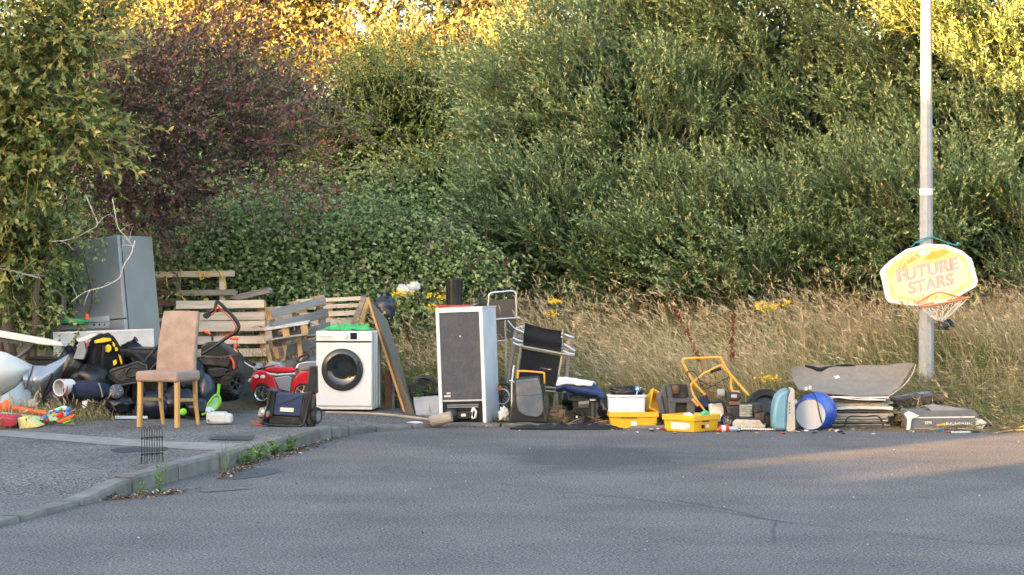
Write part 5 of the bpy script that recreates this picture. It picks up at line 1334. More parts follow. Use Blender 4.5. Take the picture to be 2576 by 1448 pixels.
j.poly('under_rail', [(-60, 845), (0, 851), (90, 864), (88, 870), (0, 862), (-60, 856)], .0, .05, 'grey_plastic', bevel=.004)
j.tube('strut', [(90, 862), (62, 886), (30, 912)], .022, 'grey_plastic', sm=3, dy=.06)
for x in (15, 50): j.box('rib', x, 852 + x * .12, x + 5, 866 + x * .12, -.01, .03, 'grey_plastic')
j.poly('bracket', [(128, 860), (150, 884), (158, 878), (140, 858)], -.03, .02, 'silver_paint')
# dark board/boxes inside the heap that carry things
def heap_box(label, x0, y0, x1, y1, Y, m, d=.35, rz=0, name='black_box'):
    j = J(name, label, 'box', (x0 + x1) / 2, y1, Y=Y); a = (x1 - x0) / j.k; h_ = (y1 - y0) / j.k
    MB().box((0, d / 2, h_ / 2), (a, d, h_), None, (.94, .94)).build('casing', m, j.root, bevel=.015)
    MB().box((0, d / 2, h_ + .006), (a * .98, d * .98, .025)).build('lid', m, j.root, bevel=.008)
    return j
heap_box('black plastic trunk buried under the silver bumper', 60, 905, 190, 1035, 21.0, 'black_plastic')
heap_box('black plastic crate buried under the rucksack', 180, 930, 330, 1045, 21.1, 'black_plastic', .4)
heap_box('black speaker case behind the dining chair', 330, 880, 420, 1045, 21.0, 'engine_black', .35)
# rucksack
j = J('rucksack', 'black rucksack with yellow panels on top of the heap', 'rucksack', 265, 985, Y=20.85)
MB().blob(j.l(262, 915, .1), (.20, .15, .29), .16, 2.4, 3, 24, 16).build('bag_body', 'black_fabric', j.root, smooth=180)
j.poly('top_panel', [(240, 857), (262, 850), (281, 851), (283, 858), (262, 862), (242, 864)], -.07, -.04, 'yellow_fabric', bevel=.006)
j.poly('round_panel', [(268, 872), (276, 866), (283, 870), (284, 880), (278, 887), (269, 885)], -.085, -.06, 'yellow_fabric', bevel=.006)
j.poly('side_patch', [(286, 860), (292, 866), (291, 874), (286, 868)], -.06, -.03, 'yellow_fabric'); j.poly('side_patch', [(291, 875), (297, 873), (299, 882), (293, 884)], -.05, -.02, 'yellow_fabric')
j.poly('side_stripe', [(299, 892), (305, 896), (311, 914), (306, 918)], -.04, -.01, 'yellow_fabric', bevel=.004); j.poly('side_patch', [(288, 908), (296, 904), (298, 914), (290, 920)], -.09, -.07, 'yellow_fabric')
j.tube('strap', [(281, 846), (296, 868), (308, 900), (312, 930)], .014, 'black_fabric', dy=-.03); j.tube('strap', [(245, 870), (238, 910), (246, 950)], .016, 'black_fabric', dy=-.1); j.tube('strap', [(262, 868), (258, 915), (268, 955)], .013, 'black_plastic', dy=-.11)
j.poly('red_clip', [(220, 862), (227, 860), (228, 870), (222, 872)], -.08, -.05, 'red_plastic', bevel=.003)
j = J('grey_cover', 'tapered grey plastic cover stuck upright left of the rucksack', 'plastic cover', 203, 905, Y=20.8)
j.poly('cover_body', [(199, 862), (214, 861), (219, 886), (212, 905), (186, 903), (192, 886)], -.04, .06, 'mid_grey', bevel=.008); j.poly('white_tip', [(192, 855), (240, 838), (246, 843), (218, 858), (200, 862)], -.03, .05, 'white_cloth', bevel=.006)
bag('rubbish_bag', 'black bin bag between silver bumper and rucksack', 185, 930, 20.95, (.16, .16, .24), 'bin_bag', 11)
bag('rubbish_bag', 'black bin bag spilling under the rucksack', 235, 960, 20.7, (.22, .18, .16), 'bin_bag', 12, knot=False)
j = J('vacuum_hose', 'thick black vacuum hose arching right of the rucksack', 'hose', 335, 915, Y=20.75)
hp = spline(j.L([(305, 884), (320, 884), (336, 890), (350, 900), (364, 912)]), 6)
MB().tube(hp, .021, 10).build('hose_body', 'black_rubber', j.root, smooth=60)
for k in range(2, len(hp) - 1, 2): MB().lathe([(.021, -.004), (.025, 0), (.021, .004)], 12, AX(hp[k], hp[k + 1] - hp[k - 1]), close=False).build('ring', 'black_rubber', j.root, smooth=60)
# black lid with oval
j = J('storage_cover', 'black plastic storage lid with raised oval tipped toward the road', 'lid', 320, 975, Y=20.55)
j.poly('lid_body', [(274, 937), (280, 928), (348, 910), (366, 918), (372, 950), (352, 962), (298, 972), (284, 962)], .0, .06, 'black_plastic', bevel=.012)
j.poly('lid_panel', [(284, 938), (345, 918), (360, 926), (362, 944), (302, 962), (292, 955)], -.012, .0, 'engine_black', bevel=.006)
j.tube('oval', [(318, 938), (326, 927), (340, 925), (350, 932), (346, 943), (332, 949), (321, 947)], .009, 'black_plastic', dy=-.014, closed=True, sm=4)
j.tube('lid_rim', [(276, 936), (346, 911), (368, 920), (371, 950), (350, 962), (297, 971)], .010, 'grey_plastic', sm=0, n=6)
# navy roll, bucket
j = J('navy_roll', 'rolled navy blue cloth in front of the black crate', 'cloth roll', 223, 1006, Y=20.4)
MB().blob(j.l(222, 983, .08), (.25, .10, .10), .14, 2.2, 6, 26, 14).build('roll', 'navy_cloth', j.root, smooth=180)
j.tube('tie', [(248, 964), (254, 980), (258, 1000)], .006, 'mid_grey', dy=-.03); j.tube('tie', [(185, 968), (182, 985), (186, 1000)], .006, 'navy_bag', dy=-.03)
j = J('paint_bucket', 'dirty white bucket on its side with red rim', 'bucket', 150, 997, Y=20.35)
MB().lathe([(.075, .0), (.085, -.004), (.072, .16), (0, .165)], 26, AX(j.l(149, 976), (.55, .8, .05)), close=False).build('bucket_wall', 'white_plastic', j.root, smooth=50)
MB().lathe([(.0, .10), (.072, .10)], 20, AX(j.l(149, 976), (.55, .8, .05)), close=False).build('bucket_bottom', 'white_plastic', j.root)
MB().lathe([(.083, -.006), (.092, .0), (.092, .02), (.083, .022)], 26, AX(j.l(151, 977, .02), (.55, .8, .05)), close=False).build('bucket_rim', 'red_plastic', j.root, smooth=50)
# toys in front
j = J('orange_toy_frame', 'orange red plastic toy frame lying at the left edge of the footway', 'toy', 50, 1050, Y=19.75)
j.tube('pole', [(-40, 1012), (0, 1020), (60, 1031), (116, 1040)], .026, 'orange_red', sm=3); j.tube('pole', [(-40, 1030), (20, 1034), (70, 1046), (118, 1054)], .020, 'orange_red', sm=3, dy=.05)
MB().blob(j.l(16, 1022, -.02), (.05, .04, .06), .05, 1, 1, 14, 10).build('joint', 'orange_red', j.root, smooth=60)
j = J('toy_tray', 'long toy tray with white top and green underside', 'toy', 50, 1066, Y=19.6)
j.poly('tray_top', [(-40, 1036), (8, 1039), (96, 1050), (112, 1056), (104, 1060), (8, 1050), (-40, 1048)], -.05, .1, 'mint', bevel=.008); j.poly('tray_base', [(-40, 1049), (8, 1051), (104, 1061), (98, 1068), (60, 1066), (-40, 1060)], -.03, .08, 'toy_green', bevel=.006)
j = J('foam_block', 'dull red foam play block at the footway edge', 'foam block', 15, 1080, Y=19.15)
j.poly('block_body', [(-40, 1044), (36, 1047), (41, 1053), (41, 1072), (20, 1076), (-10, 1082), (-40, 1084)], -.04, .28, 'foam_red', bevel=.02, smooth=40); j.poly('seam', [(-40, 1060), (41.4, 1060), (41.4, 1061.5), (-40, 1061.5)], -.043, .0, 'foam_red')
j = J('foam_wedge', 'pale yellow foam wedge beside the red block', 'foam wedge', 70, 1079, Y=19.2)
j.poly('wedge_body', [(43, 1052), (60, 1050), (98, 1074), (90, 1077), (48, 1079)], -.02, .28, 'foam_yellow', bevel=.012, smooth=40); j.poly('wedge_end', [(50, 1066), (60, 1062), (84, 1076), (52, 1078)], -.03, -.015, 'foam_yellow')
j = J('activity_toy', 'pale green activity board with coloured balls lying by the heap', 'toy', 150, 1064, Y=19.55)
j.poly('board', [(117, 1046), (124, 1034), (160, 1021), (172, 1026), (170, 1046), (140, 1058), (124, 1062)], .0, .05, 'mint', bevel=.008)
j.poly('orange_base', [(147, 1058), (188, 1042), (191, 1046), (182, 1054), (150, 1064)], -.06, .02, 'orange_red', bevel=.006); j.poly('lime_base', [(158, 1063), (180, 1055), (182, 1058), (164, 1066)], -.05, .02, 'lime', bevel=.004)
for px, py, r_, m_ in ((152, 1044, .030, 'red_plastic'), (145, 1047, .018, 'red_plastic'), (133, 1045, .016, 'yellow_tub'), (143, 1036, .016, 'toy_blue'), (152, 1031, .018, 'toy_green'), (135, 1034, .014, 'red_plastic'), (127, 1039, .014, 'toy_blue'), (161, 1034, .014, 'red_plastic'), (172, 1030, .024, 'toy_blue'), (171, 1041, .022, 'toy_blue'), (181, 1036, .013, 'red_plastic'), (115, 1050, .022, 'toy_blue'), (119, 1058, .020, 'red_plastic'), (142, 1058, .012, 'pale_blue')):
    MB().blob(j.l(px, py, -.01), (r_, r_, r_), 0, nu=12, nv=8).build('ball', m_, j.root, smooth=180)
# things under and behind the chair
bag('rubbish_bag', 'navy bin bag under the dining chair', 390, 1020, 20.6, (.17, .16, .14), 'navy_bag', 13)
bag('rubbish_bag', 'black bin bag slumped behind the chair legs', 445, 1015, 20.7, (.20, .18, .16), 'bin_bag', 14)
bag('rubbish_bag', 'big black bin bag behind the chair back', 470, 960, 21.3, (.24, .2, .28), 'bin_bag', 15)
bag('rubbish_bag', 'slate grey sack standing right of the dining chair', 519, 985, 20.9, (.085, .12, .17), 'slate_bag', 16, knot=False, amp=.12)
bag('rubbish_bag', 'low black bin bag beside the slate grey sack', 500, 1030, 20.5, (.14, .14, .10), 'bin_bag', 17, knot=False)
j = J('lime_ball', 'small lime green ball under the chair', 'ball', 461, 1046, Y=20.35)
MB().blob((0, 0, .035), (.036, .036, .036), 0, nu=14, nv=10).build('ball_body', 'lime', j.root, smooth=180); MB().lathe([(.0365, -.002), (.0372, 0), (.0365, .002)], 14, place((0, 0, .035), 30), close=False).build('ball_seam', 'mint', j.root)
j = J('blue_strip', 'pale blue plastic strip lying on the footway by the chair', 'strip', 330, 1056, PAVE)
j.poly('strip_body', [(288, 1050), (370, 1050), (372, 1054), (290, 1055)], 0, .03, 'pale_blue', bevel=.003); j.poly('strip_lip', [(288, 1047), (370, 1047.5), (370, 1050), (288, 1050)], .02, .03, 'pale_blue')
j = J('cable_clutter', 'tangle of grey cables below the black lid', 'cables', 235, 1040, Y=20.25)
for k, pts in enumerate(([(190, 1020), (215, 1028), (240, 1012), (262, 1024), (282, 1046)], [(175, 1035), (205, 1018), (232, 1036), (255, 1012)], [(250, 1018), (268, 1004), (280, 1018), (292, 1034)])): j.tube('cable', pts, .005, ('grey_plastic', 'black_plastic', 'black_rubber')[k], dy=-.02 * k)
j.poly('white_tag', [(207, 1010), (222, 1008), (216, 1026), (210, 1028)], -.02, .0, 'white_plastic')
# buggy
j = J('ride_on_buggy', 'black ride-on toy buggy with chunky tyres and red trim behind the chair', 'toy buggy', 565, 1010, Y=21.3)
j.poly('body', [(505, 870), (520, 862), (550, 862), (575, 880), (592, 895), (588, 930), (575, 965), (540, 975), (505, 970)], .0, .35, 'black_plastic', bevel=.02)
j.poly('dash', [(505, 894), (575, 898), (586, 905), (575, 925), (505, 918)], -.05, .0, 'engine_black', bevel=.015)
j.tube('bumper_bar', [(505, 897), (555, 900), (585, 894)], .010, 'grey_plastic', dy=-.055)
j.poly('chin', [(520, 928), (560, 924), (578, 930), (560, 950), (525, 952)], -.04, .02, 'black_plastic', bevel=.015)
for x in (555.5, 566): MB().blob(j.l(x, 902, -.055), (.012, .01, .012), 0, nu=10, nv=8).build('tail_light', 'red_plastic', j.root, smooth=180)
j.tube('red_bar', [(575, 895), (584, 904), (588, 916), (588, 928)], .010, 'orange_red', dy=-.05)
j.tube('axle', [(520, 975), (600, 970)], .014, 'black_plastic', sm=0, dy=.1)
for c_, ax, r_ in ((( 586, 965), (.75, -.6, 0), .115), ((512, 975), (-.6, -.75, 0), .13)):
    t = wheel(j.root, tuple(j.l(*c_, -.02)), ax, r_, .12, rim='engine_black', spokes=5)
    M = AX(j.l(*c_, -.02), ax)
    for k in range(14):
        a = 2 * math.pi * k / 14; q = MB(); q.M = M; q.box((r_ * 1.0 * math.cos(a), r_ * 1.0 * math.sin(a), 0), (.018, .03, .11), rotm(0, 0, math.degrees(a))); q.build('tread', 'black_rubber', t)
# curved handle with red cable
j = J('trimmer_handle', 'black curved trimmer pole with red cable rising behind the chair', 'trimmer', 540, 900, Y=21.05)
pp = [(514, 795), (524, 790), (540, 777), (544, 763), (549, 760), (574, 784), (591, 803), (600, 820), (596, 832), (582, 843), (562, 856), (538, 873), (506, 893)]
j.tube('pole', pp, [.022, .017, .017, .019, .022, .018, .016], 'black_plastic', n=8, sm=5)
j.tube('cable', [(518, 799), (530, 795), (541, 785), (548, 772), (572, 794), (588, 812), (592, 830), (576, 842), (570, 850)], .005, 'red_plastic', dy=-.02, n=6)
j.poly('switch_box', [(511, 791), (526, 783), (531, 795), (521, 803), (512, 799)], -.03, .03, 'black_plastic', bevel=.006)
j.tube('side_grip', [(511, 832), (520, 836), (529, 841)], [.012, .015, .013], 'orange_red', sm=3, dy=-.02); j.tube('side_grip', [(578, 852), (588, 853), (600, 853)], [.012, .013, .016], 'orange_red', sm=3, dy=-.02); j.tube('bracket', [(530, 840), (534, 848), (534, 858)], .012, 'black_plastic', sm=3, dy=-.02)
# olive tarp
j = J('olive_tarp', 'olive green tarpaulin draped over junk behind the buggy', 'tarpaulin', 630, 1015, Y=22.6)
tp = [(548, 880), (575, 872), (590, 880), (610, 905), (640, 924), (672, 930), (702, 926)]; bt = [(528, 1000), (560, 1006), (590, 1010), (620, 1012), (645, 1010), (668, 1008), (690, 1000)]
def tarp(u, v):
    n = 6; k = min(int(u * n), n - 1); a = j.l(*tp[k]).lerp(j.l(*tp[k + 1]), u * n - k); b = j.l(*bt[k]).lerp(j.l(*bt[k + 1]), u * n - k)
    p = a.lerp(b, v); p.y = .22 - .42 * v + .05 * math.sin(u * 17 + v * 3) * v + .05 * mnoise.noise(Vector((u * 6, v * 5, 1))); return p
MB().sheet(tarp, 40, 20, .004).build('sheet', 'olive_tarp', j.root, smooth=180)
j.tube('rope', [(588, 876, .2), (596, 888, .18), (610, 908, .18), (640, 926, .18), (674, 932, .18), (700, 928, .18)], .007, 'white_cloth')
bag('rubbish_bag', 'black bin bag hidden under the olive tarpaulin', 610, 965, 22.95, (.3, .14, .26), 'bin_bag', 19, knot=False)
j = J('orange_gourd', 'orange plastic piece showing over the tarpaulin', 'plastic piece', 594, 880, Y=22.8)
MB().blob(j.l(592, 872), (.022, .02, .035), .1, 2, 2, 12, 8).build('shell', 'orange_red', j.root, smooth=180); MB().tube(j.L([(594, 880), (600, 895)]), .012, 8).build('stalk', 'orange_red', j.root)
# red toy car
j = J('toy_car', 'glossy red ride-on toy car with silver wheels', 'toy car', 715, 1016, Y=22.15)
T_ = [(636, 985), (635, 950), (640, 938), (650, 932), (662, 930), (678, 935), (694, 948), (699, 966), (704, 984), (722, 988), (735, 987), (737, 962), (745, 946), (758, 936), (776, 932), (800, 935), (820, 950), (820, 1000), (790, 1000), (786, 985), (778, 974), (766, 972), (754, 978), (750, 995), (738, 1002), (704, 998), (688, 990), (680, 975), (668, 966), (654, 966), (645, 975), (642, 992)]
j.poly('body', T_, -.13, .22, 'red_paint', bevel=.02, smooth=50)
j.poly('bonnet', [(664, 932), (672, 924), (690, 921), (735, 924), (748, 930), (742, 938), (700, 938)], -.09, .18, 'red_paint', bevel=.016, smooth=50)
j.poly('white_stripe', [(674, 936), (700, 940), (746, 937), (746, 940), (700, 944), (676, 940)], -.1325, -.1, 'white_plastic')
j.poly('side_door', [(692, 950), (728, 944), (738, 950), (732, 985), (706, 978)], -.135, -.12, 'silver_paint', bevel=.008)
j.poly('windscreen', [(638, 930), (648, 914), (656, 918), (662, 929), (680, 910), (706, 914), (716, 924), (690, 922), (668, 928), (650, 934)], -.08, .16, 'grey_sheet', bevel=.006)
j.poly('rear_panel', [(745, 925), (752, 914), (772, 909), (800, 908), (800, 934), (776, 930), (758, 933)], -.1, .18, 'silver_paint', bevel=.012)
j.tube('steering_wheel', [(749, 909), (755, 899), (768, 893), (776, 893), (775, 900), (764, 907), (755, 911)], .012, 'black_plastic', closed=True, sm=4, dy=.02); j.tube('steering_column', [(764, 902), (752, 918)], .010, 'black_plastic', sm=0, dy=.02)
for c_ in ((645, 948), (661, 949)): MB().blob(j.l(*c_, -.135), (.028, .012, .022), 0, nu=14, nv=8).build('headlight', 'white_plastic', j.root, smooth=180)
for c_, yy in (((660, 990), -.13), ((762, 988), -.13), ((676, 990), .2), ((775, 988), .2)): wheel(j.root, tuple(j.l(*c_, yy)), (-.25, -1, 0), .098, .06, tyre='black_rubber', rim='chrome', spokes=5, rimr=.82)
j.tube('mirror', [(634, 954), (629, 957), (626, 961)], [.010, .016, .012], 'white_plastic', sm=3, dy=-.1)
# navy collector mower
j = J('mower_collector', 'upturned mower with navy collector box and white label on the footway', 'mower', 730, 1074, PAVE)
j.poly('collector', [(694, 990), (766, 993), (757, 1049), (687, 1044)], -.02, .22, 'denim', bevel=.012); j.poly('label_plate', [(706, 1025), (740, 1027), (739, 1037), (705, 1035)], -.026, -.02, 'white_plastic')
j.tube('fold_line', [(702, 1018), (728, 1010), (760, 995)], .004, 'navy_bag', dy=-.022, sm=3)
j.tube('frame', [(679, 983), (674, 1020), (664, 1052), (668, 1067), (720, 1072), (757, 1072), (768, 1056), (776, 1020), (782, 1000)], .012, 'black_plastic', dy=-.06, sm=3)
j.poly('side_wall', [(674, 978), (694, 984), (688, 1046), (666, 1060)], -.03, .25, 'black_plastic', bevel=.008); j.poly('side_wall', [(767, 990), (787, 984), (784, 1030), (764, 1068), (755, 1052)], -.04, .25, 'black_plastic', bevel=.008)
j.poly('deck', [(668, 1046), (758, 1050), (762, 1070), (668, 1066)], .0, .26, 'engine_black', bevel=.006)
j.poly('chute', [(778, 922), (796, 922), (797, 992), (770, 990)], .0, .16, 'black_plastic', bevel=.01)
for c_, ax in (((783, 1055), (.9, -.42, 0)), ((796, 1046), (.9, -.42, 0))): wheel(j.root, tuple(j.l(*c_, .02)), ax, .078, .05, rim='mid_grey', spokes=6)
MB().blob(j.l(665, 1040, -.02), (.055, .05, .055), .35, 3, 5, 18, 12).build('motor', 'engine_metal', j.root, smooth=180); MB().blob(j.l(674, 1047, -.08), (.014, .012, .014), 0, nu=10, nv=8).build('primer_bulb', 'red_plastic', j.root, smooth=180)
MB().lathe([(0, -.02), (.05, -.02), (.055, 0), (.045, .03), (0, .035)], 16, AX(j.l(664, 1056), (-.3, -.9, .2))).build('flywheel', 'black_plastic', j.root, smooth=40)
j.tube('cord', [(660, 1056), (648, 1062), (634, 1060), (645, 1068), (660, 1070)], .004, 'red_plastic', dy=-.08, n=6)

# ------------------------------------------------------------------ right row
j = J('folding_chair', 'folding chair with chrome frame and dark mesh back behind the white fridge', 'chair', 1272, 960, Y=22.5); ground_fix(j)
j.tube('back_frame', [(1224, 815), (1229, 760), (1230, 747), (1236, 738), (1262, 735), (1289, 733), (1297, 740), (1298, 753), (1299, 800)], .012, 'chrome', sm=4)
j.poly('backrest', [(1231, 757), (1297, 752), (1299, 797), (1246, 801), (1232, 800)], -.006, .006, 'mesh_fabric'); j.tube('seat_rail', [(1240, 805), (1270, 802), (1308, 800)], .010, 'chrome', sm=0)
j.tube('leg', [(1271, 806), (1272, 850), (1273, 970)], .010, 'chrome', sm=0); j.tube('leg', [(1240, 806, .3), (1238, 968, .3)], .010, 'chrome', sm=0); j.tube('leg', [(1277, 807, -.03), (1295, 827, -.03), (1318, 832, -.03), (1330, 960, -.03)], .010, 'chrome', sm=3); j.tube('leg', [(1222, 806), (1218, 968)], .010, 'chrome', sm=0)
j.tube('stretcher', [(1216, 860), (1272, 858)], .008, 'chrome', sm=0)
j.poly('seat', [(1238, 806), (1300, 802), (1296, 850), (1255, 856)], .01, .03, 'mesh_fabric')
# folded lounger
j = J('folding_lounger', 'folded garden lounger with black fabric and taupe tubes leaning on the verge', 'lounger', 1345, 1010, Y=21.75); ground_fix(j)
m = MB(); a4 = j.L([(1318, 812, .10), (1415, 833, .10), (1411, 888, .04), (1316, 872, .04)])
m.sheet(lambda u, v: (a4[0].lerp(a4[1], u)).lerp(a4[3].lerp(a4[2], u), v) + Vector((0, .02 * math.sin(v * 9) - .03 * math.sin(u * math.pi), -.012 * math.sin(u * math.pi) * (1 - v))), 10, 12, .006); m.build('back_sling', 'black_fabric', j.root, smooth=60)
m = MB(); b4 = j.L([(1314, 878, .02), (1413, 897, .02), (1398, 974, -.02), (1304, 958, -.02)])
m.sheet(lambda u, v: (b4[0].lerp(b4[1], u)).lerp(b4[3].lerp(b4[2], u), v) + Vector((0, .03 * math.sin(u * math.pi), 0)), 10, 10, .006); m.build('seat_sling', 'black_fabric', j.root, smooth=60)
j.tube('cross_tube', [(1302, 870), (1372, 883), (1443, 896)], .013, 'taupe_tube', sm=0, dy=-.03)
for pts, r_, dy in (([(1318, 808), (1317, 872)], .012, .09), ([(1416, 829), (1411, 890)], .012, .09), ([(1309, 878), (1298, 952), (1294, 1030)], .014, .0), ([(1414, 897), (1399, 978), (1392, 1032)], .014, .0), ([(1299, 832), (1284, 920), (1268, 1022)], .026, .12), ([(1432, 856), (1424, 950), (1418, 1022)], .026, .12), ([(1400, 985), (1403, 1028)], .011, -.03), ([(1372, 984), (1401, 987)], .010, -.03), ([(1372, 975), (1402, 977)], .009, -.03)):
    j.tube('frame_tube', pts, r_, 'taupe_tube', sm=0, dy=dy)
for pts in ([(1290, 850), (1300, 856), (1314, 860)], [(1290, 862), (1300, 868), (1312, 868)], [(1420, 842), (1434, 848), (1444, 850)], [(1418, 866), (1430, 874), (1446, 884)], [(1416, 884), (1430, 890), (1446, 892)], [(1296, 828), (1310, 834), (1318, 838)]):
    j.tube('arm_joint', pts, [.014, .016, .012], 'chrome', sm=3, dy=.02)
for k in range(6):
    for x0, y0 in ((1317, 822), (1414, 840)): MB().blob(j.l(x0 - k * .3, y0 + k * 9, .08), (.012, .012, .012), 0, nu=8, nv=6).build('spring', 'chrome', j.root, smooth=180)
# bits between fridge and trolley
j = J('small_bike_wheel', 'small wheel with pale rim beside the white fridge', 'wheel', 1264, 1040, Y=21.75)
wheel(j.root, tuple(j.l(1263, 998)), (-.2, -1, 0), .085, .03, tyre='white_cloth', rim='engine_black', spokes=8, rimr=.86); j.box('reflector', 1254, 970, 1261, 982, -.06, -.04, 'orange_red')
j.tube('mudguard', [(1250, 975), (1262, 966), (1276, 968), (1284, 980)], .014, 'black_plastic', dy=.0); j.tube('stay', [(1262, 998), (1258, 1062)], .008, 'black_plastic', sm=0, dy=.03)
j = J('white_tube', 'white metal tube standing between fridge and black trolley', 'tube', 1287, 1062, Y=21.4)
j.tube('pipe', [(1293, 920), (1288, 958), (1287, 1062)], .010, 'white_plastic', sm=0); j.tube('pipe_clip', [(1281, 958), (1294, 962)], .012, 'chrome', sm=0)
bag('white_bag', 'crumpled white carrier bag at the foot of the white fridge', 1268, 1044, 21.3, (.055, .07, .075), 'white_cloth', 21, 'plastic bag', amp=.45, fr=2.6, knot=False)
# black trolley / grass box
j = J('grass_box', 'dusty black grass box with orange handle standing at the road edge', 'grass box', 1330, 1065, .035)
j.poly('body', [(1296, 954), (1356, 947), (1368, 985), (1380, 1005), (1379, 1064), (1281, 1064), (1284, 1035), (1292, 1000)], .0, .28, 'black_plastic', bevel=.012)
m = MB(); c6 = [(1298, 957), (1354, 951), (1364, 988), (1369, 1030), (1364, 1044), (1352, 1052), (1322, 1048), (1303, 1034), (1299, 1010), (1298, 985)]
j.poly('front_panel', c6, -.03, .0, 'dusty_panel', bevel=.016, smooth=60); j.tube('panel_fold', [(1298, 992), (1330, 994), (1364, 990)], .006, 'dusty_panel', dy=-.032, sm=3)
j.poly('side_skirt', [(1369, 985), (1381, 1002), (1381, 1040), (1372, 1064), (1366, 1048)], -.02, .02, 'engine_black', bevel=.006)
j.tube('handle', [(1302, 954), (1304, 938), (1308, 934), (1363, 938), (1369, 944), (1369, 966)], .010, 'orange_paint', sm=4, dy=.08)
# cushion and black wheeled box
j = J('wheeled_box', 'black wheeled cool box with latch and spoked wheel', 'cool box', 1475, 1068, .01)
j.poly('box_body', [(1440, 1008), (1514, 1006), (1512, 1066), (1446, 1068)], .0, .28, 'black_plastic', bevel=.008); j.poly('box_lid', [(1435, 1000), (1516, 997), (1516, 1009), (1437, 1012)], -.02, .3, 'black_plastic', bevel=.008)
j.poly('latch', [(1455, 1009), (1482, 1007), (1481, 1026), (1455, 1027)], -.03, .0, 'grey_plastic', bevel=.005); j.poly('latch_lip', [(1456, 1011), (1481, 1009), (1481, 1015), (1456, 1017)], -.036, -.03, 'mid_grey')
for x in (1488, 1500): j.box('rib', x, 1014, x + 5, 1062, -.012, .0, 'grey_plastic')
j.poly('white_strip', [(1483, 1004), (1499, 1003), (1499, 1008), (1484, 1009)], -.026, -.02, 'white_plastic'); wheel(j.root, tuple(j.l(1452, 1049, -.06)), (-.15, -1, 0), .088, .05, rim='engine_black', spokes=5)
MB().blob(j.l(1451, 1050, -.09), (.012, .01, .012), 0, nu=8, nv=6).build('axle_cap', 'white_plastic', j.root, smooth=180)
j = J('quilt_bundle', 'folded navy quilt with white lining lying over the cool box', 'quilt', 1460, 1000, Y=21.15)
def quilt(u, v):
    tp_ = [(1398, 972), (1420, 960), (1448, 966), (1478, 972), (1502, 978), (1520, 996)]; n = 5; k = min(int(u * n), n - 1)
    p = j.l(*tp_[k]).lerp(j.l(*tp_[k + 1]), u * n - k); a = v * math.pi
    th = .045 * (.5 + .6 * math.sin(u * math.pi)) ; p = p + Vector((0, -.12 * math.sin(a) * .7 + .1, -th + th * math.cos(a) + .012 * mnoise.noise(Vector((u * 6, v * 4, 2))))); return p
MB().sheet(quilt, 26, 12, .02).build('quilt_body', 'blue_quilt', j.root, smooth=180)
def lining(u, v):
    a = j.L([(1399, 968), (1425, 963), (1455, 967), (1490, 968)], -.02); b = j.L([(1410, 949), (1430, 955), (1460, 957), (1500, 966)], .22); k = min(int(u * 3), 2)
    p = a[k].lerp(a[k + 1], u * 3 - k).lerp(b[k].lerp(b[k + 1], u * 3 - k), v); p.z += .03 * math.sin(v * math.pi) + .012 * mnoise.noise(Vector((u * 5, v * 4, 7))); return p
MB().sheet(lining, 18, 10, .02).build('lining', 'white_cloth', j.root, smooth=180); MB().sheet(lambda u, v: lining(u, v) + Vector((.0, .02, -.035)), 18, 10, .02).build('blue_layer', 'blue_quilt', j.root, smooth=180)
j = J('crumpled_card', 'crumpled brown cardboard between grass box and cool box', 'cardboard', 1408, 1064, .02)
for k, (px, py, r_) in enumerate(((1395, 1052, (.07, .05, .04)), (1410, 1045, (.06, .05, .06)), (1425, 1056, (.06, .05, .035)), (1400, 1032, (.06, .06, .05)))): MB().blob(j.l(px, py, .02 * k), r_, .6, 2.4, k + 3, 10, 7).build('crumple', 'card_brown', j.root)
# black cloth flat on the ground
m = MB(); A0 = GP(1283, 1082); B0 = GP(1566, 1080)
root = thing('black_sheet', 'black umbrella cloth flattened along the road edge', 'cloth', ((A0.x + B0.x) / 2, (A0.y + B0.y) / 2, 0.004))
w_ = B0.x - A0.x
m.sheet(lambda u, v: ((u - .5) * w_, (v - .3) * .32 * (.35 + math.sin(math.pi * u) * .8), max(.0, (.035 + .05 * mnoise.fractal(Vector((u * 7, v * 3, 3)), .9, 2, 4)) * math.sin(math.pi * v) * min(1, 5 * min(u, 1 - u) + .2))), 60, 14, .004); m.build('cloth', 'black_fabric', root, smooth=60)
MB().tube([(-w_ * .5, -.05, .015), (-w_ * .2, -.06, .02), (w_ * .1, -.04, .02)], .008, 6).build('rod', 'black_iron', root, smooth=60); MB().tube([(-.12, -.02, .02), (-.07, .0, .07), (.0, -.01, .05), (.05, -.04, .02)], .010, 6, smoothn=4).build('rib', 'black_iron', root, smooth=60)
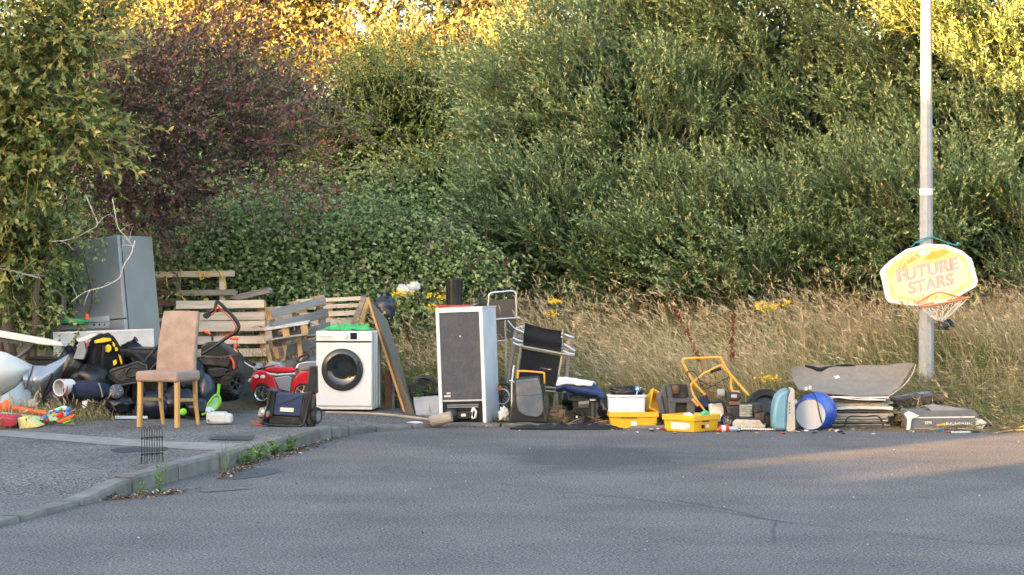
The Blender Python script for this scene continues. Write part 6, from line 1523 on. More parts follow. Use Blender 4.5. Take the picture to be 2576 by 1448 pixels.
# yellow crates
def crate(label, loc, w, d, h, rz, grp='yellow plastic crates', tilt=None):
    root = thing('plastic_crate', label, 'crate', loc, R(rz), grp)
    if tilt: root.rotation_euler = (R(tilt[0]), R(tilt[1]), R(rz))
    t = .012; m = MB(); k = .90
    bx, by, tx, ty = w * k / 2, d * k / 2, w / 2 - .012, d / 2 - .012; c = (0, d / 2, 0)
    V = []
    for x, y, z in ((bx, by, 0), (tx, ty, h - .02), (tx - t, ty - t, h - .02), (bx - t, by - t, t)): V += [(-x, -y + d / 2, z), (x, -y + d / 2, z), (x, y + d / 2, z), (-x, y + d / 2, z)]
    f = [(3, 2, 1, 0)]
    for r_ in range(3): f += [(r_ * 4 + i, r_ * 4 + (i + 1) % 4, r_ * 4 + 4 + (i + 1) % 4, r_ * 4 + 4 + i) for i in range(4)]
    f.append((12, 13, 14, 15)); m.add(V, f); m.build('crate_wall', 'yellow_tub', root, bevel=.004)
    for s_ in (-1, 1):
        MB().box((0, d / 2 + s_ * (d / 2 - .006), h - .028), (w, .016, .052)).build('rim', 'yellow_tub', root, bevel=.003); MB().box((s_ * (w / 2 - .006), d / 2, h - .028), (.016, d - .018, .052)).build('rim', 'yellow_tub', root, bevel=.003)
    return root
p = GP(1595, 1079)
cr = crate('yellow crate with white tub inside it, beside the cool box', (p.x, p.y, 0.004), .50, .34, .165, 1)
MB().box((.0, .006, .045), (.06, .004, .038), rotm(-6)).build('label_sticker', 'white_plastic', cr)
for k in range(8): MB().box((-.125 + k * .021, .0015, .105), (.013, .003, .010 + .006 * (k % 3 == 0)), rotm(-6)).build('print_mark', 'grey_plastic', cr)
q = J('plastic_tub', 'translucent white storage tub standing in the yellow crate', 'tub', 1577, 1052, Y=p.y + .12)
a_ = 93 / q.k
m = MB(); m.box((0, .11, .115), (a_ * .97, .22, .20), None, (1.04, 1.04)); m.build('tub_wall', 'translucent_tub', q.root, bevel=.02, segs=3); MB().box((0, .11, .222), (a_ * 1.05, .25, .02)).build('tub_rim', 'translucent_tub', q.root, bevel=.006)
MB().lathe([(0, 0), (.034, 0), (.032, .003), (0, .004)], 16, AX((-.02, -.006, .11), (0, -1, 0))).build('tub_pale_mark', 'sign_white', q.root)  # pale round mark on the tub front
bg = bag('rubbish_bag', 'black bin bag stuffed into the white tub', 1577, 986, p.y + .22, (.16, .09, .055), 'bin_bag', 23, amp=.5, fr=3.2, knot=False)
q = J('pinwheel', 'blue and white toy pinwheel sticking out of the white tub', 'toy', 1603, 996, Y=p.y + .1)
MB().lathe([(0, 0), (.030, .0), (.030, .004), (0, .006)], 6, AX(q.l(1604, 979), (0, -1, .1))).build('blades', 'toy_blue', q.root); MB().lathe([(0, 0), (.014, .0), (0, .008)], 10, AX(q.l(1604, 979, -.008), (0, -1, .1))).build('centre', 'sign_white', q.root); q.tube('stick', [(1604, 982), (1601, 996)], .006, 'sign_white', sm=0)
p = W(1640, 1062, 21.15); crate('yellow crate tipped on end behind the white tub', (p.x, p.y, .06), .26, .24, .15, 20, tilt=(62, 25)).location.z = .08
p = GP(1746, 1090)
cr2 = crate('yellow crate set cornerwise with torn white sticker, beside the mower', (p.x, p.y, .004), .42, .40, .165, 0)
cr2.rotation_euler = (0, 0, R(47)); 
cx = Vector((0.21, 0, 0)); 
cr2.location = Vector((p.x, p.y, .004)) - (Matrix.Rotation(R(47), 3, 'Z') @ Vector((-.21, 0, 0)))
# after turning, the local -x face looks left and the local -y face looks right
MB().box((-.196, .20, .055), (.004, .20, .07), rotm(0, -6)).build('torn_sticker', 'white_plastic', cr2); MB().box((-.198, .09, .06), (.004, .06, .05), rotm(0, -6)).build('torn_sticker', 'white_plastic', cr2)
for k in range(5): MB().box((-.06 + k * .024, .006, .10), (.016, .004, .012), rotm(-6)).build('print_mark', 'grey_plastic', cr2)
for k in (0, 1): MB().box((-.05 + k * .07, .012, .05), (.045, .004, .035), rotm(-6)).build('print_square', ('gap_dark', 'white_plastic')[k], cr2)
q = J('white_canister', 'white plastic canister behind the cornerwise yellow crate', 'canister', 1803, 1062, Y=20.75)
q.poly('can_body', [(1784, 1020), (1792, 1016), (1818, 1016), (1822, 1026), (1820, 1062), (1786, 1062)], 0, .1, 'white_plastic', bevel=.012); q.poly('can_neck', [(1796, 1012), (1808, 1012), (1808, 1017), (1796, 1017)], .03, .07, 'white_plastic', bevel=.004)
q = J('teal_bottle', 'dark teal bottle lying in the cornerwise yellow crate', 'bottle', 1774, 1048, Y=20.45)
MB().tube(q.L([(1762, 1046), (1774, 1040), (1785, 1044)]), [.02, .03, .014], 10, smoothn=4).build('bottle_body', 'toy_green', q.root, smooth=60); MB().tube(q.L([(1785, 1044), (1789, 1046)]), .01, 8).build('bottle_cap', 'white_plastic', q.root)
q = J('tin_lid', 'crumpled pale sheet in the cornerwise yellow crate', 'paper', 1735, 1050, Y=20.4)
MB().blob(q.l(1730, 1046), (.05, .04, .025), .5, 3, 2, 12, 8).build('paper_wad', 'sign_white', q.root); MB().blob(q.l(1740, 1048), (.03, .03, .02), .4, 3, 5, 10, 7).build('paper_wad', 'pale_blue', q.root)
# dark grey seat-like case
j = J('grey_tool_case', 'dark grey moulded plastic case with handle hole standing behind the crates', 'case', 1700, 1078, .01)
th = .10
for nm, pts in (('rail', [(1676, 969), (1684, 965), (1692, 990), (1692, 1000), (1680, 1000)]), ('rail', [(1728, 967), (1735, 969), (1748, 998), (1748, 1008), (1734, 1000)]), ('shelf', [(1680, 1000), (1690, 999), (1697, 1004), (1728, 1004), (1734, 1000), (1748, 1008), (1748, 1014), (1680, 1014)]), ('side', [(1680, 1014), (1700, 1014), (1699, 1045), (1684, 1045)]), ('side', [(1728, 1014), (1748, 1014), (1748, 1045), (1728, 1045)]), ('base', [(1684, 1045), (1748, 1045), (1746, 1078), (1688, 1078)])):
    j.poly(nm, pts, .0, th, 'grey_plastic', bevel=.006)
j.poly('back_wall', [(1678, 970), (1732, 969), (1746, 1000), (1746, 1070), (1690, 1074)], th + .001, th + .03, 'engine_black')
j.poly('flank', [(1652, 1002), (1674, 968), (1680, 1000), (1688, 1078), (1676, 1078), (1660, 1035)], .03, th + .06, 'grey_plastic', bevel=.012); j.poly('flank_groove', [(1664, 1000), (1668, 994), (1680, 1060), (1678, 1068)], .02, .03, 'black_plastic')
MB().lathe([(0, 0), (.06, 0), (.065, .05), (.06, .09), (0, .095)], 18, place(tuple(j.l(1694, 990, .09)))).build('drum', 'rust', j.root, smooth=40); MB().lathe([(.066, .085), (.068, .095), (.0, .10)], 18, place(tuple(j.l(1694, 990, .09)))).build('drum_lid', 'grey_plastic', j.root, smooth=40)
# rotary mower
j = J('rotary_mower', 'rotary mower with tall orange tube handles and dirty engine', 'mower', 1850, 1079, .01)
j.tube('handle', [(1777, 998), (1747, 964), (1719, 915), (1719, 907), (1726, 903), (1806, 900), (1814, 904), (1833, 937), (1883, 995)], .012, 'orange_paint', sm=4, dy=.1)
j.tube('bail_bar', [(1738, 976), (1740, 966), (1753, 955), (1771, 940), (1785, 934), (1811, 920), (1821, 927), (1838, 946), (1839, 972), (1844, 985), (1860, 986)], .012, 'orange_paint', sm=4, dy=.14)
j.tube('lower_handle', [(1738, 976), (1748, 1000), (1779, 1042)], .010, 'orange_paint', sm=3, dy=.05); j.tube('lower_handle', [(1741, 1004), (1756, 1022)], .012, 'orange_paint', sm=0, dy=.03)
j.tube('grip', [(1787, 936), (1814, 928)], .015, 'black_rubber', sm=0, dy=.13); j.tube('control_lever', [(1726, 943), (1733, 934), (1748, 938), (1760, 960), (1764, 975)], .006, 'black_plastic', sm=3, dy=.08); j.tube('throttle_cable', [(1762, 958), (1790, 972), (1815, 958), (1836, 950)], .005, 'black_plastic', sm=3, dy=.1); j.tube('throttle_cable', [(1775, 980), (1796, 970), (1812, 978)], .005, 'black_plastic', sm=3, dy=.1)
j.tube('exhaust_pipe', [(1776, 994), (1783, 1010), (1798, 1013), (1815, 1011), (1823, 1026), (1828, 1042)], .014, 'black_plastic', sm=4)
MB().lathe([(0, -.04), (.04, -.04), (.045, -.02), (.045, .03), (0, .035)], 16, AX(j.l(1814, 990), (1, 0, .05))).build('air_filter', 'mid_grey', j.root, smooth=40)
j.poly('engine_cowl', [(1826, 986), (1862, 988), (1864, 1003), (1850, 1010), (1828, 1008)], -.06, .14, 'engine_black', bevel=.012); j.poly('cowl_label', [(1838, 992), (1852, 992), (1852, 1000), (1838, 1000)], -.066, -.06, 'deck_dirty'); j.poly('rust_band', [(1832, 1008), (1862, 1009), (1860, 1018), (1834, 1018)], -.05, .12, 'rust')
j.poly('crankcase', [(1826, 1022), (1858, 1020), (1860, 1053), (1832, 1054)], -.07, .14, 'engine_black', bevel=.015)
for k in range(5): j.box('fin', 1858, 1018 + k * 6.2, 1890, 1021.5 + k * 6.2, -.08, .1, 'engine_metal')
j.poly('cylinder', [(1860, 1018), (1886, 1018), (1886, 1050), (1860, 1050)], -.06, .08, 'engine_metal', bevel=.008); j.poly('carburettor', [(1889, 1014), (1914, 1016), (1918, 1036), (1894, 1042)], -.04, .1, 'engine_black', bevel=.01); j.poly('spark_cover', [(1896, 1040), (1912, 1040), (1914, 1056), (1898, 1056)], -.05, .05, 'rust', bevel=.006)
j.poly('deck', [(1838, 1058), (1850, 1054), (1910, 1056), (1924, 1064), (1922, 1078), (1842, 1077)], -.12, .22, 'deck_dirty', bevel=.02); j.poly('deck_top', [(1834, 1050), (1920, 1050), (1926, 1058), (1834, 1058)], -.08, .2, 'engine_black', bevel=.008)
for c_, ax, r_, m_ in (((1831, 1058), (-.5, -.86, 0), .074, 'mid_grey'), ((1926, 1056), (.75, -.6, 0), .082, 'rust')): wheel(j.root, tuple(j.l(*c_, -.06)), ax, r_, .045, rim=m_, spokes=5)
# tyre
j = J('worn_car_tyre', 'worn black tyre leaning behind the mower engine', 'tyre', 1925, 1076, Y=21.25)
M = AX(j.l(1926, 1030), (.1, -1, .35)); e = MB(); e.M = M
e.lathe([(.135, -.05), (.16, -.062), (.19, -.06), (.205, -.04), (.207, .04), (.19, .06), (.16, .062), (.135, .05), (.14, 0), (.135, -.05)], 36, close=False); e.build('tyre_carcass', 'black_rubber', j.root, smooth=40)
for r_ in (.165, .185): q = MB(); q.M = M; q.lathe([(r_ - .004, .0605), (r_, .0655), (r_ + .004, .0605)], 36, close=False); q.build('sidewall_ring', 'black_rubber', j.root, smooth=60)
q = MB(); q.M = M; q.lathe([(.0, .0), (.13, .0), (.137, .02), (.137, -.02)], 30, close=False); q.build('rim_disc', 'engine_black', j.root, smooth=40)
# pale blue casing
j = J('blue_casing', 'pale blue moulded casing with beige face standing beside the barrel', 'plastic casing', 1970, 1085, .0)
def hull(u, v):
    prof = [(1942, 1078), (1942, 1045), (1948, 1005), (1960, 986), (1985, 976)]; k = min(int(v * 4), 3); a = j.l(*prof[k]).lerp(j.l(*prof[k + 1]), v * 4 - k); b = j.l(1986, 1084).lerp(j.l(1990, 976), v)
    p = a.lerp(b, u); p.y = -.02 - .05 * math.sin(u * math.pi * .6) + .10 * (1 - u); return p
j.poly('shell', [(1941, 1078), (1942, 1045), (1947, 1012), (1954, 994), (1964, 985), (1984, 976), (1981, 1000), (1977, 1083), (1955, 1082)], -.08, .2, 'casing_blue', bevel=.03, smooth=60); j.poly('face', [(1976, 1084), (1980, 1000), (1990, 975), (1996, 982), (1998, 1078), (1990, 1086)], -.085, .15, 'casing_beige', bevel=.006)
j.tube('panel_line', [(1952, 1078), (1955, 1030), (1966, 992), (1984, 979)], .004, 'grey_plastic', dy=-.068, sm=3)
for k in range(4): j.box('print_mark', 1982, 1012 + k * 8, 1985, 1016 + k * 8, -.089, -.086, 'grey_plastic')
# blue barrel
j = J('blue_barrel', 'blue plastic barrel lying on its side with pale end facing the road', 'barrel', 2055, 1084, .0)
ax = Vector((.36, .93, .03)); M = AX(j.l(2039, 1043), ax)
e = MB(); e.M = M; e.lathe([(.150, -.002), (.158, .0), (.166, .02), (.186, .09), (.192, .16), (.196, .17), (.196, .185), (.192, .195), (.192, .30), (.196, .31), (.196, .325), (.190, .335), (.168, .46), (.158, .48), (0, .485)], 40, close=False); e.build('barrel_wall', 'barrel_blue', j.root, smooth=40)
e = MB(); e.M = M; e.lathe([(0, .006), (.148, .006), (.151, -.003)], 40, close=False); e.build('barrel_end', 'barrel_lid', j.root, smooth=40)
j.tube('cable', [(2014, 1010, -.02), (2020, 992, .05), (2034, 984, .12), (2048, 992, .03), (2056, 1015, -.06), (2062, 1045, -.05), (2068, 1066, -.03)], .006, 'black_plastic', sm=5)
for x, y in ((2028, 982), (2038, 979)): MB().lathe([(0, 0), (.016, 0), (.014, .03), (0, .032)], 12, AX(j.l(x, y, .1), (0, -.3, 1))).build('bung', 'white_plastic', j.root, smooth=40)
MB().blob(j.l(2000, 1012, .03), (.025, .02, .025), .1, 2, 1, 10, 8).build('tap', 'white_plastic', j.root, smooth=180)
# stacked boards
yb = 1077
for i in range(11):
    hh = (9, 6, 8, 7, 8, 6, 9, 7, 6, 7, 6)[i]; x0 = 2088 + rng.normal() * 4; x1 = 2243 + rng.normal() * 7
    j = J('stacked_board', 'ragged board beside the barrel, %s of its stack' % ('lowest', 'second up', 'third up', 'fourth up', 'fifth up', 'sixth up', 'seventh up', 'fifth from the top', 'fourth from the top', 'third from the top', 'topmost')[i], 'board', (x0 + x1) / 2, yb, Y=21.0 + .02 * (i % 3), group='boards stacked under the curled carpet')
    w_ = (x1 - x0) / j.k; sag = .008 * math.sin(i * 1.3)
    MB().sheet(lambda u, v: ((u - .5) * w_, v * .55 - .015 * mnoise.noise(Vector((u * 9, i * 2., 0))), (hh * .93) / j.k + sag * math.sin(u * 3) + .004 * mnoise.noise(Vector((u * 8, i, 5)))), 14, 4, (hh * .8) / j.k).build('layer', ('board_edge', 'board_dark', 'ply_white', 'board_edge')[i % 4], j.root)
    yb -= hh
# curled carpet on top
j = J('curled_carpet', 'large grey carpet offcut curling up on the board stack', 'carpet', 2140, 1000, Y=21.05)
tp_ = [(1989, 925, .55), (2025, 920, .6), (2080, 921, .62), (2150, 922, .6), (2232, 922, .45), (2275, 914, .3), (2304, 916, .1)]; bt_ = [(2010, 982, .25), (2040, 986, .15), (2090, 992, .0), (2150, 997, -.05), (2200, 997, -.05), (2234, 996, -.02), (2262, 980, .0)]
def carp(u, v):
    n = 6; k = min(int(u * n), n - 1); f = u * n - k; a = j.l(*tp_[k]).lerp(j.l(*tp_[k + 1]), f); b = j.l(*bt_[k]).lerp(j.l(*bt_[k + 1]), f)
    p = a.lerp(b, v); p.y += .10 * math.sin(v * math.pi) ; p.z += .012 * mnoise.noise(Vector((u * 14, 0, 3))) * (1 - v) - .03 * math.sin(v * math.pi); return p
MB().sheet(carp, 40, 14, .014).build('pile', 'carpet_grey', j.root, smooth=50)
j.tube('torn_backing', [(2025, 921, .58), (2045, 926, .58), (2062, 932, .57), (2085, 925, .6), (2130, 921, .6), (2165, 923, .58), (2225, 923, .45)], [.008, .02, .03, .014, .02, .012, .006], 'black_fabric', sm=4)
j.tube('bound_edge', [(2304, 917, .09), (2294, 944, .06), (2272, 972, .0), (2236, 998, -.04)], .007, 'board_edge', sm=4)
j.poly('paint_spot', [(2108, 950), (2120, 948), (2124, 954), (2112, 957)], .26, .262, 'sign_white')
j = J('thin_sheet', 'thin pale sheet sagging out of the board stack', 'sheet', 2180, 1012, Y=20.95)
MB().sheet(lambda u, v: j.l(2100, 1000).lerp(j.l(2228, 1008), u) + Vector((0, v * .3, .012 * math.sin(u * 3.1) - .0)), 14, 3, .008).build('sheet_body', 'ply_white', j.root, smooth=40); j.tube('sheet_edge', [(2096, 999), (2160, 1006), (2228, 1007)], .006, 'sign_white', sm=3)
# hose loop
j = J('black_hose', 'thin black hose looped in front of the board stack', 'hose', 2170, 1079, .004)
MB().tube(spline([p + Vector((0, -.06, 0)) for p in j.L([(2090, 1076), (2122, 1070), (2126, 1056), (2140, 1047), (2170, 1048), (2202, 1046), (2214, 1056), (2219, 1070), (2214, 1078), (2180, 1079), (2120, 1079)])], 5), .008, 7).build('hose_body', 'black_rubber', j.root, smooth=60); j.tube('connector', [(2090, 1076), (2084, 1077)], .013, 'black_plastic', sm=0, dy=-.06)
# planks by the post
j = J('brown_plank', 'dark brown plank lying below the lamp post', 'plank', 2320, 1022, Y=21.6)
j.poly('plank_board', [(2252, 1007), (2385, 992), (2396, 1002), (2258, 1024)], .0, .14, 'pallet_brown', bevel=.003); j.poly('plank_end', [(2386, 993), (2396, 1002), (2392, 1004), (2384, 996)], .0, .13, 'drift_wood')
j = J('grey_plank', 'blue grey plank lying just behind the dark brown one', 'plank', 2300, 1010, Y=21.85)
j.poly('plank_board', [(2252, 1000), (2338, 986), (2348, 994), (2256, 1012)], .0, .16, 'galvanised', bevel=.003); j.poly('plank_lip', [(2252, 1001), (2338, 987), (2339, 989), (2252, 1003)], -.01, .0, 'grey_sheet')
# torn flat box
j = J('flat_carton', 'torn dark printed carton lying flat at the right end of the junk', 'carton', 2375, 1084, .0)
j.poly('carton_front', [(2284, 1052), (2456, 1050), (2460, 1081), (2286, 1083)], .0, .03, 'box_print', bevel=.003); j.poly('carton_body', [(2286, 1046), (2452, 1044), (2458, 1080), (2288, 1082)], .031, .42, 'board_dark', bevel=.004)
j.poly('top_flap', [(2284, 1036), (2448, 1032), (2462, 1044), (2462, 1049), (2284, 1050)], .02, .4, 'box_print', bevel=.003)
j.poly('loose_sheet', [(2338, 1026), (2360, 1022), (2420, 1030), (2456, 1036), (2440, 1040), (2345, 1034)], .05, .3, 'mid_grey')
j.poly('torn_flap', [(2273, 1042), (2284, 1034), (2312, 1046), (2292, 1054), (2288, 1080), (2280, 1082), (2282, 1056)], -.03, -.004, 'white_plastic'); j.poly('torn_flap', [(2455, 1052), (2470, 1056), (2481, 1064), (2466, 1086), (2454, 1082)], -.02, .03, 'white_plastic'); j.poly('black_flap', [(2472, 1060), (2496, 1070), (2480, 1084), (2470, 1078)], .0, .05, 'black_plastic')
j.poly('white_edge', [(2290, 1050), (2452, 1048), (2452, 1051), (2290, 1053)], -.006, .0, 'sign_white'); j.poly('white_edge', [(2300, 1077), (2440, 1075), (2440, 1078), (2300, 1080)], -.005, -.001, 'mid_grey')
for k in range(4): j.box('print_letter', 2327 + k * 4.4, 1061, 2330 + k * 4.4, 1068, -.004, -.001, 'sign_white')
for k in range(13): j.box('print_letter', 2380 + k * 5.2, 1063 + (k % 2), 2383.4 + k * 5.2, 1070, -.004, -.001, 'sign_white')
j.poly('print_arrow', [(2356, 1068), (2374, 1066), (2378, 1064), (2380, 1080), (2376, 1080), (2374, 1071), (2357, 1072)], -.004, -.001, 'orange_paint')
j = J('pale_bar', 'thin pale metal bar lying on the road by the torn carton', 'bar', 2420, 1090, .0)
j.poly('bar_body', [(2394, 1086), (2446, 1085), (2448, 1089), (2394, 1091)], 0, .03, 'pale_blue', bevel=.002); j.poly('black_end', [(2440, 1085), (2462, 1084), (2466, 1089), (2444, 1091)], .0, .04, 'black_plastic')
# litter in front of the mower
j = J('drink_can', 'crushed red and white can on the road by the mower', 'can', 1820, 1087, .0)
MB().tube(j.L([(1806, 1083), (1812, 1079), (1833, 1078)]), [.02, .033, .03], 12).build('can_body', 'red_plastic', j.root, smooth=60); MB().lathe([(.0345, -.02), (.035, .0), (.0345, .02)], 14, AX(j.l(1820, 1079), (1, 0, .05)), close=False).build('label_band', 'sign_white', j.root); MB().lathe([(0, 0), (.026, 0), (.026, .004)], 12, AX(j.l(1834, 1078), (1, 0, 0))).build('can_end', 'yellow_strap', j.root)
j = J('clear_bottle', 'pale empty bottle lying next to the red can', 'bottle', 1848, 1084, .0)
MB().tube(j.L([(1834, 1080), (1852, 1080), (1858, 1082), (1866, 1083)]), [.026, .026, .012, .012], 10).build('bottle_body', 'pale_blue', j.root, smooth=60); MB().tube(j.L([(1866, 1083), (1870, 1083)]), .013, 8).build('bottle_cap', 'sign_white', j.root)
j = J('light_string', 'black pole wound with white lights on the road before the casing', 'pole', 1910, 1085, .0)
j.tube('pole', [(1862, 1083), (1960, 1085)], .014, 'black_plastic', sm=0)
for k in range(16): MB().blob(j.l(1866 + k * 6, 1079.5 + k * .12, -.008), (.012, .01, .010), .3, 3, k, 8, 6).build('light_bulb', 'sign_white', j.root)
for k, x in enumerate((1880, 1928)): MB().blob(j.l(x, 1087, -.05), (.022, .012, .010), .4, 3, k, 8, 6).build('red_wrapper', 'red_plastic', j.root)

# ------------------------------------------------------------------ lamp post with basketball board
lp_Y = 22.9; pz_ = W(2330, 985, lp_Y); zb = tz(pz_.x, pz_.y)
lp = thing('lamp_post', 'tall galvanised street lamp post standing on the verge', 'lamp post', (pz_.x, pz_.y, zb - .03))
MB().lathe([(.084, 0), (.083, .9), (.078, 1.0), (.070, 2.6), (.058, 4.6), (.045, 7.8)], 10, rotm(0, 0, 14)).build('post', 'galvanised', lp, smooth=30)
z1 = W(0, 492, lp_Y).z - zb + .03
MB().lathe([(.0765, z1), (.0765, z1 + .075)], 16, close=False).build('white_band', 'white_plastic', lp, smooth=40)
MB().tube([(0, 0, 7.75), (0, -.2, 7.95), (0, -.9, 8.05)], [.045, .035, .03], 8, smoothn=4).build('bracket_arm', 'galvanised', lp, smooth=60)
lamp = MB().box((0, -1.15, 8.05), (.2, .55, .10), None, (.8, .9)).build('lantern', 'grey_plastic', lp, bevel=.02); MB().box((0, -1.15, 7.99), (.16, .42, .03)).build('lens', 'window_glass', lamp)
MB().box((0, -.079, .55), (.085, .012, .45)).build('access_door', 'galvanised', lp, bevel=.003)
K7 = .3475
def r7(x, y): return (2113.1 + x * K7, 536.7 + y * K7)
j = J('basketball_board', 'yellow and white toy basketball board tied to the lamp post', 'basketball board', *r7(600, 672), Y=lp_Y - .13)
out_ = [(288, 432), (300, 405), (362, 345), (480, 262), (640, 222), (770, 230), (880, 270), (955, 330), (1000, 495), (985, 532), (800, 640), (555, 674), (352, 646), (332, 622), (302, 480)]
cen = (645, 450)
def ins(f): return [(cen[0] + (x - cen[0]) * f, cen[1] + (y - cen[1]) * f) for x, y in out_]
bd = j.poly('backboard', [r7(*p) for p in out_], .0, .02, 'sign_white', bevel=.004)
j.poly('red_line', [r7(*p) for p in ins(.935)], -.003, .0, 'sign_pink', bd); j.poly('white_line', [r7(*p) for p in ins(.915)], -.0045, -.003, 'sign_white', bd); j.poly('yellow_field', [r7(*p) for p in ins(.885)], -.006, -.0045, 'sign_yellow', bd)
j.poly('pale_centre', [r7(*p) for p in ((372, 470), (420, 420), (860, 320), (930, 400), (930, 490), (800, 580), (560, 620), (400, 600))], -.0068, -.006, 'sign_pale', bd)
j.poly('orange_panel', [r7(*p) for p in ((415, 412), (455, 340), (560, 285), (580, 320), (480, 390))], -.0078, -.006, 'sign_orange', bd); j.poly('orange_panel', [r7(*p) for p in ((600, 340), (660, 280), (760, 262), (800, 285), (700, 330))], -.0078, -.006, 'sign_orange', bd); j.poly('white_square', [r7(*p) for p in ((560, 278), (645, 262), (650, 296), (575, 306))], -.009, -.0075, 'sign_white', bd)
for pts in ([(440, 400), (470, 345), (560, 285)], [(470, 345), (500, 395)], [(520, 305), (575, 330), (610, 350)], [(490, 380), (560, 335)]): j.tube('net_print', [r7(*p) for p in pts], .004, 'sign_white', dy=-.008, parent=bd, n=5, sm=3)
def text(parent, body, px, py, size, rot, m_, dy, name='lettering', sx=1.0, shear=0.0):
    cu = bpy.data.curves.new(name, 'FONT'); cu.body = body; cu.size = size; cu.align_x = 'CENTER'; cu.align_y = 'CENTER'; cu.extrude = .0008; cu.offset = size * .03; cu.shear = shear; cu.space_character = 1.06
    tmp = bpy.data.objects.new('tmp', cu); COL.objects.link(tmp); dg = bpy.context.evaluated_depsgraph_get(); me = bpy.data.meshes.new_from_object(tmp.evaluated_get(dg)); bpy.data.objects.remove(tmp)
    me.materials.clear(); me.materials.append(MATS[m_]); o = bpy.data.objects.new(name, me); link(o, parent)
    q = j.l(px, py); o.location = (q.x, dy, q.z); o.rotation_euler = (R(90), R(-rot), 0); o.scale = (sx, 1, 1); return o
for body, cx_, cy_, sz, w_ in (('FUTURE', 628, 415, .195, .98), ('STARS', 655, 515, .185, .98)):
    x, y = r7(cx_, cy_); text(bd, body, x + 2.2, y + 2.4, sz, 12.5, 'sign_white', -.0075, sx=w_, shear=.1); text(bd, body, x, y, sz, 12.5, 'sign_pink', -.0095, sx=w_, shear=.1); text(bd, body, x - .6, y + .8, sz * .94, 12.5, 'sign_red', -.0088, sx=w_, shear=.1)
# hoop
hc = j.l(*r7(728, 642)); hr = 62 / j.k
ring = [Vector((hc.x + hr * math.cos(a), -.20 + hr * .80 * math.sin(a), hc.z + hr * .19 * math.cos(a) - .0)) for a in np.linspace(0, 2 * math.pi, 28, endpoint=False)]
hoop = MB(); hoop.tube(ring, .010, 8, closed=True); hp_ = hoop.build('hoop', 'rim_orange', j.root, smooth=60)
j.tube('hoop_bracket', [(*r7(560, 655), -.1), (*r7(620, 612), -.02), (*r7(712, 575), -.005), (*r7(800, 590), -.02), (*r7(875, 612), -.1)], .008, 'rim_orange', sm=3)
bot_c = j.l(*r7(700, 800)); 
def netpt(i, f):
    a = 2 * math.pi * i / 12; p = Vector((hc.x + hr * math.cos(a), -.20 + hr * .8 * math.sin(a), hc.z + hr * .19 * math.cos(a))); c = Vector((bot_c.x + .05 * math.cos(a), -.20 + .05 * math.sin(a), bot_c.z + (.04 if i % 3 else 0)))
    return p.lerp(c, f ** .85)
for i in range(12):
    for sgn in (1, -1):
        MB().tube([netpt(i + sgn * .9 * f, f) for f in np.linspace(0, 1, 6)], .0032, 5).build('net_cord', 'net_cord', hp_)
# rope
MB().tube(spline([Vector(v) for v in (j.l(*r7(515, 245), -.01), j.l(*r7(580, 195), .05), j.l(*r7(660, 172), .06), j.l(*r7(672, 185), .12), j.l(*r7(600, 190), .24), j.l(*r7(560, 215), .12), j.l(*r7(600, 200), .045), j.l(*r7(668, 176), .05), j.l(*r7(780, 215), .03), j.l(*r7(850, 235), .02))], 5), .006, 6).build('rope', 'cyan_rope', j.root, smooth=60)
MB().blob(j.l(*r7(855, 222), .0), (.02, .015, .015), .5, 3, 3, 10, 8).build('knot', 'cyan_rope', j.root, smooth=180)
bag('rubbish_bag', 'dark blue bag lying in the grass behind the basketball net', 2378, 818, 24.2, (.10, .08, .07), 'navy_bag', 31, amp=.4, knot=False)
# ------------------------------------------------------------------ more clutter
j = J('pushchair', 'folded black pushchair frame tangled between rucksack and chair', 'pushchair', 350, 1045, Y=20.75)
for pts in ([(300, 1030), (330, 960), (372, 900), (392, 880)], [(318, 1040), (345, 985), (380, 930), (404, 905)], [(330, 900), (352, 950), (370, 1010)]): j.tube('frame_tube', pts, .012, 'black_plastic', sm=4)
for c_ in ((302, 1028), (345, 1034), (374, 1022)): wheel(j.root, tuple(j.l(*c_, -.03)), (-.3, -1, .1), .075, .035, rim='mid_grey', spokes=6)
MB().blob(j.l(362, 925, .08), (.13, .10, .14), .25, 2.2, 8, 20, 12).build('hood', 'black_fabric', j.root, smooth=180)
j.tube('handle', [(385, 885), (396, 872), (412, 874)], .016, 'black_rubber', sm=3)
bag('rubbish_bag', 'black bin bag wedged behind the rucksack and pale panel', 330, 900, 21.35, (.18, .12, .16), 'bin_bag', 41)
bag('rubbish_bag', 'small black bin bag in the dry grass below the cable tangle', 300, 1020, 20.5, (.13, .12, .09), 'bin_bag', 42, knot=False, amp=.3)
bag('rubbish_bag', 'dark blue bin bag tucked behind the navy roll', 150, 1005, 20.75, (.16, .12, .13), 'navy_bag', 43, knot=False, amp=.3)
bag('rubbish_bag', 'black bin bag between buggy and tarpaulin', 560, 985, 21.6, (.16, .14, .13), 'bin_bag', 44, knot=False, amp=.3)
j = J('old_shoe', 'dark brown boot lying under the dining chair', 'boot', 415, 1049, PAVE)
MB().blob(j.l(412, 1043), (.07, .045, .035), .15, 2, 1, 14, 9).build('boot_upper', 'rust', j.root, smooth=180); MB().box(j.l(410, 1049), (.15, .08, .015)).build('sole', 'black_rubber', j.root, bevel=.004)
j = J('hub_cap', 'grey plastic hub cap lying against the navy roll', 'hub cap', 295, 1000, Y=20.45)
M = AX(j.l(292, 985), (.1, -1, .4)); q = MB(); q.M = M; q.lathe([(0, .03), (.03, .03), (.06, .015), (.075, .0), (.07, -.01)], 20, close=False); q.build('cap_disc', 'grey_plastic', j.root, smooth=40)
for k in range(6):
    a = k * math.pi / 3; q = MB(); q.M = M; q.box((.045 * math.cos(a), .045 * math.sin(a), .026), (.03, .008, .008), rotm(0, 0, math.degrees(a))); q.build('spoke', 'mid_grey', j.root)
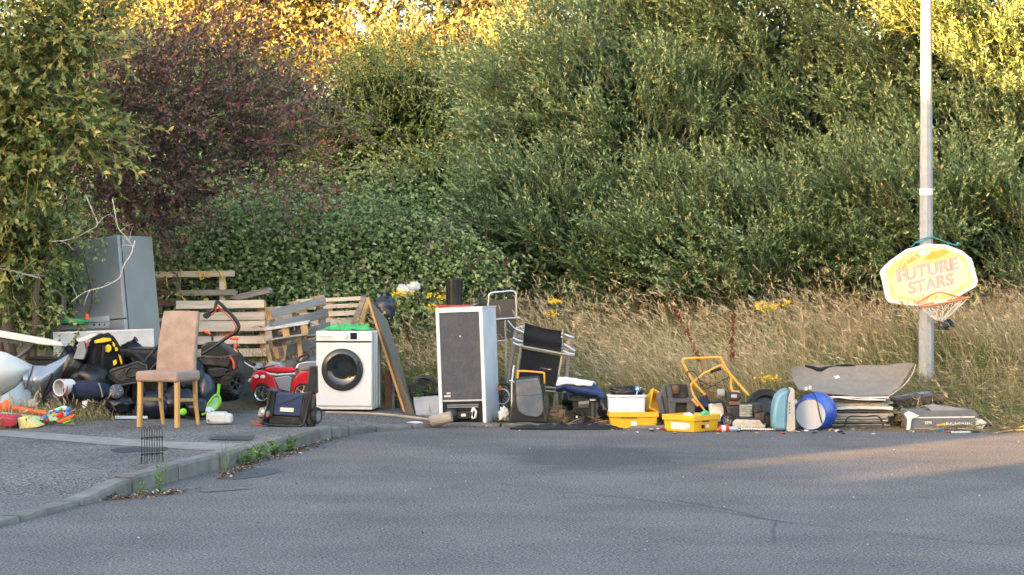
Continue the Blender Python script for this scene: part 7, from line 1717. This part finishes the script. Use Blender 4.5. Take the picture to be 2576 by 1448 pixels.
# right row
bag('rubbish_bag', 'black bin bag between cool box and yellow crate', 1522, 1030, 21.2, (.07, .10, .13), 'bin_bag', 45, knot=False, amp=.3)
bag('rubbish_bag', 'black bin bag behind the cool box under the quilt', 1455, 1010, 21.55, (.16, .12, .12), 'bin_bag', 46, knot=False, amp=.3)
bag('rubbish_bag', 'navy bin bag between grey case and mower', 1765, 1030, 21.25, (.12, .10, .12), 'navy_bag', 47, knot=False, amp=.35)
bag('rubbish_bag', 'black bin bag behind the mower engine', 1850, 1040, 21.45, (.22, .10, .12), 'bin_bag', 48, knot=False, amp=.3)
j = J('wire_rack', 'rusty bent wire rack standing in the grass behind the mower', 'wire rack', 1795, 1015, Y=21.7); ground_fix(j)
for k in range(6): j.tube('wire', [(1768 + k * 9, 968 + 3 * (k % 2)), (1766 + k * 9, 1030)], .004, 'rust', sm=0, n=5)
for y in (968, 990, 1012): j.tube('cross_wire', [(1764, y), (1790, y - 4), (1818, y + 3)], .005, 'rust', sm=3, n=5)
j = J('brown_mat', 'black flattened mat under the toy car', 'mat', 660, 1028, PAVE + .004)
j.poly('mat_body', [(600, 1024), (688, 1026), (690, 1030), (604, 1030)], 0, .5, 'black_rubber'); j.poly('mat_edge', [(602, 1022), (688, 1024), (688, 1026), (602, 1025)], .01, .03, 'wet_timber')
j = J('straw_heap', 'heap of dry stalks and soil behind the torn carton', 'debris heap', 2320, 1050, Y=20.95)
MB().blob(j.l(2300, 1052, .1), (.20, .2, .09), .4, 3, 3, 22, 12).build('heap', 'soil', j.root, smooth=180)
n = 260; lv = Leaves(); c = np.array(j.l(2300, 1044, .05)); P = c + rnd(n) * np.array([.11, .08, .03])
lv.leaves(P, rnd(n) * np.array([1, 1, .5]), rnd(n), U(.06, .16, n), U(.004, .008, n), U(.4, .9, n)); tag(lv.build('stalks', 'grass_blade', j.root), kind='stuff')
# loose scraps along the base of the row
for k in range(46):
    px = float(U(1285, 2480, 1)[0]); py = float(U(1076, 1094, 1)[0]); q = GP(px, py)
    mm = ('sign_white', 'red_plastic', 'card_brown', 'pale_blue', 'black_plastic', 'drift_wood', 'toy_blue', 'card_brown')[k % 8]
    m = MB(); s_ = float(U(.012, .04, 1)[0]); m.blob((0, 0, s_ * .2), (s_, s_ * .7, s_ * .28), .6, 2.5, k, 7, 5)
    o = m.build('litter_scrap', mm); o.location = (q.x, q.y, .003); o.rotation_euler = (0, 0, float(U(0, 6, 1)[0]))
    tag(o, 'small scrap of rubbish on the road edge in front of the junk row', 'scrap', 'scraps along the road edge')
